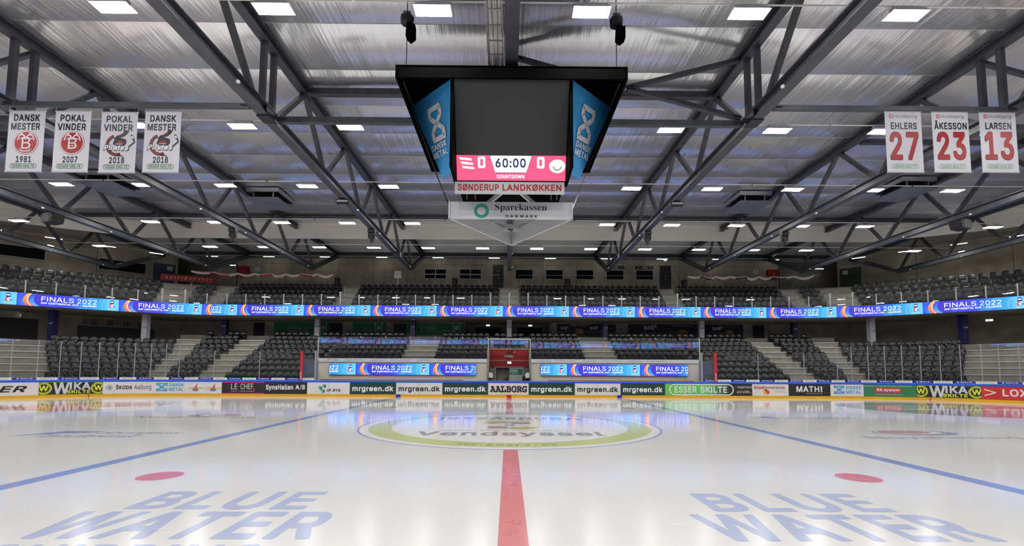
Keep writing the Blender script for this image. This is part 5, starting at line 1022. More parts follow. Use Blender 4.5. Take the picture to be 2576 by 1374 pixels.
for a0, a1 in UA:
    for k in range(0, 4):
        mb = MB(); o = .4 + .8 * (k + 1); z = 6.73 + .57 * k
        sweep(mb, upath, usteps(a0, a1), [(o - .4, z), (o - .4, z + .19), (o - .2, z + .19), (o - .2, z + .38), (o, z + .38), (o, z)]); mb.build('stair_step', CONC_L, us)
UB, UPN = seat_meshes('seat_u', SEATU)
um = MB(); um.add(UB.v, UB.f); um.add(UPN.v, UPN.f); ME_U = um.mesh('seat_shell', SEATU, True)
UBL = [(-44, -27.7, 'far left block'), (-25.8, -24.3, 'left corner block'), (-23.5, -14.2, 'left block'), (-13.0, -.78, 'block left of middle stairs'),
       (.78, 13.0, 'block right of middle stairs'), (14.2, 23.5, 'right block'), (24.3, 25.8, 'right corner block'), (27.7, 44, 'far right block')]
us_spots = []
for a0, a1, word in UBL:
    for k in range(4):
        n = int((a1 - a0) / .52)
        for i in range(n):
            s = a0 + ((a1 - a0) - n * .52) / 2 + (i + .5) * .52; x, y = upath(s, .98 + .8 * k); nx, ny = unorm(s)
            us_spots.append((math.hypot(x, y) - 1.5 * k * (k > 0), (x, y, 6.73 + .57 * k), math.atan2(-nx, ny), word, k + 1, i + 1))
us_spots.sort(key=lambda q: q[0]); um2 = MB()
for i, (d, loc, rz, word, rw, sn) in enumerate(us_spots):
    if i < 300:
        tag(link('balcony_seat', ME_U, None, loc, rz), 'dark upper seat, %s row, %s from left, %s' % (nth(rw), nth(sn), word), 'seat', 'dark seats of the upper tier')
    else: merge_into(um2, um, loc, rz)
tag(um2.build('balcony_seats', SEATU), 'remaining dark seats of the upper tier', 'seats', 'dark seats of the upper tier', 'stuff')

# ------------------------------------------------------------------ LED ribbon on the tier front
def ribbon(label, loc=(0, 0, 0), rz=0.0, m=None):
    t = thing('led_ribbon', label, 'screen', loc, rz)
    mb = MB(); sweep(mb, upath, UST, [(0.0, 6.03), (0.0, 6.91), (.12, 6.91), (.12, 6.03)]); mb.build('casing', BLACK, t)
    Pd = 5.28
    for (c0, c1, st) in ((-SE + .5, -23.63, -24.3 - 5 * Pd), (-23.63, SE - .5, -21.63 - Pd)):
        a = Art((c0, c1)); s = st
        while s < c1: finals(a, s, Pd, .85, 6.045); s += Pd
        def f(x, y, d):
            p = upath(x, -.004 - d); return (p[0], p[1], y)
        a.split([q for q in ULEN if c0 < q < c1]).build('screen', f, m or LEDM, t, .0015)
    return t
ribbon('long blue LED ribbon along the front of the upper tier')
ribbon('blue LED ribbon along the tier behind the camera', (0, 2 * CY, 0), PI, LEDN)
t = thing('balustrade', 'clear balustrade with grey posts above the LED ribbon', 'railing')
mbp = MB(); mbp.box(-.035, .035, -.03, .03, 0, .86).box(-.07, .07, -.035, .035, .8, .83); POST = mbp.mesh('post', ALU)
mbt = MB(); mbt.box(-.035, .035, -.03, .03, 0, 1.06).box(-.08, .08, -.03, .03, .8, .83).box(-.08, .08, -.03, .03, .92, .95).box(-.08, .08, -.03, .03, 1.0, 1.06); POSTT = mbt.mesh('post', ALU)
for k in range(-28, 29):
    s = 1.5 * k; x, y = upath(s, .07); nx, ny = unorm(s)
    tall = any(abs(s - c) < .8 for c in (-13.6, 13.6)) or abs(s) < 1.6 or 25 < abs(s) < 28
    link('post', POSTT if tall else POST, t, (x, y, 6.91), math.atan2(-nx, ny))
    if k < 28:
        mb = MB(); sweep(mb, upath, usteps(s + .04, s + 1.46), [(.065, 6.95), (.065, 7.72), (.078, 7.72), (.078, 6.95)]); mb.build('glass_pane', GLASS, t)
for s0, s1, word in ((-13.9, None, 'left stairs'), (14.3, None, 'right stairs'), (-25.9, None, 'left corner stairs')):
    t = thing('handrail', 'sloping steel handrail up the %s of the upper tier' % word, 'railing')
    x0, y0 = upath(s0, 1.4); x1, y1 = upath(s0, 4.1)
    MB().tube((x0, y0, 8.05), (x1, y1, 10.1), .022).build('rail', ALU, t)
    for q in (0, .45, 1):
        x = x0 + (x1 - x0) * q; y = y0 + (y1 - y0) * q; MB().tube((x, y, 6.9 + 2.1 * q), (x, y, 8.05 + 2.05 * q), .02).build('post', ALU, t)
for s0, s1, word in ((-26.0, -15.0, 'left'), (-12.9, -.9, 'middle left'), (.8, 13.1, 'middle right'), (14.9, 26, 'right')):
    t = thing('guard_rail', 'thin steel guard rail behind the top seats, %s block' % word, 'railing')
    st = usteps(s0, s1)
    for a_, b_ in zip(st, st[1:]):
        p, q = upath(a_, 3.75), upath(b_, 3.75); MB().tube((p[0], p[1], 10.2), (q[0], q[1], 10.2), .02).build('rail', ALU, t)
    n = int((s1 - s0) / 2.0)
    for i in range(n + 1):
        x, y = upath(s0 + (s1 - s0) * i / n, 3.75); MB().tube((x, y, 9.0), (x, y, 10.2), .014).build('post', DKMET, t)
for s0, s1, cols, word in ((-26.2, -15.3, ((224, 204, 200), (190, 40, 40)), 'red and white cloth'), (15.6, 25.6, ((206, 204, 200), (60, 60, 62)), 'white cloth')):
    n = 8; mb = MB(); V = []
    for i in range(n * 6 + 1):
        s = s0 + (s1 - s0) * i / (n * 6); x, y = upath(s, 3.7); f = math.sin(PI * (i % 6) / 6)
        dz = .17 * f * (.6 + .7 * ((i // 6 * 37) % 10) / 10); V += [(x, y - .03, 10.24 - dz), (x, y - .05 - .05 * f, 10.17 - dz * 1.15), (x, y, 10.08 - dz * 1.35)]
    F = []; M_ = []
    for i in range(n * 6):
        F += [(3 * i, 3 * i + 3, 3 * i + 4, 3 * i + 1), (3 * i + 1, 3 * i + 4, 3 * i + 5, 3 * i + 2)]; M_ += [0, 1 if (i // 5) % 3 == 1 else 0]
    mb.add(V, F); mb.m = M_
    tag(mb.build('bunting', [mat('cloth_%d' % cols[0][1], cols[0], .8), mat('cloth_%d' % cols[1][1], cols[1], .8)], smooth=True), '%s draped in swags along the guard rail' % word, 'bunting')

# ------------------------------------------------------------------ walls
wb = tag(link('wall_back', None), kind='structure')
for i in range(16):
    x0 = -25.6 + 3.2 * i
    MB().box(x0 + .012, x0 + 3.188, 42.6, 42.8, 8.9, 11.7).build('concrete_panel', CONC_D, wb)
    MB().box(x0 + .012, x0 + 3.188, 42.6, 42.8, 11.72, 12.8).build('concrete_panel', CONC_D, wb)
MB().box(-25.6, 25.6, 42.75, 42.9, 8.9, 12.8).build('backing', CONC, wb)
MB().box(-33, 33, 42.2, 42.5, 12.35, 12.7).build('steel_beam', STEEL, wb)
MB().tube((-26, 42.45, 12.2), (26, 42.45, 12.2), .03).build('conduit', ALU, wb)
for g, nm in ((-1, 'wall_left'), (1, 'wall_right')):
    wl = tag(link(nm, None), kind='structure')
    MB().box(min(g * 25.6, g * 34), max(g * 25.6, g * 34), 45.3, 45.5, 8.5, 12.8).build('recess_wall', CONC, wl)
    MB().box(min(g * 25.5, g * 25.7), max(g * 25.5, g * 25.7), 42.6, 45.4, 8.5, 12.8).build('recess_side', CONC_D, wl)
    ps = [(31.2, 42.8), (35.2, 38.8), (39.2, 34.8), (43.2, 30.8), (44.0, 26), (44, 18), (44, 10), (44, 0), (44, -16)]
    for (x0, y0), (x1, y1) in zip(ps, ps[1:]):
        l = math.hypot(x1 - x0, y1 - y0); ux, uy = (x1 - x0) / l, (y1 - y0) / l
        P = lambda t, o: (g * (x0 + ux * t - uy * o), y0 + uy * t + ux * o)
        m_ = MB()
        for z0, z1 in ((8.5, 12.8),):
            a_, b_, c_, d_ = P(.015, 0), P(l - .015, 0), P(l - .015, .25), P(.015, .25)
            m_.add([(*p, z) for z in (z0, z1) for p in (a_, b_, c_, d_)], [(0, 3, 2, 1), (4, 5, 6, 7), (0, 1, 5, 4), (1, 2, 6, 5), (2, 3, 7, 6), (3, 0, 4, 7)])
        m_.build('concrete_panel', CONC_D, wl)
    # lower concourse wall of this corner
    ps = [(23.4, 41.0), (31, 41.0), (36, 36.0), (41.0, 31), (43, 26), (43, 10), (43, -16)]
    for (x0, y0), (x1, y1) in zip(ps, ps[1:]):
        MB().quad3((g * x0, y0, 3.4), (g * x1, y1, 3.4), (g * x1, y1, 6.2), (g * x0, y0, 6.2), .1).build('concourse_panel', CONC_D, wl)
tag(MB().box(-48, 48, -16.2, -16, -.3, 13).build('wall_front', CONC_D), kind='structure')
tag(MB().box(-46, 46, -15.8, -9, -.1, 3).box(-46, 46, -15.8, -12, 3, 6).build('wall_front', SEATM), kind='structure')
wc = tag(link('wall_concourse', None), kind='structure')
for x0, x1 in ((-23.4, -19.5), (-19.5, -15.6), (-15.6, -11.7), (-11.7, -7.8), (-7.8, -4.05), (3.75, 7.8), (7.8, 11.7), (11.7, 15.6), (15.6, 19.5), (19.5, 23.4)):
    MB().box(x0 + .01, x1 - .01, 41, 41.15, 4.5, 6.1).build('concrete_panel', CONC_D, wc)
MB().box(-4.05, -3.95, 41.15, 43, 4.5, 6.1).box(3.65, 3.75, 41.15, 43, 4.5, 6.1).box(-4.05, 3.75, 42.9, 43, 4.5, 6.1).build('recess', CONC_D, wc)

def window(i, x0, x1, dbl, z0=10.32, z1=11.3):
    w_ = tag(link('window_%d' % i, None), kind='structure')
    f = MB().box(x0, x1, 42.53, 42.62, z0, z0 + .06).box(x0, x1, 42.53, 42.62, z1 - .06, z1).box(x0, x0 + .06, 42.53, 42.62, z0, z1).box(x1 - .06, x1, 42.53, 42.62, z0, z1)
    cx = (x0 + x1) / 2; cz = (z0 + z1) / 2
    if dbl: f.box(cx - .03, cx + .03, 42.54, 42.62, z0, z1).box(x0, x1, 42.54, 42.62, cz - .025, cz + .025)
    f.build('frame', GREY, w_)
    xs = [(x0 + .06, cx - .03), (cx + .03, x1 - .06)] if dbl else [(x0 + .06, x1 - .06)]
    for a_, b_ in xs:
        for c_, d_ in (((z0 + .06, cz - .02), (cz + .02, z1 - .06)) if dbl else ((z0 + .06, z1 - .06),)): MB().box(a_, b_, 42.57, 42.6, c_, d_).build('pane', DARKGL, w_)
for i, (x0, x1, dbl) in enumerate([(-7.99, -5.92, 1), (-4.7, -2.63, 1), (.54, 2.23, 0), (3.39, 5.08, 0), (6.27, 7.96, 0), (9.1, 10.8, 0), (11.9, 13.6, 0)]): window(i + 1, x0, x1, dbl)
for i, (x0, x1) in enumerate([(-1.56, -.57), (14.2, 15.25)]):
    d_ = tag(link('door_%d' % (i + 1), None), kind='structure')
    MB().box(x0, x1, 42.54, 42.62, 9.0, 11.72).build('frame', DKMET, d_); MB().box(x0 + .06, x1 - .06, 42.52, 42.56, 9.0, 11.66).build('leaf', mat('door_dark', (30, 30, 34), .5), d_)
    for z in (10.45, 10.75, 11.05): MB().box((x0 + x1) / 2 - .07, (x0 + x1) / 2 + .07, 42.5, 42.52, z, z + .04).build('label_plate', GREY, d_)
for i, (x0, x1, z0) in enumerate([(-22.85, -21.9, 4.5), (-16.05, -14.95, 4.5), (-10.35, -9.25, 4.5), (8.85, 9.6, 4.5), (22.0, 23.0, 4.5)]):
    d_ = tag(link('door_%d' % (i + 3), None), kind='structure')
    MB().box(x0, x1, 40.93, 41.02, z0, 5.95).build('frame', DKMET, d_); MB().box(x0 + .05, x1 - .05, 40.9, 40.95, z0, 5.9).build('leaf', mat('door_black', (10, 10, 12), .5), d_)
for i, (x0, x1) in enumerate([(-3.1, -.75), (.75, 3.1)]):
    d_ = tag(link('door_%d' % (i + 8), None), kind='structure')
    MB().box(x0, x1, 42.8, 42.92, 4.5, 5.82).build('leaf', MATS['door_black'], d_); MB().box((x0 + x1) / 2 - .02, (x0 + x1) / 2 + .02, 42.78, 42.8, 4.5, 5.8).build('seam', DKMET, d_)
exit_sign('lit exit sign above the left dark doors of the concourse recess', (-1.98, 42.8, 6.0), w_=.36); exit_sign('lit exit sign above the right dark doors of the concourse recess', (1.98, 42.8, 6.0), w_=.36)
# side-wall windows of the upper tier and the corner concourse
K = math.sqrt(.5)
def wall45(g, u, z, tot=74.0, off=.03):
    """point on a 45 degree corner wall at sideways distance u"""
    x, y = u, tot - u; return (g * (x - off * K), y - off * K, z)
for i, (g, u0, u1, z0, z1, word) in enumerate([(-1, 37.4, 40.0, 10.45, 11.3, ''), (-1, 32.9, 35.1, 10.3, 11.2, '')]):
    w_ = tag(link('window_%d' % (i + 8), None), kind='structure')
    P = lambda u, z, o: wall45(g, u, z, 74.0, o)
    MB().quad3(P(u0, z0, .02), P(u1, z0, .02), P(u1, z1, .02), P(u0, z1, .02), -.03).build('pane', DARKGL, w_)
    f = MB()
    for a_, b_, c_, d_ in ((u0 - .05, u1 + .05, z0 - .06, z0), (u0 - .05, u1 + .05, z1, z1 + .06), (u0 - .05, u0, z0, z1), (u1, u1 + .05, z0, z1)):
        f.quad3(P(a_, c_, .02), P(b_, c_, .02), P(b_, d_, .02), P(a_, d_, .02), -.06)
    f.build('frame', GREY, w_)
for g, sd in ((-1, 'left'), (1, 'right')):
    P = lambda u, z, o=.03: wall45(g, u, z, 72.0, o)
    d_ = tag(link('door_%d' % (10 + (g > 0)), None), kind='structure')
    MB().quad3(P(36.45, 3.7), P(38.2, 3.7), P(38.2, 5.55), P(36.45, 5.55), .06 * -g).build('doorway_shade', MATS['door_black'], d_)  # black slab on the wall, its colour stands for the shade in the doorway
    exit_sign('lit exit sign on the %s corner concourse wall' % sd, P(37.1, 5.78, .12), -g * PI / 4 * -1 if g < 0 else -PI / 4, w_=.42)
    t = thing('menu_boards', 'row of small menu boards above the %s corner kiosk' % sd, 'sign')
    for k in range(9):
        u = 31.55 + .36 * k
        MB().quad3(P(u, 5.35), P(u + .3, 5.35), P(u + .3, 5.85), P(u, 5.85), .03 * -g).build('menu_board', mat('menu_%d' % (k % 4), [(120, 116, 110), (96, 84, 70), (150, 120, 80), (110, 70, 60)][k % 4], .5), t)
    MB().quad3(P(31.4, 5.28), P(34.9, 5.28), P(34.9, 5.33), P(31.4, 5.33), .06 * -g).build('ledge', GREY, t)
    t = thing('kiosk_shutter', 'closed roller shutter of the %s corner kiosk' % sd, 'shutter')
    for k in range(16):
        z = 3.75 + .095 * k
        MB().quad3(P(31.4, z, .05), P(34.9, z, .05), P(34.9, z + .085, .04), P(31.4, z + .085, .04), .02 * -g).build('slat', mat('shutter_%s' % sd, (70, 70, 68) if g < 0 else (132, 130, 122), .6), t)
t = thing('wall_banner', 'dark green banner on the right corner concourse wall', 'banner')
P = lambda u, z, o=.03: wall45(1, u, z, 72.0, o)
MB().quad3(P(36.2, 4.75), P(38.2, 4.75), P(38.2, 5.1), P(36.2, 5.1), -.04).build('cloth', mat('banner_green', (20, 72, 52), .6), t)

# ------------------------------------------------------------------ columns under the tier
for i, (x, y, white) in enumerate([(-33.0, 33.2, 0), (-28.6, 36.1, 1), (-24, 38.7, 0), (-16.2, 38.7, 1), (-8.15, 38.7, 0), (0, 38.7, 1), (8.15, 38.7, 0), (16.35, 38.7, 1), (24.3, 38.7, 0), (28.9, 36.2, 1), (33.1, 33.0, 0)]):
    z0 = 4.56 if abs(x) < 25 else 3.7
    word = ('white' if white else 'navy blue') + ' square column under the upper tier, ' + nth(i + 1) + ' from left'
    t = thing('column', word, 'column', (x, y, z0), 0, 'columns under the upper tier')
    MB().box(-.2, .2, -.2, .2, 0, 6.05 - z0 - .06).build('shaft', mat('column_white', (196, 196, 202), .5) if white else NAVY, t)
    MB().box(-.22, .22, -.22, .22, 6.05 - z0 - .06, 6.05 - z0).build('head_plate', GREY, t)
    c = (70, 70, 76) if white else (190, 190, 206)
    Art().rect(-.16, 0, .06, .03, c).disc(.12, .04, .05, .05, c, 1, 10).rect(-.05, -.06, .06, -.04, c).build('emblem', plane((0, -.2, (6.05 - z0) * .55)), PRINT, t)

# ------------------------------------------------------------------ adverts and fittings on the concourse wall
def wall_sign(name, label, x0, x1, z0, z1, base, draw, y=40.98, frame=True):
    t = thing(name, label, 'sign')
    MB().box(x0, x1, y - .05, y + .02, z0, z1).build('sheet', mat('sheet_%d_%d_%d' % base, base, .5), t)
    if frame: MB().box(x0, x1, y - .07, y, z1, z1 + .05).build('top_trim', GREY, t); MB().box(x0, x1, y - .07, y, z0 - .05, z0).build('bottom_trim', GREY, t)
    a = Art(); draw(a, x1 - x0, z1 - z0); a.build('lettering', plane((x0, y - .05, z0)), PRINT, t)
GRN = (24, 116, 62); LG = (206, 216, 206)
def stripe(a, w, h):
    for x in (w - 1.0, w - .42): a.rect(x, 0, x + .05, h, LG)
    a.disc(w - .68, h * .62, .17, .17, LG, 1, 18).text('n', w - .75, h * .54, w - .61, h * .7, GRN, 2, .03).text('Nadias', w - .85, h * .28, w - .52, h * .4, LG, 1)
def g1(a, w, h): stripe(a, w, h); a.text('Spring køen over - bestil i forvejen', 1.25, h * .5, 3.85, h * .66, LG, 1).text('Aalborgpirates.dk', 1.25, h * .3, 3.0, h * .42, LG, 1)
def g2(a, w, h): stripe(a, w, h); a.text('Bestil her online', .85, h * .56, 1.8, h * .66, (140, 170, 148), 1).text('& afhent mad', .85, h * .4, 1.7, h * .5, (150, 176, 156), 1)
def g3(a, w, h): stripe(a, w, h); a.rect(1.35, h * .28, 1.39, h * .78, LG).text('NADIAS', 1.7, h * .5, 2.55, h * .72, (190, 200, 192), 1, .01).text('Det er ikke fast food - det gør livet bedre', 1.7, h * .32, 4.3, h * .44, (150, 180, 158), 1)
wall_sign('food_sign', 'green food sign with white lettering left of the white column', -21.05, -15.95, 4.72, 6.02, GRN, g1)
wall_sign('food_sign', 'short green sign between two dark concourse doors', -14.0, -11.0, 4.72, 6.02, GRN, g2)
wall_sign('food_sign', 'long green sign reading NADIAS beside the navy column', -9.2, -4.06, 4.85, 6.0, GRN, g3)
def burger(a, x, y, k=1.0):
    a.disc(x, y, .36 * k, .22 * k, (186, 116, 60), 2, 18, 0, PI).rect(x - .36 * k, y - .06 * k, x + .36 * k, y, (150, 84, 44), 2).rect(x - .40 * k, y - .14 * k, x + .40 * k, y - .06 * k, (130, 140, 60), 3).rect(x - .34 * k, y - .24 * k, x + .34 * k, y - .14 * k, (176, 110, 60), 3)
def bogo(a, x, y, k):
    a.text('Bogø', x, y, x + .75 * k, y + .34 * k, (214, 212, 210), 2, .05, 0, 3, .22).text('SANDWICH MED KÆRLIGHED TIL', x - .3 * k, y - .2 * k, x + 1.1 * k, y - .12 * k, (170, 170, 168), 2)
def b1(a, w, h): bogo(a, .35, h * .55, .85); a.text('Crispy chicken 30', 1.2, h * .82, 2.85, h * .95, (220, 220, 218), 2, .01); burger(a, 2.0, h * .45); bogo(a, 3.0, h * .55, 1.0)
def b2(a, w, h):
    bogo(a, 1.4, h * .55, 1.5); a.text('Crispy chicken 30', 4.0, h * .80, 5.8, h * .93, (170, 170, 168), 2); burger(a, 4.9, h * .42, 1.0)
    a.poly([(6.25, h * .2), (6.5, h * .75), (6.75, h * .5), (6.8, h * .25)], (196, 56, 34), 2).disc(6.45, h * .78, .1, .1, (150, 140, 110), 3, 12)
    bogo(a, 7.6, h * .55, 1.2); a.text('Crispy chicken 30', 8.4, h * .80, 9.9, h * .93, (120, 120, 118), 2); burger(a, 9.1, h * .42, 1.0)
wall_sign('food_sign', 'black burger sign left of the navy column on the right concourse', 4.3, 8.3, 4.78, 6.0, (12, 12, 13), b1)
wall_sign('food_sign', 'long black sandwich sign behind the white column on the right concourse', 10.75, 21.1, 4.72, 6.0, (14, 14, 15), b2)
for x, word in ((-17.9 - 3.6, 'left stairs door'), (-14.55, 'second door'), (10.1, 'right navy column'), (21.5, 'right stairs door')):
    t = thing('door_plate', 'small pale plate on the concourse wall beside the %s' % word, 'sign', (x, 40.95, 5.35))
    MB().box(-.3, .3, -.02, .03, -.1, .1).build('plate', mat('plate_pale', (150, 148, 150), .5), t)
# fittings of the upper wall
for x0, word in ((-25.3, 'left'), (24.3, 'right')):
    t = thing('hose_cabinet', 'red fire hose cabinet on the %s end of the upper back wall' % word, 'cabinet', (x0, 42.4, 10.4))
    MB().box(0, .95, -.15, .2, 0, .95).build('body', mat('cabinet_red', (150, 18, 20), .4), t); MB().box(.03, .92, -.17, -.15, .03, .92).build('door', MATS['cabinet_red'], t); MB().box(.45, .53, -.2, -.17, .45, .53).build('handle', GREY, t)
    x = x0 + (1.45 if x0 < 0 else -1.2)
    t = thing('wall_plate', 'small white plate beside the red cabinet, %s end of upper wall' % word, 'plate', (x, 42.56, 11.0)); MB().box(0, .42, -.02, .04, 0, .34).build('plate', WHITE, t); MB().box(.06, .36, -.03, -.02, .06, .28).build('grille', GREY, t)
t = thing('white_cabinet', 'white cabinet standing on a leg behind the top seats', 'cabinet', (-9.95, 40.6, 9.0)); MB().box(-.3, .3, -.2, .2, .95, 1.6).build('body', WHITE, t); MB().box(-.06, .06, -.06, .06, 0, .95).build('leg', GREY, t); MB().box(-.3, .3, -.22, .22, 1.58, 1.62).build('lid', GREY, t)
for x, word in ((-15.6, 'left stairs'), (-4.95, 'double windows'), (5.3, 'second and third single windows'), (15.95, 'right door')):
    t = thing('litter_bin', 'dark litter bin on the upper walkway near the %s' % word, 'bin', (x, 41.2, 9.0))
    MB().lathe([(.2, 0), (.25, .9), (.27, .95)], 10).build('bin_body', DKMET, t); MB().lathe([(.28, .95), (.26, 1.05), (.1, 1.12)], 10).build('lid', BLACK, t)
for x0, word in ((9.15, 'fourth'), (11.9, 'fifth')):
    t = thing('lounge_sign', 'black lounge sign with white letters above the %s single window' % word, 'sign', (x0, 42.56, 11.36)); MB().box(0, 1.68, -.03, .04, 0, .28).build('sheet', BLACK, t)
    a = Art().text('ESSER', .58, .15, 1.1, .24, (190, 190, 190), 1, .02).text('LOUNGE', .52, .04, 1.16, .13, (190, 190, 190), 1, .02).poly([(.1, .06), (.36, .22), (.3, .06)], (150, 150, 150)).poly([(1.58, .06), (1.32, .22), (1.38, .06)], (150, 150, 150)); a.build('lettering', plane((0, -.03, 0)), PRINT, t)
exit_sign('small lit exit sign tilted above the right upper door', (14.35, 41.5, 12.0), .5, w_=.34)
t = thing('red_banner', 'red banner with faded white letters hung at the left corner stairs', 'banner')
P0, P1 = upath(-27.9, 3.3), upath(-24.6, 3.4)
U = Vector((P1[0] - P0[0], P1[1] - P0[1], 0)); wl_ = U.length
f = plane((P0[0], P0[1], 9.15), U, (0, 0, 1))
MB().quad3(f(0, 0, 0), f(wl_, 0, 0), f(wl_, .55, 0), f(0, .55, 0), -.02).build('cloth', REDD, t)
a = Art(); x = .4
for ww in (.2, .2, .16, .22, .12, .3, .14, .3, .2, .2, .22, .2): a.rect(x, .16, x + ww * .35, .38, (150, 116, 110), 1).rect(x, .3, x + ww * .8, .38, (150, 116, 110), 1); x += ww + .08
a.build('lettering', f, PRINT, t)
for g, word in ((-1, 'left'), (1, 'right')):
    t = thing('notice_board', 'dark notice board on the %s corner wall of the upper tier' % word, 'sign')
    P = lambda u, z, o=.03: wall45(g, u, z, 74.0, o)
    c = mat('board_blue', (40, 50, 70), .5) if g < 0 else mat('board_green', (30, 54, 30), .5)
    MB().quad3(P(31.35, 9.6), P(32.5, 9.6), P(32.5, 11.5), P(31.35, 11.5), .04 * -g).build('sheet', c, t)
    MB().quad3(P(31.5, 10.9, .09), P(31.8, 10.9, .09), P(31.8, 11.3, .09), P(31.5, 11.3, .09), .02 * -g).build('notice', GREY, t)
# ------------------------------------------------------------------ roof: foil strips, steel deck, bulkhead
ce = tag(link('ceiling', None), kind='structure')
edges = [-6.3 + 2.267 * i for i in range(0, 18)]          # last edge just past the far boards
edges = [32.1 - 2.267 * i for i in range(17, -1, -1)]
for y0, y1 in zip(edges, edges[1:]):
    mb = MB(); V = []; F = []; n = 8; xs = [-41 + 2.05 * i for i in range(41)]
    for j in range(n + 1):
        t = j / n; y = y0 + (y1 - y0) * t
        for x in xs: V.append((x, y, 12.75 - .07 * 4 * t * (1 - t) - .012 * math.sin(x * 1.1 + y0) * 4 * t * (1 - t)))
    k = len(xs)
    for j in range(n):
        for i in range(k - 1): F.append((j * k + i, (j + 1) * k + i, (j + 1) * k + i + 1, j * k + i + 1))
    mb.add(V, F); mb.build('foil_strip', FOIL, ce, smooth=True)
    MB().box(-41, 41, y1 - .006, y1 + .006, 12.738, 12.76).build('seam_bar', GREY, ce)
DECK = mat('deck_steel', (196, 196, 198), .45, .3)
mb = MB(); pr = []; y = 32.0; i = 0
while y < 46: pr += [(y, 12.86), (y + .1, 12.86), (y + .13, 12.78), (y + .24, 12.78)]; y += .27
V = [(-47, a_, b_) for a_, b_ in pr] + [(47, a_, b_) for a_, b_ in pr]; n = len(pr)
mb.add(V, [(i, i + 1, n + i + 1, n + i) for i in range(n - 1)]); mb.build('corrugated_deck', DECK, ce)
for g in (-1, 1): MB().box(min(g * 41, g * 47), max(g * 41, g * 47), -16, 32, 12.8, 12.9).build('side_deck', DECK, ce)
MB().box(-47, 47, -16, -6.4, 12.8, 12.9).build('side_deck', DECK, ce); MB().box(-48, 48, -16, 47, 13.0, 13.1).build('roof_slab', DKMET, ce)
MB().box(-41, 41, 32.05, 32.3, 12.5, 12.78).build('edge_beam', STEEL, ce)
bh = tag(link('trim_1', None), kind='structure')
BP = [(-41, CY), (-40.2, 21), (-37.6, 26.6), (-33.8, 30.4), (-27.6, 33.9), (27.6, 33.9), (33.8, 30.4), (37.6, 26.6), (40.2, 21), (41, CY)]
for (x0, y0), (x1, y1) in zip(BP, BP[1:]):
    n = max(1, int(math.hypot(x1 - x0, y1 - y0) / 4.1))
    for i in range(n):
        a_ = (x0 + (x1 - x0) * i / n, y0 + (y1 - y0) * i / n); b_ = (x0 + (x1 - x0) * (i + 1) / n, y0 + (y1 - y0) * (i + 1) / n)
        MB().quad3((*a_, 11.58), (*b_, 11.58), (*b_, 12.46), (*a_, 12.46), -.06).build('fabric_panel', OFFW, bh)
        MB().quad3((*a_, 12.472), (*b_, 12.472), (*b_, 12.8), (*a_, 12.8), -.06).build('fabric_panel', OFFW, bh)

# ------------------------------------------------------------------ roof trusses
BOT = [14.9, 19.25, 24.1, 28.65, 33.0, 36.9]; TOP = [17.1, 21.5, 25.9, 30.6, 34.9]
YE = 42.2
bc = MB().ibeam((0, 2 * CY + .2 - 37.0, 10.05), (0, 37.0, 10.05), .34, .36, .035, .05).mesh('bottom_chord', STEEL)
tcm = MB().ibeam((0, -12, 12.46), (0, YE + .3, 12.46), .3, .34, .035, .05).mesh('top_chord', STEEL)
def webs(members, name):
    return [MB().bar((0, a_, za), (0, b_, zb), .16, .16).mesh(name, STEEL) for a_, za, b_, zb in members]
mem = [(BOT[0] + .2, 10.2, TOP[0], 12.32)]
for i in range(4): mem += [(TOP[i] + .1, 12.32, BOT[i + 1] - .15, 10.2), (BOT[i + 1] + .15, 10.2, TOP[i + 1] - .05, 12.32)]
mem += [(TOP[4] + .1, 12.32, BOT[5] - .2, 10.2)]
ME_ = webs(mem, 'diagonal') + webs([(2 * CY + .1 - a_, za, 2 * CY + .1 - b_, zb) for a_, za, b_, zb in mem], 'diagonal')
ME_P1 = webs([(14.2, 10.2, 14.2, 12.32), (14.82, 10.2, 14.82, 12.32)], 'post')
ME_END = [MB().bar((0, 36.8, 10.0), (0, YE, 12.4), .3, .3).mesh('end_strut', STEEL), MB().bar((0, 2 * CY + .1 - 36.8, 10.0), (0, 2 * CY + .1 - YE, 12.4), .3, .3).mesh('end_strut', STEEL)]
ME_PL = MB().box(-.2, .2, 14.25, 14.75, 9.84, 9.87).box(-.14, -.1, 14.25, 14.75, 9.87, 10.3).box(.1, .14, 14.25, 14.75, 9.87, 10.3).mesh('splice_plate', DKMET)
ME_DET = MB().lathe([(.05, -.0), (.06, -.03), (.05, -.06), (.02, -.07)], 10).mesh('smoke_detector', WHITE)
NM = {0: 'centre', 8: 'first right', 16: 'second right', 24: 'third right', 32: 'fourth right', -8: 'first left', -16: 'second left', -24: 'third left', -32: 'fourth left'}
for x in (-32, -24, -16, -8, 0, 8, 16, 24, 32):
    t = thing('roof_truss', 'dark grey steel roof truss spanning the rink, %s of the row' % NM[x], 'truss', (x, 0, 0), 0, 'roof trusses')
    link('bottom_chord', bc, t); link('top_chord', tcm, t)
    for m in ME_: link('diagonal', m, t)
    for m in ME_P1: link('post', m, t)
    for m in ME_END: link('end_strut', m, t)
    link('splice_plate', ME_PL, t)
    for yy in (12.6, 23.0, 27.0, 31.5, 35.6): link('smoke_detector', ME_DET, t, (.19 if x <= 0 else -.19, yy, 9.92))
def brace(label, p0, p1, wd=.14, h=.14):
    t = thing('brace_beam', label, 'beam')
    MB().bar(p0, p1, wd, h).build('bar', STEEL, t)
    d = (Vector(p1) - Vector(p0)).normalized()
    for p, s_ in ((p0, 1), (p1, -1)):
        q = Vector(p); MB().bar(q, q + d * .25 * s_, wd + .08, .03).build('end_plate', DKMET, t)
brace('horizontal tie beam carrying the four left banners', (-15.8, 13.9, 9.93), (-8.2, 13.9, 9.93))
brace('horizontal tie beam carrying the three right banners', (8.2, 13.75, 9.93), (15.8, 13.75, 9.93))
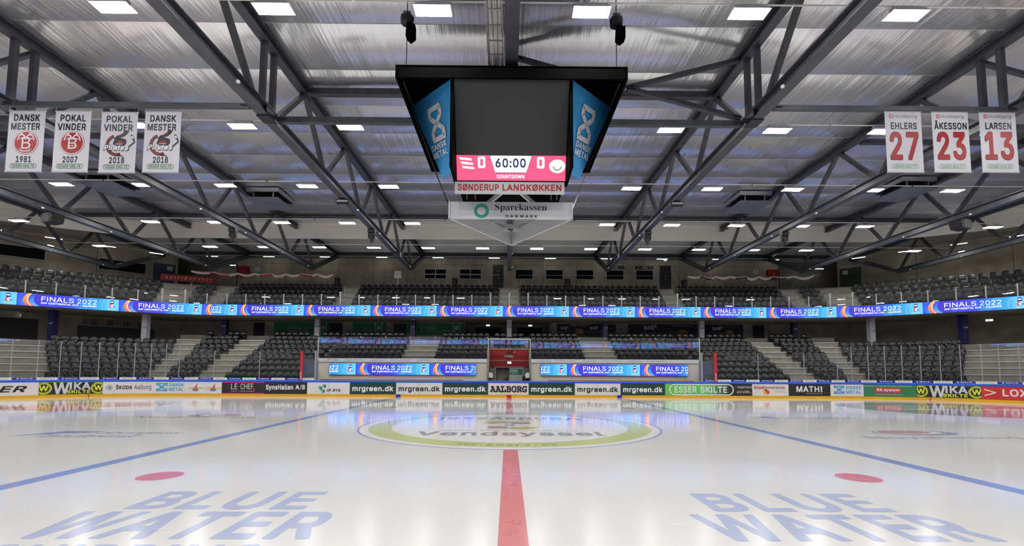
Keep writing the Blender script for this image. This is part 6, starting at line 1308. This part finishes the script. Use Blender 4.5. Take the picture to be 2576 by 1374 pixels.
brace('low tie beam behind the scoreboard, left bay', (-7.8, 15.0, 10.1), (-.2, 15.0, 10.1), .16, .2)
brace('low tie beam behind the scoreboard, right bay', (.2, 15.0, 10.1), (7.8, 15.0, 10.1), .16, .2)
brace('high tie beam behind the scoreboard, left bay', (-7.85, 17.1, 12.42), (-.15, 17.1, 12.42), .24, .24)
brace('high tie beam behind the scoreboard, right bay', (.15, 17.1, 12.42), (7.85, 17.1, 12.42), .24, .24)
brace('sloping brace from the first right truss top down towards the scoreboard', (7.85, 15, 12.4), (3.95, 15, 11.35))
brace('sloping brace from the centre truss top to the right brace joint', (.15, 15, 12.4), (3.9, 15, 11.35))
brace('sloping brace from the right brace joint down to the first right truss', (4.0, 15, 11.33), (7.8, 15, 10.3))
for g, wd in ((-1, 'left'), (1, 'right')):
    brace('high tie beam in the outer %s bay' % wd, (g * 16.2, 20.4, 12.35), (g * 23.8, 20.4, 12.35), .2, .2)
    brace('low tie beam in the outer %s bay' % wd, (g * 16.2, 15.1, 10.1), (g * 23.8, 15.1, 10.1), .16, .2)
    brace('sloping brace in the outer %s bay' % wd, (g * 16.15, 15, 12.4), (g * 20, 15, 11.3))
    brace('long far purlin under the %s half of the foil edge' % wd, (g * .2, 31.7, 12.42), (g * 40, 31.7, 12.42), .2, .22)

# ------------------------------------------------------------------ lights
lh = MB(); a, b_ = .47, .2
lh.add([(-a, -b_, 0), (a, -b_, 0), (a, b_, 0), (-a, b_, 0), (-a + .1, -b_ + .04, .1), (a - .1, -b_ + .04, .1), (a - .1, b_ - .04, .1), (-a + .1, b_ - .04, .1)],
       [(0, 3, 2, 1), (4, 5, 6, 7), (0, 1, 5, 4), (1, 2, 6, 5), (2, 3, 7, 6), (3, 0, 4, 7)])
ME_H = lh.mesh('housing', GREY)
ME_D = MB().add([(-a + .015, -b_ + .015, -.004), (a - .015, -b_ + .015, -.004), (a - .015, b_ - .015, -.004), (-a + .015, b_ - .015, -.004)], [(0, 3, 2, 1)]).mesh('diffuser', LAMPM)
ME_K = MB().box(-.04, .04, -.03, .03, .1, .2).lathe([(.0, .12), (.06, .14), (.07, .18), (.04, .22)], 8).mesh('bracket', GREY)
ROWS = [(-5.6, 'second row behind the camera'), (-.1, 'row just behind the camera'), (5.45, 'row overhead of the near ice'), (10.97, 'nearest row in view'), (16.55, 'second row in view'), (22.05, 'third row in view'), (27.65, 'fourth row in view'), (33.25, 'farthest row')]
for y, word in ROWS:
    t = thing('light_conduit', 'thin white conduit feeding the %s of lights' % word, 'conduit')
    for i in range(9): MB().tube((-36 + 8 * i + .04, y, 10.97), (-28 + 8 * i - .04, y, 10.97), .022).build('conduit_length', WHITE, t)
    k = 0
    for i in range(18):
        x = -34 + 4 * i; k += 1
        if abs(x) < 3 and 14 < y < 17: continue
        t = thing('high_bay_light', 'flat white LED light, %s from left in the %s' % (nth(k), word), 'lamp', (x, y, 10.73), 0, 'high bay lights in rows')
        link('housing', ME_H, t); link('diffuser', ME_D, t); link('bracket', ME_K, t, (-.3, .05, 0)); link('bracket', ME_K, t, (.3, .05, 0))
ME_TB = MB().box(-.5, .5, -.05, .05, 0, .06).mesh('housing', GREY); ME_TL = MB().box(-.49, .49, -.035, .035, -.03, 0).mesh('tube', TUBEM)
tl = [(-27.2 + 5.16 * i, 41.5, 0.0) for i in range(11)]
for g in (-1, 1):
    for u in (31.6, 33.9, 36.2, 38.5): tl.append((g * u * 1.0, 72.2 - u, -PI / 4 * g))
tl += [(-28.6, 44.2, 0), (-26.7, 44.2, 0), (28.4, 44.2, 0), (30.4, 44.2, 0)]
for i, (x, y, rz) in enumerate(sorted(tl)):
    zz = 12.1 if y < 44 else 11.9
    t = thing('tube_light', 'slim tube light over the upper tier walkway, %s from left' % nth(i + 1), 'lamp', (x, y, zz), rz, 'tube lights over the upper tier')
    link('housing', ME_TB, t); link('tube', ME_TL, t)
t = thing('light_track', 'straight white track carrying the tube lights along the back wall', 'track')
for i in range(11): MB().box(-27.2 + 5.16 * i - 2.56, -27.2 + 5.16 * i + 2.56, 41.46, 41.54, 12.17, 12.2).build('track_length', WHITE, t)
for g, word in ((-1, 'left'), (1, 'right')):
    t = thing('light_track', 'slanting white track carrying the tube lights of the %s corner' % word, 'track')
    MB().bar((g * 31.0, 72.2 - 31.0, 12.18), (g * 40, 72.2 - 40, 12.18), .08, .03).build('track_length', WHITE, t)
# cable tray beside the centre truss
t = thing('cable_tray', 'wire cable tray full of pale cables beside the centre truss', 'cable tray')
for x in (-.62, -.24): MB().bar((x, -6, 10.0), (x, 17, 10.0), .03, .06).build('side_rail', ALU, t)
for k in range(46): MB().box(-.62, -.24, -6 + .5 * k, -5.97 + .5 * k, 9.98, 10.0).build('rung', ALU, t)
for k in range(9):
    x = -.58 + .037 * k; m_ = MB()
    for j in range(23): m_.tube((x + .012 * math.sin(j * 1.7 + k), -6 + j, 10.02), (x + .012 * math.sin((j + 1) * 1.7 + k), -5 + j, 10.02), .014, 5)
    m_.build('cable', mat('cable_pale', (190, 188, 176), .5) if k % 3 else mat('cable_grey', (120, 120, 118), .5), t)
# moving-head lights, loudspeakers, small light bars
for x, word in ((-16, 'second left'), (-8, 'first left'), (8, 'first right'), (16, 'second right')):
    t = thing('moving_head_light', 'black moving-head spotlight under the %s truss' % word, 'spotlight', (x, 26.1, 9.85))
    MB().box(-.2, .2, -.16, .16, -.2, 0).build('base', BLACK, t); MB().box(-.2, -.14, -.07, .07, -.52, -.2).box(.14, .2, -.07, .07, -.52, -.2).build('yoke', BLACK, t)
    MB().lathe([(.03, -.78), (.11, -.72), (.14, -.5), (.12, -.3), (.05, -.26)], 10).build('head', DKMET, t)
for x, word in ((-8, 'left'), (8, 'right')):
    t = thing('light_bar', 'short black light bar under the first %s truss' % word, 'lamp', (x, 21.45, 9.84)); MB().box(-.3, .3, -.1, .1, -.2, 0).build('body', BLACK, t); MB().box(-.26, .26, -.12, -.1, -.15, -.06).build('lens', GREY, t)
    t = thing('junction_box', 'dark box fixed under the far end of the first %s truss' % word, 'box', (x - .25 * (1 if x > 0 else -1), 31.2, 9.84)); MB().box(-.22, .22, -.22, .22, -.3, 0).build('body', DKMET, t); MB().box(-.2, .2, -.23, -.22, -.26, -.04).build('lid', BLACK, t)
for g, word in ((-1, 'left'), (1, 'right')):
    t = thing('loudspeaker', 'dark loudspeaker hung under the third %s truss' % word, 'loudspeaker', (g * 24, 23.7, 9.82), g * .35)
    P = [(-.5, -.1), (-.36, -.5), (.36, -.5), (.5, -.1), (.3, .0), (-.3, .0)]
    m_ = MB().add([(x, -.25, z) for x, z in P] + [(x, .3, z) for x, z in P], [tuple(range(6)), tuple(range(6, 12))[::-1]] + [(i, i + 6, (i + 1) % 6 + 6, (i + 1) % 6) for i in range(6)])
    m_.build('cabinet', BLACK, t); MB().box(-.3, .3, -.27, -.25, -.46, -.08).build('grille', DKMET, t); MB().box(-.05, .05, -.05, .05, -.02, .04).build('bracket', DKMET, t)
# roof vents with hanging plates
PLATE = noisy('vent_plate', (104, 110, 122), (116, 122, 132), 2, .5)
for x, y, word in ((-22.9, 25.8, 'outer left'), (-14.9, 28.0, 'inner left'), (14.9, 28.0, 'inner right'), (22.9, 25.8, 'outer right')):
    t = thing('roof_vent', 'square roof vent with grey plate hung below it, %s' % word, 'vent', (x, y, 12.62), 0, 'roof vents')
    MB().box(-.95, .95, -1.05, 1.05, -.0, .03).build('vent_shade', BLACK, t)  # shade of the hole put in as a black slab
    c = MB()
    for q in ((-.98, .98, -1.08, -1.0), (-.98, .98, 1.0, 1.08), (-.98, -.9, -1.0, 1.0), (.9, .98, -1.0, 1.0)): c.box(*q, -.22, .02)
    c.build('collar', ALU, t)
    MB().box(-.98, .98, -1.08, 1.08, -.62, -.56).build('plate', PLATE, t)
    for hx in (-.6, .6):
        for hy in (-.9, .9): MB().box(hx - .04, hx + .04, hy - .02, hy + .02, -.56, -.1).build('hanger', ALU, t)

# ------------------------------------------------------------------ scoreboard
sb = thing('scoreboard', 'large black four-sided scoreboard hung over centre ice with blue corner panels', 'scoreboard')
FZ0, FZ1 = 9.33, 9.67
MB().box(-3.0, 3.0, 11.5, 11.56, FZ0, FZ1).box(-3.0, 3.0, 17.12, 17.18, FZ0, FZ1).box(-3.05, -2.98, 11.5, 17.18, FZ0, FZ1).box(2.98, 3.05, 11.5, 17.18, FZ0, FZ1).build('top_skirt', FABRIC, sb)
MB().box(-3.0, 3.0, 11.5, 17.15, FZ1 - .06, FZ1 - .02).build('top_deck', FABRIC, sb)
for g in (-1, 1):
    MB().add([(g * 3.05, 11.5, 9.66), (g * 3.05, 17.18, 9.66), (g * 1.9, 15.4, 6.74), (g * 1.9, 13.28, 6.74)], [(0, 1, 2, 3)]).build('side_curtain', FABRIC, sb)
    # open frame tubes at the corner
    for y_ in (11.7, 12.0): MB().tube((g * 2.88, y_, 9.35), (g * 2.75, y_ + .3, 9.0), .02).build('frame_tube', DKMET, sb)
    A_, B_, C_, D_ = (g * 1.6, 11.66, 9.41), (g * 2.93, 12.95, 9.41), (g * 1.98, 12.80, 7.23), (g * 1.575, 12.50, 7.24)
    nn = (Vector(B_) - Vector(A_)).cross(Vector(D_) - Vector(A_)); C_ = (C_[0], A_[1] - (nn.x * (C_[0] - A_[0]) + nn.z * (C_[2] - A_[2])) / nn.y, C_[2])
    pan = MB().quad3(A_, B_, C_, D_, .05 * g).build('corner_panel', mat('panel_blue', (58, 148, 206), .5), sb)
    # print on the panel: frame along its slanting width
    cw = Vector(A_) * .5 + Vector(B_) * .5; U_ = (Vector(B_) - Vector(A_)).normalized() * (1 if g > 0 else -1)
    Vd = ((Vector(A_) + Vector(B_)) / 2 - (Vector(C_) + Vector(D_)) / 2).normalized(); Nn = U_.cross(Vd).normalized(); Vd = Nn.cross(U_).normalized()
    cen = (Vector(A_) + Vector(B_) + Vector(C_) + Vector(D_)) / 4
    f = plane(cen + Nn * .03, U_, Vd)
    PG = (206, 208, 212); a = Art(); w2 = .39
    def L2(P, t_): a.line([(x, y + .3) for x, y in P], t_, PG, 2)
    w_ = .27; t_ = .135; h_ = .40
    for P in ([(-w_, h_), (w_, h_)], [(-w_, -h_), (w_, -h_)], [(-w_ + .04, h_), (-w_ + .04, h_ - .23)], [(w_ - .04, h_), (w_ - .04, h_ - .23)], [(-w_ + .04, -h_), (-w_ + .04, -h_ + .23)], [(w_ - .04, -h_), (w_ - .04, -h_ + .23)],
              [(-w_ + .04, h_ - .2), (w_ - .04, -h_ + .2)], [(w_ - .04, h_ - .2), (-w_ + .04, -h_ + .2)]): L2(P, t_)
    q_ = .09 * g
    a.text('DANSK', q_ - .33, -.37, q_ + .33, -.2, PG, 2, .03).text('METAL', q_ - .32, -.58, q_ + .32, -.41, PG, 2, .03)
    a.build('lettering', f, PRINT, pan, .003)
# tilted screen
TL, TRt, BR, BL = (-1.53, 11.62, 9.37), (1.53, 11.62, 9.37), (1.52, 12.55, 7.02), (-1.52, 12.55, 7.02)
sc = MB().quad3(TL, BL, BR, TRt, -.12).build('screen', noisy('screen_dark', (62, 61, 60), (66, 65, 64), 200, .45), sb)
MB().box(-1.62, -1.535, 11.62, 12.9, 7.0, 9.36).box(1.535, 1.62, 11.62, 12.9, 7.0, 9.36).build('screen_edge', FABRIC, sb)
V_ = (Vector(TL) - Vector(BL)).normalized(); f = plane(Vector(BL), (1, 0, 0), V_); H_ = (Vector(TL) - Vector(BL)).length
PK = (254, 78, 118); a = Art(); Wd = 3.04; h = .66
a.rect(.0, .0, Wd, h, PK, 1)
X = lambda u: .02 + (u - 88) / (1452 - 88) * (Wd - .04); Y = lambda v: h * (1 - (v - 70) / (375 - 70.0))
a.poly([(X(495), Y(70)), (X(1035), Y(70)), (X(968), Y(276)), (X(952), Y(281)), (X(575), Y(281)), (X(560), Y(270))], (36, 58, 110), 2)
a.poly([(X(502), Y(74)), (X(1027), Y(74)), (X(962), Y(274)), (X(566), Y(274))], (255, 255, 255), 3)
a.text('60:00', X(570), Y(216), X(955), Y(104), (40, 48, 92), 4, .03)
for u in (348, 1096):
    a.poly([(X(u + 14), Y(84)), (X(u + 82), Y(84)), (X(u + 95), Y(102)), (X(u + 95), Y(206)), (X(u + 82), Y(224)), (X(u + 14), Y(224)), (X(u), Y(206)), (X(u), Y(102))], (255, 250, 250), 2)
    a.poly([(X(u + 38), Y(112)), (X(u + 56), Y(112)), (X(u + 64), Y(120)), (X(u + 64), Y(188)), (X(u + 56), Y(196)), (X(u + 38), Y(196)), (X(u + 30), Y(188)), (X(u + 30), Y(120))], PK, 3)
a.text('COUNTDOWN', X(585), Y(346), X(938), Y(302), (255, 246, 248), 2, .07)
a.line([(X(94), Y(88)), (X(150), Y(248))], .02, (244, 110, 60), 2)
for k in range(3):
    y_ = 92 + k * 52; o_ = k * 16
    a.poly([(X(110 + o_), Y(y_)), (X(170 + o_), Y(y_ - 2 + 8)), (X(265 + o_), Y(y_ + 16)), (X(275 + o_), Y(y_ + 42)), (X(190 + o_), Y(y_ + 36)), (X(128 + o_), Y(y_ + 30))], (255, 246, 248), 2)
a.disc(X(1354), Y(196), .235, .185, (30, 50, 40), 2, 28).disc(X(1354), Y(196), .228, .178, (252, 253, 250), 3, 28)
a.ring(X(1354), Y(190), .10, .125, (70, 74, 74), 4, 14, PI * 1.05, PI * 1.95).text('NOTTINGHAM', X(1315), Y(148), X(1395), Y(140), (90, 110, 90), 4).text('CONTINENTAL', X(1300), Y(258), X(1410), Y(246), (60, 64, 64), 4)
a.build('score_strip', f, LEDM, sc, .002)
pn = MB().box(-1.585, 1.5, 12.56, 12.66, 6.67, 6.99).build('sponsor_panel', mat('panel_grey', (204, 204, 208), .45), sb)
Art().text('SØNDERUP', .08, .06, 1.24, .255, (178, 30, 30), 1, .02).text('LANDKØKKEN', 1.34, .06, 3.0, .255, (178, 30, 30), 1, .02).build('lettering', plane((-1.585, 12.56, 6.67)), PRINT, pn, .003)
# black core box added for the shade behind the screens and to block views
MB().add([(-1.5, 12.95, 6.95), (1.5, 12.95, 6.95), (1.5, 15.6, 6.95), (-1.5, 15.6, 6.95), (-1.9, 12.7, 9.3), (1.9, 12.7, 9.3), (1.9, 16.4, 9.3), (-1.9, 16.4, 9.3)],
         [(0, 3, 2, 1), (4, 5, 6, 7), (1, 2, 6, 5), (2, 3, 7, 6), (3, 0, 4, 7)]).build('shade_core', FABRIC, sb)
for x in (-1.3, -1.05, 1.18, 1.35): MB().tube((x, 13.2, 6.72), (x, 13.1, 7.1), .012).build('hanger', ALU, sb)
for g in (-1, 1): MB().quad3((g * 1.86, 13.5, 6.72), (g * 1.86, 15.2, 6.72), (g * 2.02, 15.2, 7.05), (g * 2.02, 13.5, 7.05), .04).build('side_sponsor_panel', MATS['panel_grey'], sb)
# triangular ring below, a second reversed ring above it
RP = mat('ring_panel', (206, 206, 210), .22)
def ring(pts, z0, z1, nm):
    out = []
    for p, q in zip(pts, pts[1:] + pts[:1]): out.append(MB().quad3((*p, z0), (*q, z0), (*q, z1), (*p, z1), -.05).build(nm, RP, sb))
    return out
r1 = ring([(-1.855, 13.3), (1.84, 13.3), (.03, 16.25)], 6.18, 6.69, 'ring_panel')
a = Art().ring(.98, .235, .125, .222, (58, 166, 146), 1, 30)
a.text('Sparekassen', 1.38, .20, 2.92, .46, (24, 24, 26), 1, -.012, pre='s').text('D A N M A R K', 1.70, .04, 2.64, .12, (24, 24, 26), 1, .02)
a.build('lettering', plane((-1.855, 13.3, 6.18)), PRINT, r1[0], .003)
r2 = ring([(-.27, 12.75), (.27, 12.75), (1.5, 15.25), (.3, 15.9), (-.3, 15.9), (-1.5, 15.25)], 6.72, 6.86, 'upper_ring_panel')
# hoists
for x, word in ((-3.0, 'left'), (3.0, 'right')):
    t = thing('chain_hoist', 'black chain hoist with chain bag above the %s scoreboard edge' % word, 'hoist', (x, 12.5, 11.72))
    MB().lathe([(.05, -.16), (.18, -.12), (.2, .05), (.14, .14), (.04, .16)], 8).build('motor', DKMET, t); MB().box(-.1, .1, -.08, .08, .1, .2).build('hook_block', BLACK, t)
    MB().tube((0, 0, .2), (0, 0, .78), .015).build('sling', DKMET, t)
    MB().add([(.0, -.1, -.2), (.24, -.1, -.2), (.24, -.1, -.55), (.1, -.1, -.66), (-.02, -.1, -.55), (.0, .1, -.2), (.24, .1, -.2), (.24, .1, -.55), (.1, .1, -.66), (-.02, .1, -.55)],
             [(0, 4, 3, 2, 1), (5, 6, 7, 8, 9), (0, 1, 6, 5), (1, 2, 7, 6), (2, 3, 8, 7), (3, 4, 9, 8), (4, 0, 5, 9)]).build('chain_bag', FABRIC, t)
    MB().tube((0, 0, -.1), (0, 0, -2.05), .012).build('chain', DKMET, t)

# ------------------------------------------------------------------ banners
def banner(label, x0, x1, zt, zb, draw, beam_z, skew=0.0):
    k = .986 if x0 < 0 else .975; x0, x1, zt, zb = x0 * k, x1 * k, 1.653 + (zt - 1.653) * k, 1.653 + (zb - 1.653) * k; beam_z = 9.87
    t = thing('hanging_banner', label, 'banner', ((x0 + x1) / 2, 14.1 * k, zt), skew, 'banners under the tie beams')
    w = x1 - x0; h = zt - zb
    cl = MB().box(-w / 2, w / 2, -.006, .006, -h, 0).build('cloth', noisy('banner_cloth', (198, 196, 202), (204, 202, 208), 1.0, .8), t)
    MB().tube((-w / 2 - .02, 0, 0), (w / 2 + .02, 0, 0), .02).build('top_rod', GREY, t); MB().tube((-w / 2 - .01, 0, -h), (w / 2 + .01, 0, -h), .02).build('bottom_rod', GREY, t)
    for g in (-1, 1): MB().tube((g * w / 2, 0, 0), (g * w / 2, 0, beam_z - zt), .006, 4).build('cord', GREY, t)
    a = Art(); draw(a, w, h); a.build('lettering', plane((-w / 2, -.006, -h)), PRINT, cl, .003)
BK = (22, 22, 24); CR = (160, 36, 40); GS = (84, 128, 96)
def pill_sign(a, w, h, c=GS):
    a.pill(w * .12, h * .055, w * .86, h * .13, .018, c, 1, 6).text('ESSER SKILTE', w * .18, h * .068, w * .80, h * .117, c, 2, .03)
def crest(a, cx, cy, r, extra):
    a.disc(cx, cy, r, r, (150, 40, 44), 1, 36).disc(cx, cy, r * .965, r * .965, (216, 212, 216), 2, 36).disc(cx, cy, r * .89, r * .89, CR, 3, 36)
    W_ = (222, 214, 216)
    for g in (-1, 1): a.ring(cx + g * r * .33, cy + r * .18, r * .28, r * .36, W_, 4, 12, 0, PI, 1.5).rect(cx + g * r * .33 - r * .5 / 2, cy + r * .3, cx + g * r * .33 + r * .5 / 2, cy + r * .36, W_, 4).disc(cx + g * r * .33, cy + r * .76, r * .07, r * .07, W_, 4, 8)
    a.text('B', cx - r * .3, cy - r * .52, cx + r * .42, cy + r * .46, W_, 5, .0)
    if extra == 'arc':
        for i, ch in enumerate('ISHOCKEY'):
            an = -PI / 2 + (i - 3.5) * .19; px, py = cx + r * .74 * math.cos(an), cy + r * .74 * math.sin(an); s_ = r * .085
            a.text(ch, px - s_ * (.3 if ch == 'I' else .8), py - s_, px + s_ * (.3 if ch == 'I' else .8), py + s_, W_, 5, .02, 0, 2, an + PI / 2)
    else: a.text('1885', cx - r * .16, cy - r * .36, cx + r * .24, cy - r * .18, (226, 180, 180), 6, .03)
def champ(l1, l2, yr, kind):
    def f(a, w, h):
        a.text(l1, w * .14, h * .83, w * .86, h * .945, BK, 1, .045).text(l2, w * .08, h * .685, w * .88, h * .80, BK, 1, .045)
        if kind == 'club': club(a, w * .52, h * .46, w * .76, 1)
        else: crest(a, w * .52, h * .475, w * .345, kind)
        a.text(yr, w * .28, h * .15, w * .70, h * .255, BK, 1, .045); pill_sign(a, w, h)
    return f
banner('white banner reading DANSK MESTER 1981 with round red crest', -15.88, -14.75, 9.83, 7.86, champ('DANSK', 'MESTER', '1981', 'arc'), 10.05)
banner('white banner reading POKAL VINDER 2007 with round red crest', -14.42, -13.31, 9.83, 7.86, champ('POKAL', 'VINDER', '2007', 'yr'), 10.05)
banner('white banner reading POKAL VINDER 2018 with dark club emblem', -12.97, -11.84, 9.81, 7.85, champ('POKAL', 'VINDER', '2018', 'club'), 10.05)
banner('white banner reading DANSK MESTER 2018 with dark club emblem', -11.6, -10.47, 9.84, 7.87, champ('DANSK', 'MESTER', '2018', 'club'), 10.05)
def jersey(nm, no):
    def f(a, w, h):
        a.rect(w * .12, h * .885, w * .21, h * .945, (190, 80, 80), 1).rect(w * .14, h * .90, w * .19, h * .93, (206, 200, 204), 2)
        a.text('Hvidbjerg', w * .24, h * .875, w * .88, h * .945, (110, 106, 112), 1, .01)
        x0, x1 = (w * .15, w * .87) if nm != 'ÅKESSON' else (w * .05, w * .95)
        a.text(nm, x0, h * .70, x1, h * (.815 if nm != 'ÅKESSON' else .85), (30, 30, 32), 1, .02)
        a.text(no, w * .10, h * .195, w * .90, h * .665, (30, 16, 18), 1, .075).text(no, w * .11, h * .20, w * .89, h * .66, (158, 32, 34), 2, .07)
        pill_sign(a, w, h, (140, 176, 146))
    return f
banner('white jersey number banner reading EHLERS 27', 12.0, 13.17, 10.07, 8.06, jersey('EHLERS', '27'), 10.15)
banner('white jersey number banner reading ÅKESSON 23', 13.52, 14.69, 10.08, 8.07, jersey('ÅKESSON', '23'), 10.15)
banner('white jersey number banner reading LARSEN 13', 15.06, 16.23, 10.09, 8.08, jersey('LARSEN', '13'), 10.15)
